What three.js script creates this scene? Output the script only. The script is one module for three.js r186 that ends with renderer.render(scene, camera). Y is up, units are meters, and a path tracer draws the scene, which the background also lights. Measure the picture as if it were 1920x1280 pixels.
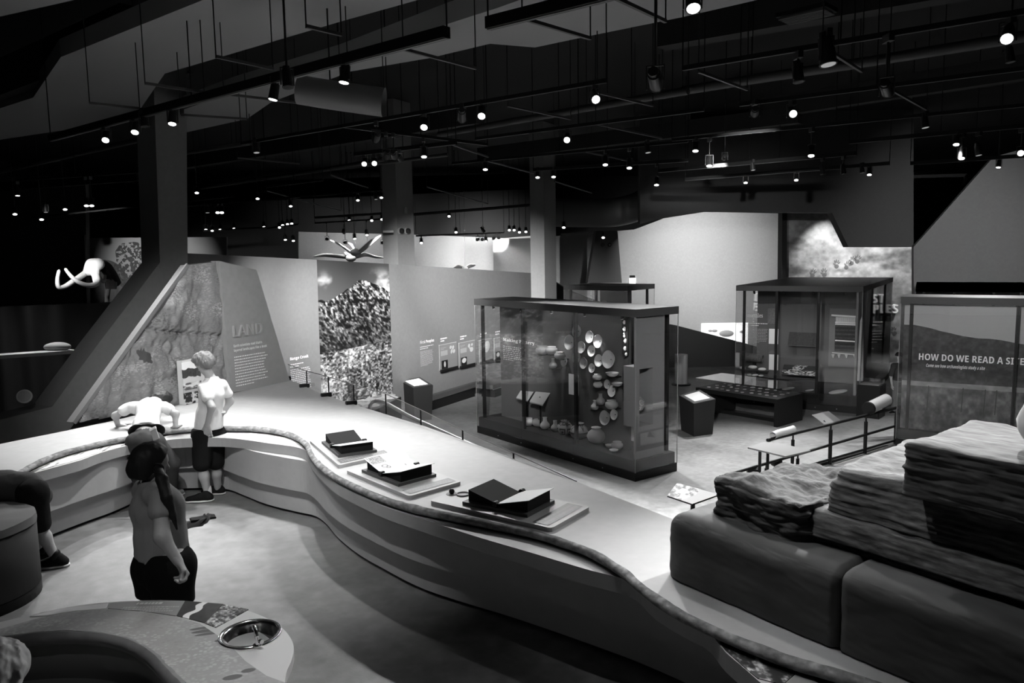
import * as THREE from 'three';
import { mergeGeometries, mergeVertices, toCreasedNormals } from 'three/addons/utils/BufferGeometryUtils.js';
import { RoundedBoxGeometry } from 'three/addons/geometries/RoundedBoxGeometry.js';
import { RectAreaLightUniformsLib } from 'three/addons/lights/RectAreaLightUniformsLib.js';
import { FontLoader } from 'three/addons/loaders/FontLoader.js';
import { TextGeometry } from 'three/addons/geometries/TextGeometry.js';

// ---------------------------------------------------------------- camera, sky, exposure
const FOCAL = 1450;                       // focal length in pixels of the 1920x1280 frame
const EYE = 2.7;                          // lens height above the near gallery floor
const LOW = -2.0;                         // the far gallery floor lies lower
const CT = 0.80;                          // height of the long counter
const scene = new THREE.Scene();
scene.background = new THREE.Color(0x000000);   // indoors: no sky reaches this hall
const camera = new THREE.PerspectiveCamera(2 * Math.atan(640 / FOCAL) * 180 / Math.PI, 1.5, 0.05, 200);
camera.position.set(0, EYE, 0);
camera.rotation.order = 'YXZ';
camera.rotation.set(-0.1134, 0, -0.0165);
camera.updateMatrixWorld(true);
scene.add(camera);
const renderer = new THREE.WebGLRenderer({ antialias: true });
renderer.toneMapping = THREE.LinearToneMapping;
renderer.toneMappingExposure = 1.0;
renderer.shadowMap.enabled = true;
RectAreaLightUniformsLib.init();
const fontBold = await new FontLoader().loadAsync('fonts/droid/droid_sans_bold.typeface.json');
const fontReg = await new FontLoader().loadAsync('fonts/droid/droid_sans_regular.typeface.json');

// ---------------------------------------------------------------- small tools
const V3 = (x, y, z) => new THREE.Vector3(x, y, z);
const UPV = V3(0, 1, 0);
function ray(px, py) { return V3((px - 960) / FOCAL, -(py - 640) / FOCAL, -1).applyQuaternion(camera.quaternion); }
const eye = camera.position;
function P(px, py, y = 0) { const r = ray(px, py); return eye.clone().addScaledVector(r, (y - eye.y) / r.y); }         // on a level plane
function Dp(px, py, depth) { const r = ray(px, py); return eye.clone().addScaledVector(r, -depth / r.z); }              // at a depth z = -depth
function plane(p0, angle) { const d = V3(Math.sin(angle), 0, -Math.cos(angle)); return { p0, d, n: V3(-d.z, 0, d.x) }; } // upright plane; angle from straight ahead to the right
function W(pl, px, py) { const r = ray(px, py); const t = (pl.p0.clone().sub(eye)).dot(pl.n) / r.dot(pl.n); return eye.clone().addScaledVector(r, t); }
let seed = 7; function rnd() { seed = (seed * 16807) % 2147483647; return (seed - 1) / 2147483646; }
function hash(x, y, z) { let h = Math.imul(x | 0, 374761393) ^ Math.imul(y | 0, 668265263) ^ Math.imul(z | 0, 1274126177); h = Math.imul(h ^ (h >>> 13), 1274126177); h ^= h >>> 16; return (h >>> 0) / 4294967295; }
function noise(x, y, z = 0) {
  const X = Math.floor(x), Y = Math.floor(y), Z = Math.floor(z); let u = x - X, v = y - Y, w = z - Z; u *= u * (3 - 2 * u); v *= v * (3 - 2 * v); w *= w * (3 - 2 * w);
  const L = (a, b, t) => a + (b - a) * t;
  const q = (k) => L(L(hash(X, Y, Z + k), hash(X + 1, Y, Z + k), u), L(hash(X, Y + 1, Z + k), hash(X + 1, Y + 1, Z + k), u), v);
  return L(q(0), q(1), w);
}
function fbm(x, y, z = 0, o = 4) { let s = 0, a = 0.5, f = 1; for (let i = 0; i < o; i++) { s += a * noise(x * f + i * 17.3, y * f + i * 9.1, z * f + i * 5.7); a *= 0.5; f *= 2.03; } return s / (1 - Math.pow(0.5, o)); }
const clamp = (x, a = 0, b = 1) => Math.min(b, Math.max(a, x));
const smooth = (a, b, x) => { const t = clamp((x - a) / (b - a)); return t * t * (3 - 2 * t); };
const used = {};
function numbered(n) { const k = used[n] = (used[n] ?? -1) + 1; return k ? n + '_' + String(k).padStart(3, '0') : n; }
function tag(o, label, category, group, kind) { if (label) o.userData.label = label; if (category) o.userData.category = category; if (group) o.userData.group = group; if (kind) o.userData.kind = kind; return o; }
function thing(name, label, category, group) { const g = new THREE.Group(); g.name = numbered(name); scene.add(g); return tag(g, label, category, group); }
function obj(name, geo, mat, parent, label) {
  const geos = Array.isArray(geo) ? mergeG(geo) : geo;
  const m = new THREE.Mesh(geos, mat); m.castShadow = m.receiveShadow = true;
  m.name = parent ? name : numbered(name); (parent || scene).add(m); if (label) m.userData.label = label; return m;
}
function single(name, geo, mat, label, category, group) { return tag(obj(name, geo, mat), label, category, group); }
function struct(name, geo, mat, label, parent) { const m = obj(name, geo, mat, parent); if (!parent) tag(m, label, name.replace(/_.*/, ''), null, 'structure'); return m; }
function mergeG(list) { return mergeGeometries(list.map((g) => { let q = g.index ? g.toNonIndexed() : g; for (const k of Object.keys(q.attributes)) if (!['position', 'normal', 'uv'].includes(k)) q.deleteAttribute(k); if (!q.attributes.uv) q.setAttribute('uv', new THREE.BufferAttribute(new Float32Array(q.attributes.position.count * 2), 2)); return q; })); }
function copy(root, label, group) { const c = root.clone(); c.name = numbered(root.name.replace(/_\d\d\d$/, '')); c.userData = { ...root.userData }; if (label) c.userData.label = label; if (group) c.userData.group = group; scene.add(c); return c; }
// solids
function box(w, h, d, x = 0, y = 0, z = 0) { const g = new THREE.BoxGeometry(w, h, d); g.translate(x, y, z); return g; }
function rbox(w, h, d, r, x = 0, y = 0, z = 0, s = 2) { const g = new RoundedBoxGeometry(w, h, d, s, r); g.translate(x, y, z); return g; }
function frame(g, o, d, n) { g.applyMatrix4(new THREE.Matrix4().makeBasis(d, UPV, n).setPosition(o)); return g; }   // put a local (x along d, y up, z along n) solid at o
function bar(a, b, w, h = w) { const g = new THREE.BoxGeometry(w, h, a.distanceTo(b)); const m = new THREE.Matrix4().lookAt(a, b, Math.abs(b.clone().sub(a).normalize().y) > 0.99 ? V3(1, 0, 0) : UPV); g.applyMatrix4(m); g.translate((a.x + b.x) / 2, (a.y + b.y) / 2, (a.z + b.z) / 2); return g; }
function rod(a, b, r, r2 = r, seg = 10, open = false) { const L = a.distanceTo(b); const g = new THREE.CylinderGeometry(r2, r, L, seg, 1, open); g.translate(0, L / 2, 0); g.applyQuaternion(new THREE.Quaternion().setFromUnitVectors(UPV, b.clone().sub(a).normalize())); g.translate(a.x, a.y, a.z); return g; }
function tube(pts, r, seg = 40, rs = 8, closed = false) { return new THREE.TubeGeometry(new THREE.CatmullRomCurve3(pts, closed, 'centripetal'), seg, r, rs, closed); }
function slab(pts, y0, y1, bevel = 0) {   // level slab from [x, z] points
  const s = new THREE.Shape(pts.map((p) => new THREE.Vector2(p.x ?? p[0], -(p.z ?? p[1]))));
  const g = new THREE.ExtrudeGeometry(s, { depth: y1 - y0 - 2 * bevel, bevelEnabled: bevel > 0, bevelSize: bevel, bevelThickness: bevel, bevelOffset: -bevel, bevelSegments: 2, curveSegments: 4 });
  g.rotateX(-Math.PI / 2); g.translate(0, y0 + bevel, 0); return g;
}
function upright(pl, pts, t, holes = [], unitUV = false) {   // upright slab: front face in plane pl, outline given by world points, thickness t backwards
  const loc = (p) => new THREE.Vector2(p.clone().sub(pl.p0).dot(pl.d), p.y);
  const L = pts.map(loc), s = new THREE.Shape(L);
  for (const h of holes) s.holes.push(new THREE.Path(h.map(loc)));
  const g = new THREE.ExtrudeGeometry(s, { depth: t, bevelEnabled: false }); g.translate(0, 0, -t);
  if (unitUV) { const b = new THREE.Box2().setFromPoints(L), p = g.attributes.position, u = g.attributes.uv; for (let i = 0; i < p.count; i++) u.setXY(i, (p.getX(i) - b.min.x) / (b.max.x - b.min.x), (p.getY(i) - b.min.y) / (b.max.y - b.min.y)); }
  g.applyMatrix4(new THREE.Matrix4().makeBasis(pl.d, UPV, pl.n).setPosition(pl.p0.x, 0, pl.p0.z)); return g;
}
function uprightPx(pl, px, t, holes = [], unitUV = false) { return upright(pl, px.map(([x, y]) => W(pl, x, y)), t, holes.map((h) => h.map(([x, y]) => W(pl, x, y))), unitUV); }
function offsetPlane(pl, k) { return { p0: pl.p0.clone().addScaledVector(pl.n, k), d: pl.d, n: pl.n }; }
// a sheet with uv 0..1 spanned by four corner points (bottom left, bottom right, top right, top left)
function quad(a, b, c, d) { const g = new THREE.BufferGeometry(); g.setAttribute('position', new THREE.BufferAttribute(new Float32Array([...a.toArray(), ...b.toArray(), ...c.toArray(), ...a.toArray(), ...c.toArray(), ...d.toArray()]), 3)); g.setAttribute('uv', new THREE.BufferAttribute(new Float32Array([0, 0, 1, 0, 1, 1, 0, 0, 1, 1, 0, 1]), 2)); g.computeVertexNormals(); return g; }
// closed smooth line through world points
function curvePts(pts, n, closed = false) { return new THREE.CatmullRomCurve3(pts, closed, 'centripetal').getSpacedPoints(n); }
// surface of a signed distance field by surface nets
function nets(f, lo, hi, h) {
  const nx = Math.ceil((hi.x - lo.x) / h) + 1, ny = Math.ceil((hi.y - lo.y) / h) + 1, nz = Math.ceil((hi.z - lo.z) / h) + 1, F = new Float32Array(nx * ny * nz), id = new Int32Array(nx * ny * nz).fill(-1);
  const I = (i, j, k) => i + nx * (j + ny * k);
  for (let k = 0; k < nz; k++) for (let j = 0; j < ny; j++) for (let i = 0; i < nx; i++) F[I(i, j, k)] = f(lo.x + i * h, lo.y + j * h, lo.z + k * h);
  const vs = [], ix = [], E = [[0, 1], [0, 2], [0, 4], [1, 3], [1, 5], [2, 3], [2, 6], [3, 7], [4, 5], [4, 6], [5, 7], [6, 7]];
  for (let k = 0; k < nz - 1; k++) for (let j = 0; j < ny - 1; j++) for (let i = 0; i < nx - 1; i++) {
    let m = 0; const c = []; for (let q = 0; q < 8; q++) { const v = F[I(i + (q & 1), j + ((q >> 1) & 1), k + (q >> 2))]; c.push(v); if (v < 0) m |= 1 << q; }
    if (m === 0 || m === 255) continue; let x = 0, y = 0, z = 0, n = 0;
    for (const [a, b] of E) if ((c[a] < 0) !== (c[b] < 0)) { const t = c[a] / (c[a] - c[b]); x += (a & 1) + t * ((b & 1) - (a & 1)); y += ((a >> 1) & 1) + t * (((b >> 1) & 1) - ((a >> 1) & 1)); z += (a >> 2) + t * ((b >> 2) - (a >> 2)); n++; }
    id[I(i, j, k)] = vs.length / 3; vs.push(lo.x + (i + x / n) * h, lo.y + (j + y / n) * h, lo.z + (k + z / n) * h);
  }
  const face = (a, b, c, d, flip) => { if (a < 0 || b < 0 || c < 0 || d < 0) return; flip ? ix.push(a, c, b, a, d, c) : ix.push(a, b, c, a, c, d); };
  for (let k = 1; k < nz - 1; k++) for (let j = 1; j < ny - 1; j++) for (let i = 1; i < nx - 1; i++) {
    const s = F[I(i, j, k)] < 0;
    if (s !== F[I(i + 1, j, k)] < 0) face(id[I(i, j - 1, k - 1)], id[I(i, j, k - 1)], id[I(i, j, k)], id[I(i, j - 1, k)], !s);
    if (s !== F[I(i, j + 1, k)] < 0) face(id[I(i - 1, j, k - 1)], id[I(i, j, k - 1)], id[I(i, j, k)], id[I(i - 1, j, k)], s);
    if (s !== F[I(i, j, k + 1)] < 0) face(id[I(i - 1, j - 1, k)], id[I(i, j - 1, k)], id[I(i, j, k)], id[I(i - 1, j, k)], !s);
  }
  const g = new THREE.BufferGeometry(); g.setAttribute('position', new THREE.BufferAttribute(new Float32Array(vs), 3)); g.setIndex(ix); g.computeVertexNormals(); return g;
}
// ---------------------------------------------------------------- materials
function gray(v) { return new THREE.Color().setRGB(v, v, v); }
function mat(v, rough = 0.8, extra = {}) { return new THREE.MeshPhysicalMaterial({ color: gray(v), roughness: rough, ...extra }); }
function dataTex(w, h, fn, srgb = true, rep) {
  const d = new Uint8Array(w * h * 4);
  for (let j = 0; j < h; j++) for (let i = 0; i < w; i++) { const v = clamp(fn(i / w, j / h)) * 255, k = (j * w + i) * 4; d[k] = d[k + 1] = d[k + 2] = v; d[k + 3] = 255; }
  const t = new THREE.DataTexture(d, w, h); t.magFilter = t.minFilter = THREE.LinearFilter; t.wrapS = t.wrapT = THREE.RepeatWrapping; if (srgb) t.colorSpace = THREE.SRGBColorSpace; if (rep) t.repeat.set(rep, rep); t.needsUpdate = true; return t;
}
function canvasTex(w, h, draw) { const c = document.createElement('canvas'); c.width = w; c.height = h; const x = c.getContext('2d'); draw(x, w, h); const t = new THREE.CanvasTexture(c); t.colorSpace = THREE.SRGBColorSpace; return t; }
const css = (v) => { const k = Math.round(clamp(v) * 255); return `rgb(${k},${k},${k})`; };
function tileNoise(n, sx, sy) {   // tileable fbm
  return (u, v) => { const a = u * n, b = v * n, f = (x, y) => fbm(x * sx, y * sy, 3.1, 5), s = u, t = v; return (f(a, b) * (1 - s) + f(a - n, b) * s) * (1 - t) + (f(a, b - n) * (1 - s) + f(a - n, b - n) * s) * t; };
}
const concreteTex = dataTex(512, 512, ((f, g) => (u, v) => 0.80 + 0.42 * (f(u, v) - 0.5) + 0.34 * (g(u, v) - 0.5))(tileNoise(5, 1, 1), tileNoise(48, 1, 1)), true, 0.22);
const grainTex = dataTex(512, 512, ((f) => (u, v) => f(u, v))(tileNoise(64, 1, 1)), false, 1.2);
const plasterTex = dataTex(512, 512, ((f) => (u, v) => 0.92 + 0.09 * (f(u, v) - 0.5))(tileNoise(30, 1, 1)), true, 0.5);
const M = {
  floor: mat(0.30, 0.5, { map: concreteTex, bumpMap: grainTex, bumpScale: 0.0008 }),
  counter: mat(0.46, 0.62, { map: plasterTex }),
  fascia: mat(0.46, 0.7, { map: plasterTex }),
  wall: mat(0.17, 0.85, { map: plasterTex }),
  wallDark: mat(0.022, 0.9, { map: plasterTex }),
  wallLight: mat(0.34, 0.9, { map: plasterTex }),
  column: mat(0.3, 0.85, { map: plasterTex }),
  ceil: mat(0.3, 0.95), deck: mat(0.012, 0.95),
  black: mat(0.010, 0.5, { specularIntensity: 0.4 }), blackSat: mat(0.011, 0.4, { specularIntensity: 0.4 }), blackMatte: mat(0.012, 0.8, { specularIntensity: 0.25 }), steelDark: mat(0.03, 0.5, { metalness: 0.6 }),
  chrome: mat(0.75, 0.15, { metalness: 1 }), steel: mat(0.45, 0.35, { metalness: 1 }),
  white: mat(0.75, 0.6), paper: mat(0.8, 0.7), grey: mat(0.2, 0.7), greyMid: mat(0.32, 0.65),
  glass: new THREE.MeshPhysicalMaterial({ color: 0xffffff, roughness: 0, transmission: 1, thickness: 0, ior: 1.5 }),
  pipe: mat(0.05, 0.7), duct: mat(0.16, 0.6),
};
// ================================================================ THE HALL
const rad = (d) => d * Math.PI / 180;
const W1 = plane(P(415, 738, CT), 0.47);                 // relief map and LAND panel
const W2 = plane(P(890, 738, LOW), 0.50);                // long partition behind the ramp
const Zp = (z) => plane(V3(0, 0, z), Math.PI / 2);       // walls square to the view
// ---- floors
const backEdgePx = [[-60, 846], [0, 832], [110, 810], [210, 789], [330, 760], [430, 736], [500, 718], [534, 711], [556, 716], [600, 738], [700, 769], [800, 800], [900, 836], [1000, 873], [1130, 922], [1262, 973]];
const backEdge = backEdgePx.map(([x, y]) => P(x, y, CT));
const rockO = P(1244, 1077, CT), rockU = P(1717, 1280, CT).sub(P(1244, 1077, CT)).setY(0).normalize(), rockW = V3(rockU.z, 0, -rockU.x);
const rk = (u, w, y) => rockO.clone().addScaledVector(rockU, u).addScaledVector(rockW, w).setY(y);
{
  const pts = [V3(-12, 0, -9.5), ...backEdge.slice(1), rk(-0.55, 1.75, 0), rk(4.5, 1.75, 0), V3(7, 0, 5), V3(-12, 0, 5)];
  struct('floor', slab(pts, LOW - 0.01, 0), M.floor, 'polished concrete floor of the raised gallery with the counter');
  struct('floor', slab([[-32, -50], [32, -50], [32, 6], [-32, 6]], LOW - 0.4, LOW), M.floor, 'polished concrete floor of the lower gallery under the glass cases');
  struct('ceiling', slab([[-32, -50], [32, -50], [32, 6], [-32, 6]], 7.4, 7.7), M.deck, 'black painted ceiling deck high above the tracks');
}
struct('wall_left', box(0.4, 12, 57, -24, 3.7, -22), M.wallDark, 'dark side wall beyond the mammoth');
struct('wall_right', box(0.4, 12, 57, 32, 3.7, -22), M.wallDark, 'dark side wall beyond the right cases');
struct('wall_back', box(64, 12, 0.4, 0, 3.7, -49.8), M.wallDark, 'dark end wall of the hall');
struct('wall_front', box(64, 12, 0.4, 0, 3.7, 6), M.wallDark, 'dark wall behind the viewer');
// ---- partition with the mural
{
  const top = [[340, 474], [600, 487], [800, 499], [1003, 512], [1042, 527], [1062, 541], [1120, 565]].map(([x, y]) => W(W2, x, y));
  const a = top[0].clone().setY(LOW), b = top[top.length - 1].clone().setY(LOW);
  struct('wall_middle', upright(W2, [a, b, ...top.reverse()], 0.35), M.wall, 'long grey partition wall with sloping top behind the ramp');
}
// ---- column with its slanting brace and parapet, then two free columns
{
  const C1 = plane(Dp(305, 400, 15.3), 0.5);
  const px = [[287, 120], [349, 120], [352, 497], [298, 574], [120, 820], [-90, 1060], [-90, 815], [0, 787], [98, 762], [180, 650], [300, 492]];
  tag(struct('column', uprightPx(C1, px, 0.55), M.column, 'grey column widening into a slanted buttress beside the relief map'), null, 'column');
  for (const [x0, x1, yref, d, l] of [[744, 775, 400, 24, 'grey square column in front of the landscape mural'], [1020, 1042, 400, 28.5, 'slim grey square column behind the pottery case']]) {
    const C = plane(Dp(x0, yref, d), 0.5), a = W(C, x0, yref), b = W(C, x1, yref);
    tag(struct('column', upright(C, [a.clone().setY(LOW), b.clone().setY(LOW), b.clone().setY(7.4), a.clone().setY(7.4)], 0.57), M.column, l), null, 'column');
  }
}
// ---- far walls
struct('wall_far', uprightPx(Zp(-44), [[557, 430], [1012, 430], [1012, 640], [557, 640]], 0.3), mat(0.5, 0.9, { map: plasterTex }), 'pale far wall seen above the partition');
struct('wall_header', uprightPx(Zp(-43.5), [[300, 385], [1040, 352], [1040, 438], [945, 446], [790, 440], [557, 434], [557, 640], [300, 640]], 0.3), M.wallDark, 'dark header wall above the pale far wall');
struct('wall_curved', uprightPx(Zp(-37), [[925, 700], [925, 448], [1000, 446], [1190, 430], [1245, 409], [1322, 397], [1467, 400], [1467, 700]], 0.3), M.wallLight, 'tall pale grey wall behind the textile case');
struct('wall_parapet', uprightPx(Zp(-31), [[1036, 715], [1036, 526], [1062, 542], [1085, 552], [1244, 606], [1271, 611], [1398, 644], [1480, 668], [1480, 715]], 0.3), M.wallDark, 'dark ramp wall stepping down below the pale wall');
{
  const rockArt = dataTex(512, 512, (u, v) => {
    let s = 0.62 + 0.5 * (fbm(u * 4, v * 11, 1, 5) - 0.5) + 0.25 * (fbm(u * 34, v * 60, 2, 3) - 0.5);
    s -= 0.25 * smooth(0.56, 0.75, fbm(u * 3 + 4, v * 14, 7, 4));
    return s;
  }, true);
  rockArt.wrapS = rockArt.wrapT = THREE.ClampToEdgeWrapping;
  struct('wall_art', uprightPx(Zp(-31.4), [[1479, 790], [1479, 399], [1713, 399], [1713, 790]], 0.3, [], true), mat(0.62, 0.9, { map: rockArt }), 'mottled stone-coloured wall with painted hand shapes');
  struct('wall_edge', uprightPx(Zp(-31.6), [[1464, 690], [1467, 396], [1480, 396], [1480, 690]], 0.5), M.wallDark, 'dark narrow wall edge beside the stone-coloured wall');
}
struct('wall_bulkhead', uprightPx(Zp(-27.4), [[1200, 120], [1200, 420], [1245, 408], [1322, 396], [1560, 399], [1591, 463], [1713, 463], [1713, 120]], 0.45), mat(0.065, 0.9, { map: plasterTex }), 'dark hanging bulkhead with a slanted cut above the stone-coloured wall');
struct('wall_screen', uprightPx(plane(Dp(1713, 500, 27), rad(105)), [[1713, 463], [1863, 294], [2100, 230], [2100, 800], [1713, 800]], 0.3), M.wall, 'grey wall with slanted top edge behind the right glass case');
{ // trapezoid pylon before the curved wall
  const g = uprightPx(Zp(-34.5), [[1118, 433], [1158, 433], [1166, 530], [1102, 530]], 1.0);
  tag(struct('column', g, mat(0.07, 0.85), 'dark tapering pylon in front of the pale far wall'), null, 'column');
}
// ---- ceiling clouds
const cloud = (pts, y, l) => tag(struct('ceiling_panel', slab(pts.map(([a, b]) => P(a, b, y)), y, y + 0.25), M.ceil, l), null, 'ceiling panel');
cloud([[-40, 216], [62, 183], [114, 107], [393, -5], [720, -130], [1000, -60], [640, 40], [309, 138], [266, 200], [250, 226], [100, 247], [-40, 268]], 5.6, 'large grey suspended ceiling panel with slanted end');
cloud([[345, 249], [463, 223], [508, 192], [657, 134], [805, 109], [919, 82], [1003, 89], [1107, 67], [1280, 32], [1420, 0], [1600, -80], [1200, -80], [932, 15], [842, 44], [640, 116], [440, 172], [345, 205]], 5.5, 'long grey suspended ceiling panel with notched edge');
cloud([[-40, 40], [140, 0], [300, -60], [-40, -60]], 5.8, 'smallest grey suspended ceiling panel beside the deep dark beam');
// ================================================================ THE LONG CURVED COUNTER
function offsetLine(pts, k) { return pts.map((p, i) => { const a = pts[Math.max(0, i - 1)], b = pts[Math.min(pts.length - 1, i + 1)], t = b.clone().sub(a).setY(0).normalize(); return p.clone().add(V3(-t.z, 0, t.x).multiplyScalar(k)); }); }
const pxLine = (px, y, n) => curvePts(px.map(([a, b]) => P(a, b, y)), n);
const LEDGE = 0.735;
const rimPx = [[-90, 955], [-30, 918], [30, 889], [60, 871], [100, 853], [140, 840], [200, 826], [245, 818], [330, 804], [430, 800], [500, 803], [548, 815], [572, 831], [582, 852], [612, 882], [680, 917], [760, 946], [880, 972], [1000, 997], [1100, 1030], [1160, 1065], [1205, 1102], [1260, 1140], [1330, 1175], [1420, 1214], [1500, 1242], [1640, 1283], [1800, 1340], [2000, 1410]];
const rim = pxLine(rimPx, CT, 640);
const ledgeLine = pxLine([[-80, 925], [38, 893], [103, 876], [153, 862], [191, 848], [245, 834], [300, 826], [344, 822], [423, 821], [505, 831], [566, 841], [590, 868], [630, 905], [690, 935], [718, 948], [790, 972], [888, 1004], [1000, 1037], [1100, 1067], [1185, 1091], [1230, 1130], [1290, 1165], [1328, 1184], [1360, 1222], [1395, 1252], [1440, 1292], [1520, 1360]], LEDGE, 160);
const footLine = pxLine([[-80, 1085], [94, 1010], [168, 981], [207, 967], [250, 948], [298, 928], [344, 921], [423, 922], [458, 934], [498, 950], [556, 965], [591, 973], [611, 987], [634, 1014], [673, 1046], [712, 1069], [791, 1110], [869, 1137], [947, 1161], [998, 1178], [1100, 1214], [1200, 1252], [1300, 1297], [1420, 1360], [1500, 1420]], 0, 160);
const inner = backEdge.slice(1).map((p) => p.clone());
const tailPts = [rk(-0.5, 1.7, 0), rk(3.6, 1.7, 0)];
const ring = (front, backK) => [...inner, ...tailPts, ...front.slice().reverse()];
{
  const g = thing('counter', 'long curving museum counter with pale top, rough stone edge and stepped grey front', 'counter');
  obj('worktop', slab(ring(offsetLine(rim, -0.03)), CT - 0.05, CT), M.counter, g, 'pale smooth worktop');
  // rough stone edge: a noisy half-round strip along the front
  {
    const n = rim.length, m = 9, pos = [], uv = [], ix = [];
    for (let i = 0; i < n; i++) {
      const a = rim[Math.max(0, i - 1)], b = rim[Math.min(n - 1, i + 1)], t = b.clone().sub(a).setY(0).normalize(), o = V3(-t.z, 0, t.x);
      for (let j = 0; j < m; j++) {
        const q = j / (m - 1) * Math.PI, k = 1 + 0.5 * (fbm(i * 0.11, j * 0.35, 2, 4) - 0.5);
        const r = rim[i].clone().addScaledVector(o, (Math.sin(q) * 0.042 - 0.03) * k).setY(CT + 0.003 - 0.03 + Math.cos(q) * 0.03 * k);
        pos.push(r.x, r.y, r.z); uv.push(i * 0.02, j * 0.06);
      }
      if (i) for (let j = 0; j < m - 1; j++) { const c = (i - 1) * m + j, d = i * m + j; ix.push(c, c + 1, d, d, c + 1, d + 1); }
    }
    const e = new THREE.BufferGeometry(); e.setAttribute('position', new THREE.Float32BufferAttribute(pos, 3)); e.setAttribute('uv', new THREE.Float32BufferAttribute(uv, 2)); e.setIndex(ix); e.computeVertexNormals();
    const rimTex = dataTex(256, 128, (u, v) => 0.72 + 0.6 * (fbm(u * 26, v * 9, 5, 4) - 0.5), true);
    obj('stone_edge', e, mat(0.42, 0.9, { map: rimTex, side: THREE.DoubleSide }), g, 'rough stone edging strip');
  }
  obj('ledge', slab(ring(ledgeLine), LEDGE - 0.10, LEDGE), M.counter, g, 'lower graphic ledge');
  const foot = ring(footLine);
  obj('upper_front_panel', slab(ring(offsetLine(footLine, 0.09)), 0.30, LEDGE - 0.10), M.fascia, g);
  obj('lower_front_panel', slab(foot, 0.035, 0.30), M.fascia, g);
  obj('toe_kick', slab(ring(offsetLine(footLine, -0.05)), 0, 0.035), M.black, g, 'black recessed toe kick');
  // graphics printed on the ledge
  const photo = canvasTex(256, 128, (x, w, h) => {
    x.fillStyle = css(0.8); x.fillRect(0, 0, w, h);
    for (let i = 0; i < 70; i++) { x.fillStyle = css(rnd() < 0.5 ? 0.25 + rnd() * 0.2 : 0.65 + rnd() * 0.3); x.beginPath(); x.ellipse(rnd() * w, rnd() * h, 3 + rnd() * 12, 2 + rnd() * 5, rnd() * 3, 0, 7); x.fill(); }
  });
  const flat = (px, y, m, name, l) => { const q = slab(px.map(([a, b]) => P(a, b, y)), y, y + 0.004); const b = new THREE.Box3().setFromBufferAttribute(q.attributes.position); const p = q.attributes.position, u = q.attributes.uv; for (let i = 0; i < p.count; i++) u.setXY(i, (p.getX(i) - b.min.x) / (b.max.x - b.min.x), (b.max.z - p.getZ(i)) / (b.max.z - b.min.z)); return obj(name, q, m, g, l); };
  flat([[40, 891], [68, 872], [110, 855], [150, 845], [205, 834], [240, 828], [238, 833], [191, 846], [153, 860], [103, 874]], LEDGE, mat(0.95, 0.5, { map: photo }), 'graphic_panel', 'printed graphic strip');
  flat([[470, 812], [545, 822], [560, 832], [500, 828], [450, 818]], LEDGE, mat(0.8, 0.5), 'graphic_panel', 'pale printed strip');
  const cliff = dataTex(256, 256, (u, v) => { const s = smooth(0.30, 0.36, fbm(u * 7, v * 7, 4, 5) - 0.28 * (v - u * 0.4)); return v > 0.62 + 0.2 * (fbm(u * 5, 1, 1, 3) - 0.5) - 0.4 * (u - 0.5) ? 0.82 : 0.05 + 0.75 * s * smooth(0.35, 0.8, fbm(u * 16, v * 16, 9, 4)); }, true);
  flat([[1333, 1184], [1385, 1206], [1445, 1232], [1504, 1252], [1468, 1284], [1420, 1272], [1393, 1249], [1360, 1219]], LEDGE, mat(0.95, 0.45, { map: cliff }), 'graphic_panel', 'printed photograph of pale boulders');
  const cap = canvasTex(256, 128, (x, w, h) => { x.fillStyle = css(0.55); x.fillRect(0, 0, w, h); x.fillStyle = css(0.06); x.fillRect(90, 30, 150, 18); x.fillStyle = css(0.85); for (let i = 0; i < 5; i++) for (let k = 90; k < 220; k += 9) x.fillRect(k, 58 + i * 12, 6, 3); });
  flat([[1506, 1253], [1660, 1290], [1630, 1330], [1470, 1286]], LEDGE, mat(0.9, 0.5, { map: cap }), 'graphic_panel', 'grey caption panel');
}
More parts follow.
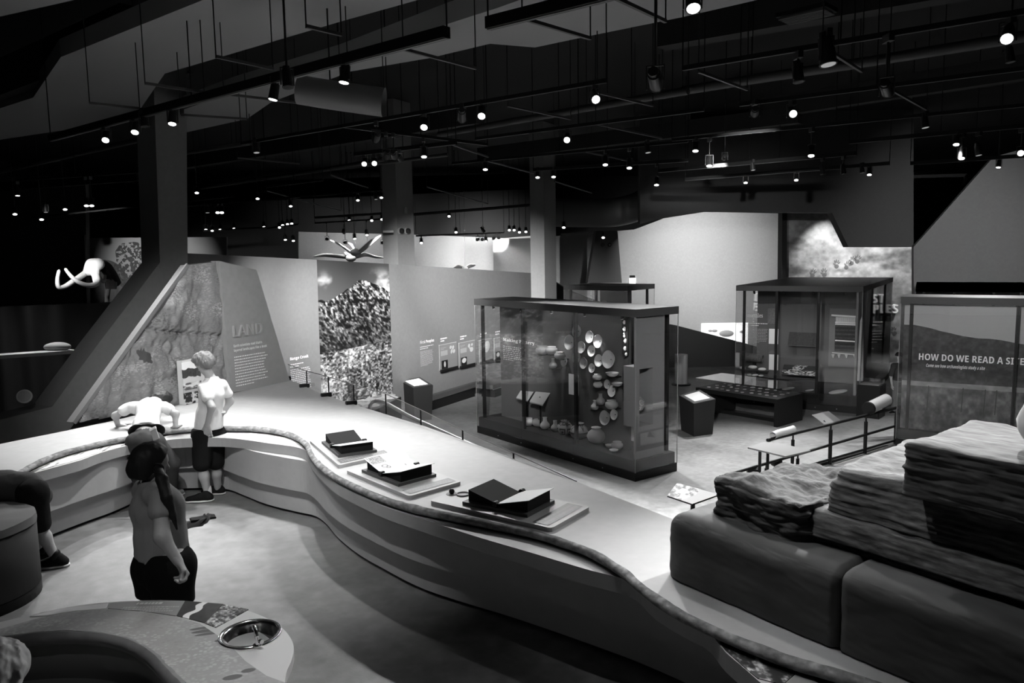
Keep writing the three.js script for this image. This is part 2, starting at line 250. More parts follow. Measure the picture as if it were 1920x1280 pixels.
// ---- tactile book displays
{
  const braille = canvasTex(256, 64, (x, w, h) => { x.fillStyle = css(0.50); x.fillRect(0, 0, w, h); x.fillStyle = css(0.62); for (let k = 0; k < 16; k++) { const l = 6 + rnd() * 8; x.fillRect(12 + k * 15, 12, l, 14); x.fillRect(12 + k * 15, 36, l * 0.8, 10); } });
  const pageTex = canvasTex(256, 256, (x, w, h) => {
    x.fillStyle = css(0.95); x.fillRect(0, 0, w, h);
    x.fillStyle = css(0.55); x.fillRect(8, 150, 110, 98); for (let i = 0; i < 90; i++) { x.fillStyle = css(0.25 + rnd() * 0.5); x.fillRect(8 + rnd() * 100, 150 + rnd() * 88, 10, 8); }
    x.strokeStyle = css(0.35); x.lineWidth = 9; x.beginPath(); x.arc(170, 190, 18, 0, 7); x.stroke(); x.beginPath(); x.arc(196, 176, 12, 0, 7); x.stroke(); x.fillStyle = css(0.5); x.fillRect(205, 60, 26, 10);
  });
  const trays = [
    { t: [[580, 825], [635, 872], [737, 850], [673, 808]], r: [[603, 827], [634, 853], [707, 843], [667, 817]], l: 'pale display board with label strip under the smallest tactile book', b: 'black tactile book, nearest the relief wall, right page edge-on', open: 0, k: 0.9 },
    { t: [[648, 881], [768, 930], [866, 902], [752, 861]], r: [[678, 880], [747, 907], [818, 888], [752, 862]], l: 'pale display board with label strip under the fully open book', b: 'open tactile book with white illustrated pages on both halves', open: 1, k: 1 },
    { t: [[805, 938], [1034, 990], [1107, 949], [885, 903]], r: [[867, 940], [989, 964], [1040, 937], [925, 914]], l: 'largest pale display board with label strip and clear ring', b: 'tactile book with plain black left half and white right page', open: 0, k: 1 },
  ];
  for (const T of trays) {
    const y = CT + 0.03, c = T.t.map(([a, b]) => P(a, b, y));
    const g = thing('display_board', T.l, 'display board', 'tactile book boards on the counter');
    const round = []; for (let i = 0; i < 4; i++) { const p = c[i], a = c[(i + 3) % 4], b = c[(i + 1) % 4], pa = p.clone().lerp(a, 0.035 / p.distanceTo(a)), pb = p.clone().lerp(b, 0.035 / p.distanceTo(b)); for (const s of [0, 0.33, 0.67, 1]) round.push(pa.clone().lerp(p, s).lerp(p.clone().lerp(pb, s), s)); }
    obj('board', slab(round, CT, y), mat(0.40, 0.5), g);
    const at = (Q, a, b, h) => Q[0].clone().lerp(Q[1], a).lerp(Q[3].clone().lerp(Q[2], a), b).setY(h);
    obj('label_strip', quad(at(c, 0.84, 0.06, y + 0.003), at(c, 0.84, 0.94, y + 0.003), at(c, 0.96, 0.94, y + 0.003), at(c, 0.96, 0.06, y + 0.003)), mat(0.6, 0.5, { map: braille, side: THREE.DoubleSide }), g, 'printed label strip');
    const r = T.r.map(([a, b]) => P(a, b, y + 0.025));
    const B = thing('tactile_book', T.b, 'book', 'tactile books on the counter');
    obj('base_plate', slab(r, y, y + 0.025), mat(0.07, 0.6), B, 'dark grey base plate');
    const h0 = y + 0.025, prism = (a0, a1, z0, z1) => { // wedge, heights z0 at a0 and z1 at a1
      const v = [at(r, a0, 0.10, h0), at(r, a1, 0.10, h0), at(r, a1, 0.10, h0 + z1), at(r, a0, 0.10, h0 + z0), at(r, a0, 0.92, h0), at(r, a1, 0.92, h0), at(r, a1, 0.92, h0 + z1), at(r, a0, 0.92, h0 + z0)];
      const q = [[0, 1, 2, 3], [5, 4, 7, 6], [4, 0, 3, 7], [1, 5, 6, 2], [3, 2, 6, 7], [4, 5, 1, 0]];
      return mergeG(q.map(([a, b, d, e]) => quad(v[a], v[b], v[d], v[e])));
    };
    const hk = 0.085 * T.k;
    obj('left_half', prism(0.05, 0.50, hk, 0.018), M.blackMatte, B, 'black sloping left half');
    obj('right_half', prism(0.52, 0.96, 0.018, hk), M.blackMatte, B, 'black sloping right half');
    const page = (a0, a1, z0, z1, m) => { const e = 0.004, lift = 0.007, pg = []; const q = (x, b, h) => at(r, x, b, h0 + h); pg.push(quad(q(a0, 0.05, z0 + lift), q(a1, 0.05, z1 + lift), q(a1, 0.97, z1 + lift), q(a0, 0.97, z0 + lift)), quad(q(a0, 0.05, z0 + e), q(a1, 0.05, z1 + e), q(a1, 0.05, z1 + lift), q(a0, 0.05, z0 + lift)), quad(q(a1, 0.05, z1 + e), q(a1, 0.97, z1 + e), q(a1, 0.97, z1 + lift), q(a1, 0.05, z1 + lift))); return obj('page', mergeG(pg), m, B, 'white page'); };
    page(0.51, 1.0, 0.018, hk * 1.05, mat(0.82, 0.6, { side: THREE.DoubleSide }));
    if (T.open) page(0.01, 0.51, hk * 1.05, 0.018, mat(0.95, 0.6, { map: pageTex, side: THREE.DoubleSide }));
    for (const b of [0.06, 0.96]) obj('hinge_pin', rod(at(r, 0.50, b - 0.05, h0 + 0.022), at(r, 0.50, b + 0.05, h0 + 0.022), 0.022), M.blackSat, B);
    if (T === trays[0] || T === trays[2]) {
      const s = at(c, 0.07, 0.42, y), q = new THREE.TorusGeometry(0.05, 0.006, 8, 28); q.rotateX(Math.PI / 2); q.translate(s.x + 0.06, s.y + 0.006, s.z + 0.02);
      const G = thing('specimen_ring', T === trays[0] ? 'tiny clear ring beside the book nearest the relief wall' : 'clear ring and glass bead beside the book with a plain black half', 'ring');
      obj('ring', q, M.greyMid, G); const e = new THREE.SphereGeometry(0.022, 14, 10); e.translate(s.x - 0.03, s.y + 0.022, s.z); obj('bead', e, M.blackSat, G);
      const e2 = new THREE.CylinderGeometry(0.045, 0.045, 0.004, 20); e2.translate(s.x - 0.03, s.y + 0.002, s.z); obj('disc', e2, M.grey, G);
    }
  }
}
// ================================================================ STACKED SANDSTONE SLABS
{
  const stoneTex = dataTex(512, 512, ((f, g) => (u, v) => 0.62 + 0.7 * (f(u, v) - 0.5) + 0.6 * (g(u, v) - 0.5))(tileNoise(10, 1, 6), tileNoise(60, 0.4, 2.2)), true, 1.2);
  const smoothTex = dataTex(512, 512, ((f) => (u, v) => 0.66 + 0.42 * (f(u, v) - 0.5))(tileNoise(9, 1, 2.2)), true, 0.6);
  function stone(u0, u1, w0, w1, y0, y1, { r = 0.04, amp = 0.02, strata = 26, ragged = 0, lean = 0, seedK = 0, cell = 0.024, rl = r, rr = r, rb = 0.006 }) {
    const L = u1 - u0, H = y1 - y0, D = w1 - w0;
    let g = new THREE.BoxGeometry(L, H, D, Math.ceil(L / cell), Math.ceil(H / (cell * 0.3)), Math.ceil(D / cell)); g.deleteAttribute('uv'); g.deleteAttribute('normal'); g = mergeVertices(g, 1e-4);
    const p = g.attributes.position, uv = new Float32Array(p.count * 2);
    for (let i = 0; i < p.count; i++) {
      let x = p.getX(i), y = p.getY(i), z = p.getZ(i);
      const q = V3(clamp(x, -L / 2 + rl, L / 2 - rr), clamp(y, -H / 2 + rb, H / 2 - r), clamp(z, -D / 2 + r, D / 2 - r)), n = V3(x, y, z).sub(q), q0 = q.clone(), nl = n.clone().divide(V3(x < 0 ? rl : rr, y < 0 ? rb : r, r)), sc = nl.length() > 1e-6 ? 1 / Math.max(1, nl.length()) : 1; n.multiplyScalar(sc); const nrm = n.clone().normalize();
      const U = x + u0 + L / 2, Y = y + y0 + H / 2, Wd = z + w0 + D / 2;
      let k = amp * 2 * (fbm(U * 2.3 + seedK, Y * strata, Wd * 2.3, 4) - 0.5) * (1 - 0.75 * Math.abs(nrm.y)) + amp * 1.4 * (fbm(U * 7 + seedK, Y * 9, Wd * 7, 3) - 0.5);
      k += amp * (fbm(U * 5 + seedK, Y * strata * 3, Wd * 5, 3) - 0.5) * (1 - 0.8 * Math.abs(nrm.y)) + amp * 0.5 * (fbm(U * 24 + seedK, Y * 40, Wd * 24, 2) - 0.5); const v = q0.add(n).addScaledVector(nrm, k);
      if (ragged && Y > y0 + H * 0.5) v.y += ragged * 2 * (fbm(U * 3.1 + seedK, 3, Wd * 3.1, 4) - 0.5) * smooth(y0 + H * 0.4, y1, Y);
      const pos = rk(v.x + u0 + L / 2, v.z + w0 + D / 2 + lean * (v.y / H + 0.5), v.y + y0 + H / 2);
      p.setXYZ(i, pos.x, pos.y, pos.z); uv[i * 2] = U * 0.7; uv[i * 2 + 1] = (Math.abs(nrm.y) > 0.7 ? Wd : Y) * 0.7;
    }
    g.setAttribute('uv', new THREE.BufferAttribute(uv, 2)); 
    // rock frame is left handed seen from above: fix winding
    const ix = g.index.array; for (let i = 0; i < ix.length; i += 3) { const t = ix[i]; ix[i] = ix[i + 1]; ix[i + 1] = t; }
    g.computeVertexNormals(); return g;
  }
  const q = (px, py, y) => { const p = P(px, py, y).sub(rockO); return [p.dot(rockU), p.dot(rockW)]; };
  const base = thing('sandstone_plinth', 'smooth rounded dark sandstone plinth with a vertical joint, resting on the counter', 'rock');
  const yA = 1.20, sj = q(1575, 1216, CT)[0];
  obj('slab', stone(0.0, sj - 0.004, -0.02, 1.6, CT, yA, { r: 0.11, amp: 0.010, strata: 5, seedK: 1, rr: 0.004, rl: 0.16 }), mat(0.22, 0.75, { map: smoothTex }), base, 'left rounded slab');
  obj('slab', stone(sj + 0.004, 3.0, -0.02, 1.6, CT, yA, { r: 0.09, amp: 0.010, strata: 5, seedK: 1, rl: 0.004 }), mat(0.22, 0.75, { map: smoothTex }), base, 'right long slab');
  const e1 = q(1330, 962, yA), e2 = q(1440, 985, yA);
  single('rubble_block', stone(e1[0], e2[0] + 0.25, e1[1] - 0.0, e1[1] + 0.75, yA - 0.02, 1.40, { r: 0.06, amp: 0.05, strata: 11, ragged: 0.05, seedK: 9, cell: 0.018 }), mat(0.22, 0.95, { map: stoneTex, bumpMap: grainTex, bumpScale: 0.004 }), 'small rough pitted rock at the rounded end of the sandstone plinth', 'rock');
  const f1 = q(1432, 965, 1.26), f3 = q(1504, 962, 1.40);
  single('sandstone_shelf', stone(e2[0] + 0.08, 3.0, f1[1] + 0.03, 1.6, yA - 0.02, 1.23, { r: 0.015, amp: 0.03, strata: 14, seedK: 15 }), mat(0.3, 0.95, { map: stoneTex }), 'crumbly recessed rock layer between the plinth and the pale ledge', 'rock');
  single('sandstone_ledge', stone(e2[0] + 0.02, 3.0, f1[1] - 0.02, 1.6, 1.23, 1.36, { r: 0.045, amp: 0.012, strata: 55, seedK: 21, lean: 0.06 }), mat(0.34, 0.9, { map: stoneTex, bumpMap: grainTex, bumpScale: 0.002 }), 'long pale sandstone ledge with fine ripples', 'rock');
  const h1 = q(1505, 964, 1.36), t1 = q(1725, 940, 1.58);
  single('sandstone_bed', stone(h1[0] + 0.02, 3.0, Math.max(h1[1], f1[1] + 0.06), 1.75, 1.35, 1.58, { r: 0.05, amp: 0.022, strata: 40, ragged: 0.035, seedK: 33, lean: 0.09 }), mat(0.34, 0.9, { map: stoneTex, bumpMap: grainTex, bumpScale: 0.003 }), 'thick layered sandstone bed with crumbling upper edge', 'rock');
  const k1 = q(1686, 922, 1.58);
  single('sandstone_block', stone(k1[0], k1[0] + 1.6, k1[1] + 0.02, k1[1] + 0.72, 1.56, 1.815, { r: 0.022, amp: 0.016, strata: 36, seedK: 47 }), mat(0.30, 0.9, { map: stoneTex, bumpMap: grainTex, bumpScale: 0.002 }), 'dark squared sandstone block with cracked flat top', 'rock');
  const b = P(1962, 846, 1.82);
  const bg = new THREE.IcosahedronGeometry(0.13, 4); { const p = bg.attributes.position; for (let i = 0; i < p.count; i++) { const v = V3(p.getX(i), p.getY(i), p.getZ(i)), k = 0.8 + 0.6 * (fbm(v.x * 9 + 5, v.y * 9, v.z * 9, 4) - 0.3); p.setXYZ(i, v.x * k * 0.75, v.y * k * 1.15, v.z * k); } const bm = mergeVertices((bg.deleteAttribute('normal'), bg.deleteAttribute('uv'), bg), 1e-4); bm.computeVertexNormals(); bm.translate(b.x, 1.94, b.z); single('pale_boulder', bm, mat(0.6, 0.9), 'small pale boulder resting on the cracked sandstone block', 'rock'); }
}
// ================================================================ THINGS ON THE WALLS
function rectOn(pl, x0, y0, x1, y1, lift = 0.01) {   // upright rectangle on plane pl from pixel corner (top left) to pixel corner (bottom right): bl, br, tr, tl
  const q = offsetPlane(pl, lift), a = W(q, x0, y0), b = W(q, x1, y1);
  return [a.clone().setY(b.y), b, b.clone().setY(a.y), a];
}
function sheet(pl, r, t = 0.012) { return upright({ p0: r[0].clone().setY(0), d: pl.d, n: pl.n }, r, t, [], true); }
const dashes = (x, x0, y0, w, n, step, h, v, tight = 1) => { x.fillStyle = css(v); for (let i = 0; i < n; i++) { let k = x0; const end = x0 + w * (i === n - 1 ? 0.55 : 0.86 + 0.14 * rnd()); while (k < end) { const l = (6 + rnd() * 16) * tight; x.fillRect(k, y0 + i * step, Math.min(l, end - k), h); k += l + 5 * tight; } } };
// lettering cut from thin vinyl: transparent between the letters
function vinyl(w, h, v, draw) { const t = canvasTex(w, h, (x) => { x.clearRect(0, 0, w, h); x.fillStyle = css(v); draw(x, w, h); }); return new THREE.MeshPhysicalMaterial({ map: t, roughness: 0.7, transparent: true, side: THREE.DoubleSide }); }
// ---- relief map
{
  const poly = [[352, 497], [411, 490], [432, 733], [330, 757], [139, 792], [296, 575]].map(([x, y]) => W(W1, x, y));
  const L = poly.map((p) => [p.clone().sub(W1.p0).dot(W1.d), p.y]);
  const inside = (s, y) => { let c = false; for (let i = 0, j = L.length - 1; i < L.length; j = i++) if ((L[i][1] > y) !== (L[j][1] > y) && s < (L[j][0] - L[i][0]) * (y - L[i][1]) / (L[j][1] - L[i][1]) + L[i][0]) c = !c; return c; };
  const s0 = Math.min(...L.map((q) => q[0])), s1 = Math.max(...L.map((q) => q[0])), y0 = Math.min(...L.map((q) => q[1])), y1 = Math.max(...L.map((q) => q[1])), h = 0.02;
  const nx = Math.ceil((s1 - s0) / h), ny = Math.ceil((y1 - y0) / h), pos = [], uv = [], ix = [], id = new Map();
  const seamA = W(W1, 262, 616), seamB = W(W1, 422, 630), ySeam = (s) => { const a = seamA.clone().sub(W1.p0).dot(W1.d), b = seamB.clone().sub(W1.p0).dot(W1.d); return seamA.y + (seamB.y - seamA.y) * (s - a) / (b - a); };
  const hgt = (s, y) => { const m = Math.abs(fbm(s * 2.2 + 3, y * 1.5, 1, 5) - 0.5), q = fbm(s * 1.1, y * 0.9, 8, 2); return 0.16 * Math.pow(m * 2, 0.7) * (0.35 + q) + 0.035 * fbm(s * 14, y * 9, 2, 3) - (Math.abs(y - ySeam(s)) < 0.016 ? 0.05 : 0); };
  const vert = (i, j) => { const k = i + j * 5000; if (!id.has(k)) { const s = s0 + i * h, y = y0 + j * h, p = W1.p0.clone().addScaledVector(W1.d, s).setY(y).addScaledVector(W1.n, hgt(s, y)); id.set(k, pos.length / 3); pos.push(p.x, p.y, p.z); uv.push((s - s0) / (s1 - s0), (y - y0) / (y1 - y0)); } return id.get(k); };
  for (let j = 0; j < ny; j++) for (let i = 0; i < nx; i++) if (inside(s0 + (i + 0.5) * h, y0 + (j + 0.5) * h)) { const a = vert(i, j), b = vert(i + 1, j), c = vert(i + 1, j + 1), d = vert(i, j + 1); ix.push(a, b, c, a, c, d); }
  const g = new THREE.BufferGeometry(); g.setAttribute('position', new THREE.Float32BufferAttribute(pos, 3)); g.setAttribute('uv', new THREE.Float32BufferAttribute(uv, 2)); g.setIndex(ix); g.computeVertexNormals();
  const uvOf = (px, py) => { const p = W(W1, px, py); return [(p.clone().sub(W1.p0).dot(W1.d) - s0) / (s1 - s0), (p.y - y0) / (y1 - y0)]; };
  const lake = uvOf(266, 668), txt = uvOf(216, 688), txt2 = uvOf(208, 728);
  const mapTex = canvasTex(512, 512, (x, w, hh) => {
    x.fillStyle = css(0.64); x.fillRect(0, 0, w, hh);
    for (let i = 0; i < 9000; i++) { const a = rnd() * w, b = rnd() * hh, k = fbm(a / 60, b / 60, 4, 3); x.fillStyle = css(0.3 + 0.65 * k + 0.1 * rnd()); x.fillRect(a, b, 5, 3); }
    x.fillStyle = css(0.36); x.beginPath(); for (let i = 0; i < 26; i++) { const t = i / 26 * 6.283, r = 14 + 14 * noise(i * 0.9, 2); x.lineTo(lake[0] * w + Math.cos(t) * r * 0.8 + Math.sin(t) * 10, (1 - lake[1]) * hh + Math.sin(t) * r * 1.4); } x.fill();
    dashes(x, txt[0] * w, (1 - txt[1]) * hh, 64, 5, 6, 2, 0.9, 0.5); dashes(x, txt2[0] * w, (1 - txt2[1]) * hh, 30, 2, 6, 2, 0.85, 0.5);
  });
  const T = thing('relief_map', 'large sculpted grey relief map of mountains beside the slanted buttress', 'relief map');
  obj('relief', g, mat(0.42, 0.85, { map: mapTex, side: THREE.DoubleSide }), T);
  obj('backing', upright(offsetPlane(W1, -0.02), poly, 0.12), M.wall, T);
  const q = offsetPlane(W1, 0.03); obj('edge_trim', [bar(W(q, 296, 573), W(q, 138, 793), 0.03, 0.05), bar(W(q, 352, 496), W(q, 296, 573), 0.03, 0.05)], M.wall, T, 'slanted edge trim');
  const land = thing('land_panel', 'tall grey slanted panel with raised LAND lettering and text', 'sign panel');
  const pl = offsetPlane(W1, 0.12);
  obj('panel', uprightPx(pl, [[411, 489], [481, 506], [545, 718], [433, 736]], 0.16), mat(0.27, 0.85, { map: plasterTex }), land);
  const a = W(offsetPlane(pl, 0.004), 434, 632), b = W(pl, 490, 628), wid = a.distanceTo(b.setY(a.y));
  const tg = new TextGeometry('LAND', { font: fontReg, size: 0.2, depth: 0.03, curveSegments: 6 }); tg.computeBoundingBox(); const k = wid / tg.boundingBox.max.x; tg.scale(k, k * 0.95, 1); frame(tg, a, pl.d, pl.n); obj('raised_letters', tg, mat(0.27, 0.8), land, 'raised grey letters LAND');
  const r = rectOn(pl, 437, 643, 506, 716, 0.006);
  obj('text_print', quad(...r), vinyl(512, 640, 0.85, (x, w, hh) => { x.font = 'bold 50px sans-serif'; x.fillText('Earth scientists read Utah\u2019s', 4, 60, w - 90); x.fillText('layered landscapes like a book', 4, 122, w - 20); dashes(x, 6, 190, w - 20, 11, 40, 15, 0.85, 1.3); }), land);
  const mon = thing('photo_display', 'upright photo display of a pale lake scene on the relief map', 'photo display');
  const lakeTex = dataTex(128, 160, (u, v) => { const ridge = 0.72 + 0.12 * fbm(u * 6, 2, 1, 4); if (v > ridge + 0.06) return 0.9; if (v > ridge - 0.13) return 0.14 + 0.2 * fbm(u * 20, v * 20, 2, 3); if (v > 0.52) return 0.75; if (v > 0.36) return 0.3 + 0.5 * smooth(0.4, 0.7, fbm(u * 4, v * 22, 4, 3)); return v > 0.3 ? 0.62 : 0.12 + 0.6 * smooth(0.45, 0.6, fbm(u * 6, v * 18, 6, 4)); }, true);
  lakeTex.wrapS = lakeTex.wrapT = THREE.ClampToEdgeWrapping;
  const m1 = rectOn(W1, 341, 677, 393, 757, 0.2); obj('frame', sheet(W1, m1, 0.1), mat(0.5, 0.4), mon, 'pale frame'); const m2 = rectOn(W1, 341, 680, 380, 755, 0.212); obj('print', sheet(W1, m2, 0.01), mat(0.95, 0.5, { map: lakeTex }), mon);
}
// ---- landscape mural on the partition
{
  const big = dataTex(512, 1024, (u, v) => {
    const ridge = 0.765 + 0.10 * Math.exp(-((u - 0.60) ** 2) / 0.10) + 0.035 * (fbm(u * 9, 1, 3, 4) - 0.5);
    if (v > ridge) { const c = smooth(0.52, 0.78, fbm(u * 3.2 + 1, v * 9, 5, 5)) * smooth(0.97, 0.86, v); return 0.36 - 0.1 * (v - 0.8) / 0.2 + 0.55 * c; }
    if (v > 0.46 + 0.02 * fbm(u * 6, 2, 2, 3)) { const t = (v - 0.46) / 0.4, st = fbm(u * 40 + v * 12, v * 80 + u * 18, 2, 5), big2 = fbm(u * 5, v * 8, 9, 3); return clamp(0.10 + 1.9 * (st - 0.46) * (0.5 + t) + 0.5 * (big2 - 0.45) + 0.14 * t); }
    const st = fbm(u * 44, v * 100, 12, 5), b2 = fbm(u * 5, v * 7, 15, 4), dark = smooth(0.55, 1.0, u) * smooth(0.10, 0.25, v) * 0.28; return clamp(0.50 + 1.6 * (st - 0.5) + 1.1 * (b2 - 0.5) - dark);
  }, true); big.wrapS = big.wrapT = THREE.ClampToEdgeWrapping;
  single('landscape_mural', uprightPx(offsetPlane(W2, 0.06), [[597, 487], [729, 494.5], [738, 775], [608, 815]], 0.05, [], true), mat(0.62, 0.6, { map: big }), 'tall black and white mural of a rocky peak above sagebrush', 'mural');
  const r1 = rectOn(W2, 543, 668, 586, 740, 0.012);
  single('wall_text', quad(...r1), vinyl(256, 512, 0.92, (x, w, h) => { x.font = 'bold 46px sans-serif'; x.fillText('Range Creek', 2, 48, w - 30); dashes(x, 2, 96, w * 0.7, 2, 26, 10, 0.92); dashes(x, 2, 160, w - 10, 15, 22, 9, 0.85); }), 'white Range Creek wall lettering with paragraph beneath', 'wall text');
  const r2 = rectOn(W2, 787, 635, 817, 684, 0.012);
  single('wall_text', quad(...r2), vinyl(256, 400, 0.9, (x, w, h) => { x.font = '54px sans-serif'; x.fillText('First', 2, 70, 90); x.font = 'bold 54px sans-serif'; x.fillText('Peoples', 100, 70, 140); dashes(x, 2, 110, w - 20, 2, 26, 9, 0.85); dashes(x, 2, 175, w - 30, 13, 16, 6, 0.7, 0.7); }), 'white First Peoples wall lettering with paragraph beneath', 'wall text');
  const tops = [[824, 647, 857.3, 687.5, 0], [861, 643, 891.5, 681, 1], [899, 638, 923, 674, 2], [927, 634, 950, 670, 3]];
  const names = ['information panel with a small bottle picture beside First Peoples text', 'information panel with a round bowl picture above the bench', 'information panel with a pale stone picture behind the pottery case glass', 'information panel with a dark picture next to the pottery case spine'];
  for (const [x0, y0, x1, y1, k] of tops) {
    const g = thing('info_panel', names[k], 'info panel', 'wall panels along the partition'), r = rectOn(W2, x0, y0, x1, y1, 0.05);
    const tx = canvasTex(128, 180, (x, w, h) => {
      x.fillStyle = css(0.52); x.fillRect(0, 0, w, h); x.fillStyle = css(0.75); x.fillRect(0, 0, w, 2); dashes(x, 8, 22, 44, 2, 9, 3, 0.72, 0.5); x.fillStyle = css(0.66); x.fillRect(8, 44, 50, 34);
      x.fillStyle = css(0.78); for (const [a, b, c, d] of [[[82, 30, 8, 12], [100, 34, 8, 14], [88, 60, 7, 16], [106, 62, 9, 14]], [[78, 34, 9, 14], [102, 30, 8, 10], [98, 66, 14, 18], [84, 52, 5, 8]], [[74, 62, 30, 46]], [[80, 40, 20, 20]]][k].map((q) => q)) { x.beginPath(); x.ellipse(a, b, c, d, 0.2, 0, 7); x.fill(); }
      x.fillStyle = css(0.08); if (k !== 2) x.fillRect(12, 112, 46, 60); x.fillStyle = css(0.82); x.beginPath(); if (k === 0) x.ellipse(36, 140, 7, 20, 0, 0, 7); else if (k === 1) x.ellipse(36, 136, 17, 19, 0.4, 0, 7); else if (k === 3) x.ellipse(36, 138, 16, 18, 0, 0, 7); x.fill();
    });
    obj('print', sheet(W2, r, 0.03), mat(0.8, 0.6, { map: tx }), g); obj('shelf', bar(r[0].clone().addScaledVector(W2.n, 0.02), r[1].clone().addScaledVector(W2.n, 0.02), 0.05, 0.07), M.black, g, 'black lower rail');
    const t = rectOn(W2, x0 + 1.5, y0 - 14, x0 + 15, y0 - 7, 0.012); obj('heading', quad(...t), vinyl(128, 48, 0.9, (x, w, h) => { dashes(x, 2, 6, w - 8, 2, 22, 12, 0.9); }), g);
  }
}
// ---- mammoth bay on the left
{
  const MZ = Zp(-34), t = dataTex(512, 512, (u, v) => {
    const tree = fbm(u * 75, v * 75, 3, 4), crown = Math.hypot((u - 0.36) / 0.13, (v - 0.80) / 0.17), hump = Math.hypot((u - 0.17) / 0.16, (v - 0.62) / 0.22);
    if (crown < 1 + 0.5 * (fbm(u * 12, v * 12, 1, 3) - 0.5) && tree > 0.46) return 0.12 + 0.2 * tree;
    if (hump < 1) return 0.46 + 0.25 * (fbm(u * 30, v * 8, 6, 4) - 0.5) - 0.15 * hump;
    if (v > 0.62 + 0.1 * (fbm(u * 5, 1, 1, 3) - 0.5)) return 0.60 + 0.14 * (fbm(u * 4, v * 6, 2, 3) - 0.5);
    return clamp(0.55 + 1.1 * (fbm(u * 22, v * 9, 8, 4) - 0.5));
  }, true); t.wrapS = t.wrapT = THREE.ClampToEdgeWrapping;
  single('mammoth_mural', uprightPx(MZ, [[163, 446], [425, 444], [426, 700], [166, 700]], 0.1, [], true), mat(0.8, 0.8, { map: t }), 'large painted mural with tree and hairy animal back behind the mammoth skull', 'mural');
  struct('wall_recess', uprightPx(Zp(-33.5), [[-60, 330], [160, 330], [164, 720], [-60, 720]], 0.3), M.wall, 'recess wall left of the mammoth mural');
  single('mural_post', uprightPx(Zp(-33), [[150, 440], [158, 440], [166, 640], [160, 640]], 0.12), mat(0.05, 0.8), 'slim grey post at the dark edge of the mammoth mural', 'post');
  // skeleton
  const d = 26, at = (x, y, k = 0) => Dp(x, y, d + k), sk = thing('mammoth_skeleton', 'mounted mammoth skull with long white curved tusks in the dark bay behind the buttress', 'skeleton');
  const bone = mat(0.72, 0.7), dark = mat(0.03, 0.8);
  const cap = (p, a, b, ra, rb) => { const pa = p.clone().sub(a), ba = b.clone().sub(a), h = clamp(pa.dot(ba) / ba.lengthSq()); return pa.addScaledVector(ba, -h).length() - (ra + (rb - ra) * h); };
  const smin = (a, b, k) => { const h = clamp(0.5 + 0.5 * (b - a) / k); return b + (a - b) * h - k * h * (1 - h); };
  const c0 = at(173, 496), c1 = at(184, 495, -0.1), c2 = at(158, 514), c3 = at(179, 512, -0.2), c4 = at(180, 527, -0.2), c5 = at(171, 505);
  const f = (x, y, z) => { const p = V3(x, y, z); let s = smin(cap(p, c0, c1, 0.21, 0.20), cap(p, c5, c2, 0.19, 0.10), 0.12); s = smin(s, cap(p, c5, c3, 0.19, 0.13), 0.1); s = smin(s, cap(p, c3, c4, 0.13, 0.095), 0.06); const e = at(188, 504, -0.35); return Math.max(s, 0.09 - p.distanceTo(e)); };
  obj('skull', nets(f, V3(c2.x - 0.5, c4.y - 0.4, c0.z - 0.5), V3(c4.x + 0.6, c0.y + 0.5, c0.z + 0.7), 0.03), bone, sk);
  const tusk = (pts) => { const cv = new THREE.CatmullRomCurve3(pts), n = 60, q = []; const g = new THREE.TubeGeometry(cv, n, 1, 12); const p = g.attributes.position; for (let i = 0; i <= n; i++) { const c = cv.getPointAt(i / n), r = 0.1 * (1 - 0.55 * Math.pow(i / n, 1.5)) * (i === n ? 0.2 : 1); for (let j = 0; j <= 12; j++) { const k = i * 13 + j, v = V3(p.getX(k), p.getY(k), p.getZ(k)).sub(c).multiplyScalar(r).add(c); p.setXYZ(k, v.x, v.y, v.z); } } return g; };
  obj('tusk', tusk([at(160, 512), at(150, 519, -0.4), at(136, 528, -0.9), at(120, 537.5, -1.3), at(110, 538, -1.5), at(107.5, 525, -1.5), at(111, 505, -1.4)]), bone, sk);
  obj('tusk', tusk([at(181, 516, -0.2), at(183, 528, -0.5), at(176, 534, -0.9), at(163, 534.5, -1.2), at(145, 527.5, -1.5), at(132, 516, -1.6), at(121.6, 502.5, -1.6)]), bone, sk);
  obj('jaw', tube([at(188, 520, 0), at(192, 528, -0.2), at(196, 524, 0.1), at(197, 517, 0.3)], 0.05, 16, 8), bone, sk);
  obj('mount', [tube([at(187, 498, 0.4), at(197, 500, 0.7), at(206, 512, 1.0), at(216, 530, 1.4)], 0.2, 16, 10), tube([at(194, 505, 0.3), at(204, 520, 0.8), at(200, 560, 1), at(195, 720, 1)], 0.09, 20, 8)], dark, sk, 'dark mounting body');
  for (let i = 0; i < 8; i++) obj('rib', tube([at(199 + i * 2.6, 524 - i * 0.3 + (i > 5 ? 3 : 0), 0.5 + i * 0.12), at(197.5 + i * 3, 531, 0.3 + i * 0.12), at(199 + i * 2.7, 541, 0.45 + i * 0.12)], 0.022, 10, 6), bone, sk);
  // curtain, ledge and small things on it
  const cu = new THREE.PlaneGeometry(4.2, 3.2, 120, 8), pp = cu.attributes.position; for (let i = 0; i < pp.count; i++) pp.setZ(i, 0.10 * Math.sin(pp.getX(i) * 9 + 0.6 * Math.sin(pp.getX(i) * 2.3)) + 0.12 * (fbm(pp.getX(i) * 1.5, pp.getY(i) * 0.7, 1, 3) - 0.5)); cu.computeVertexNormals(); const cc = Dp(40, 690, 19); cu.rotateY(0.5); cu.translate(cc.x - 0.4, cc.y - 0.1, cc.z - 0.8);
  single('curtain', cu, mat(0.05, 0.95, { side: THREE.DoubleSide }), 'dark hanging curtain with soft folds left of the buttress', 'curtain');
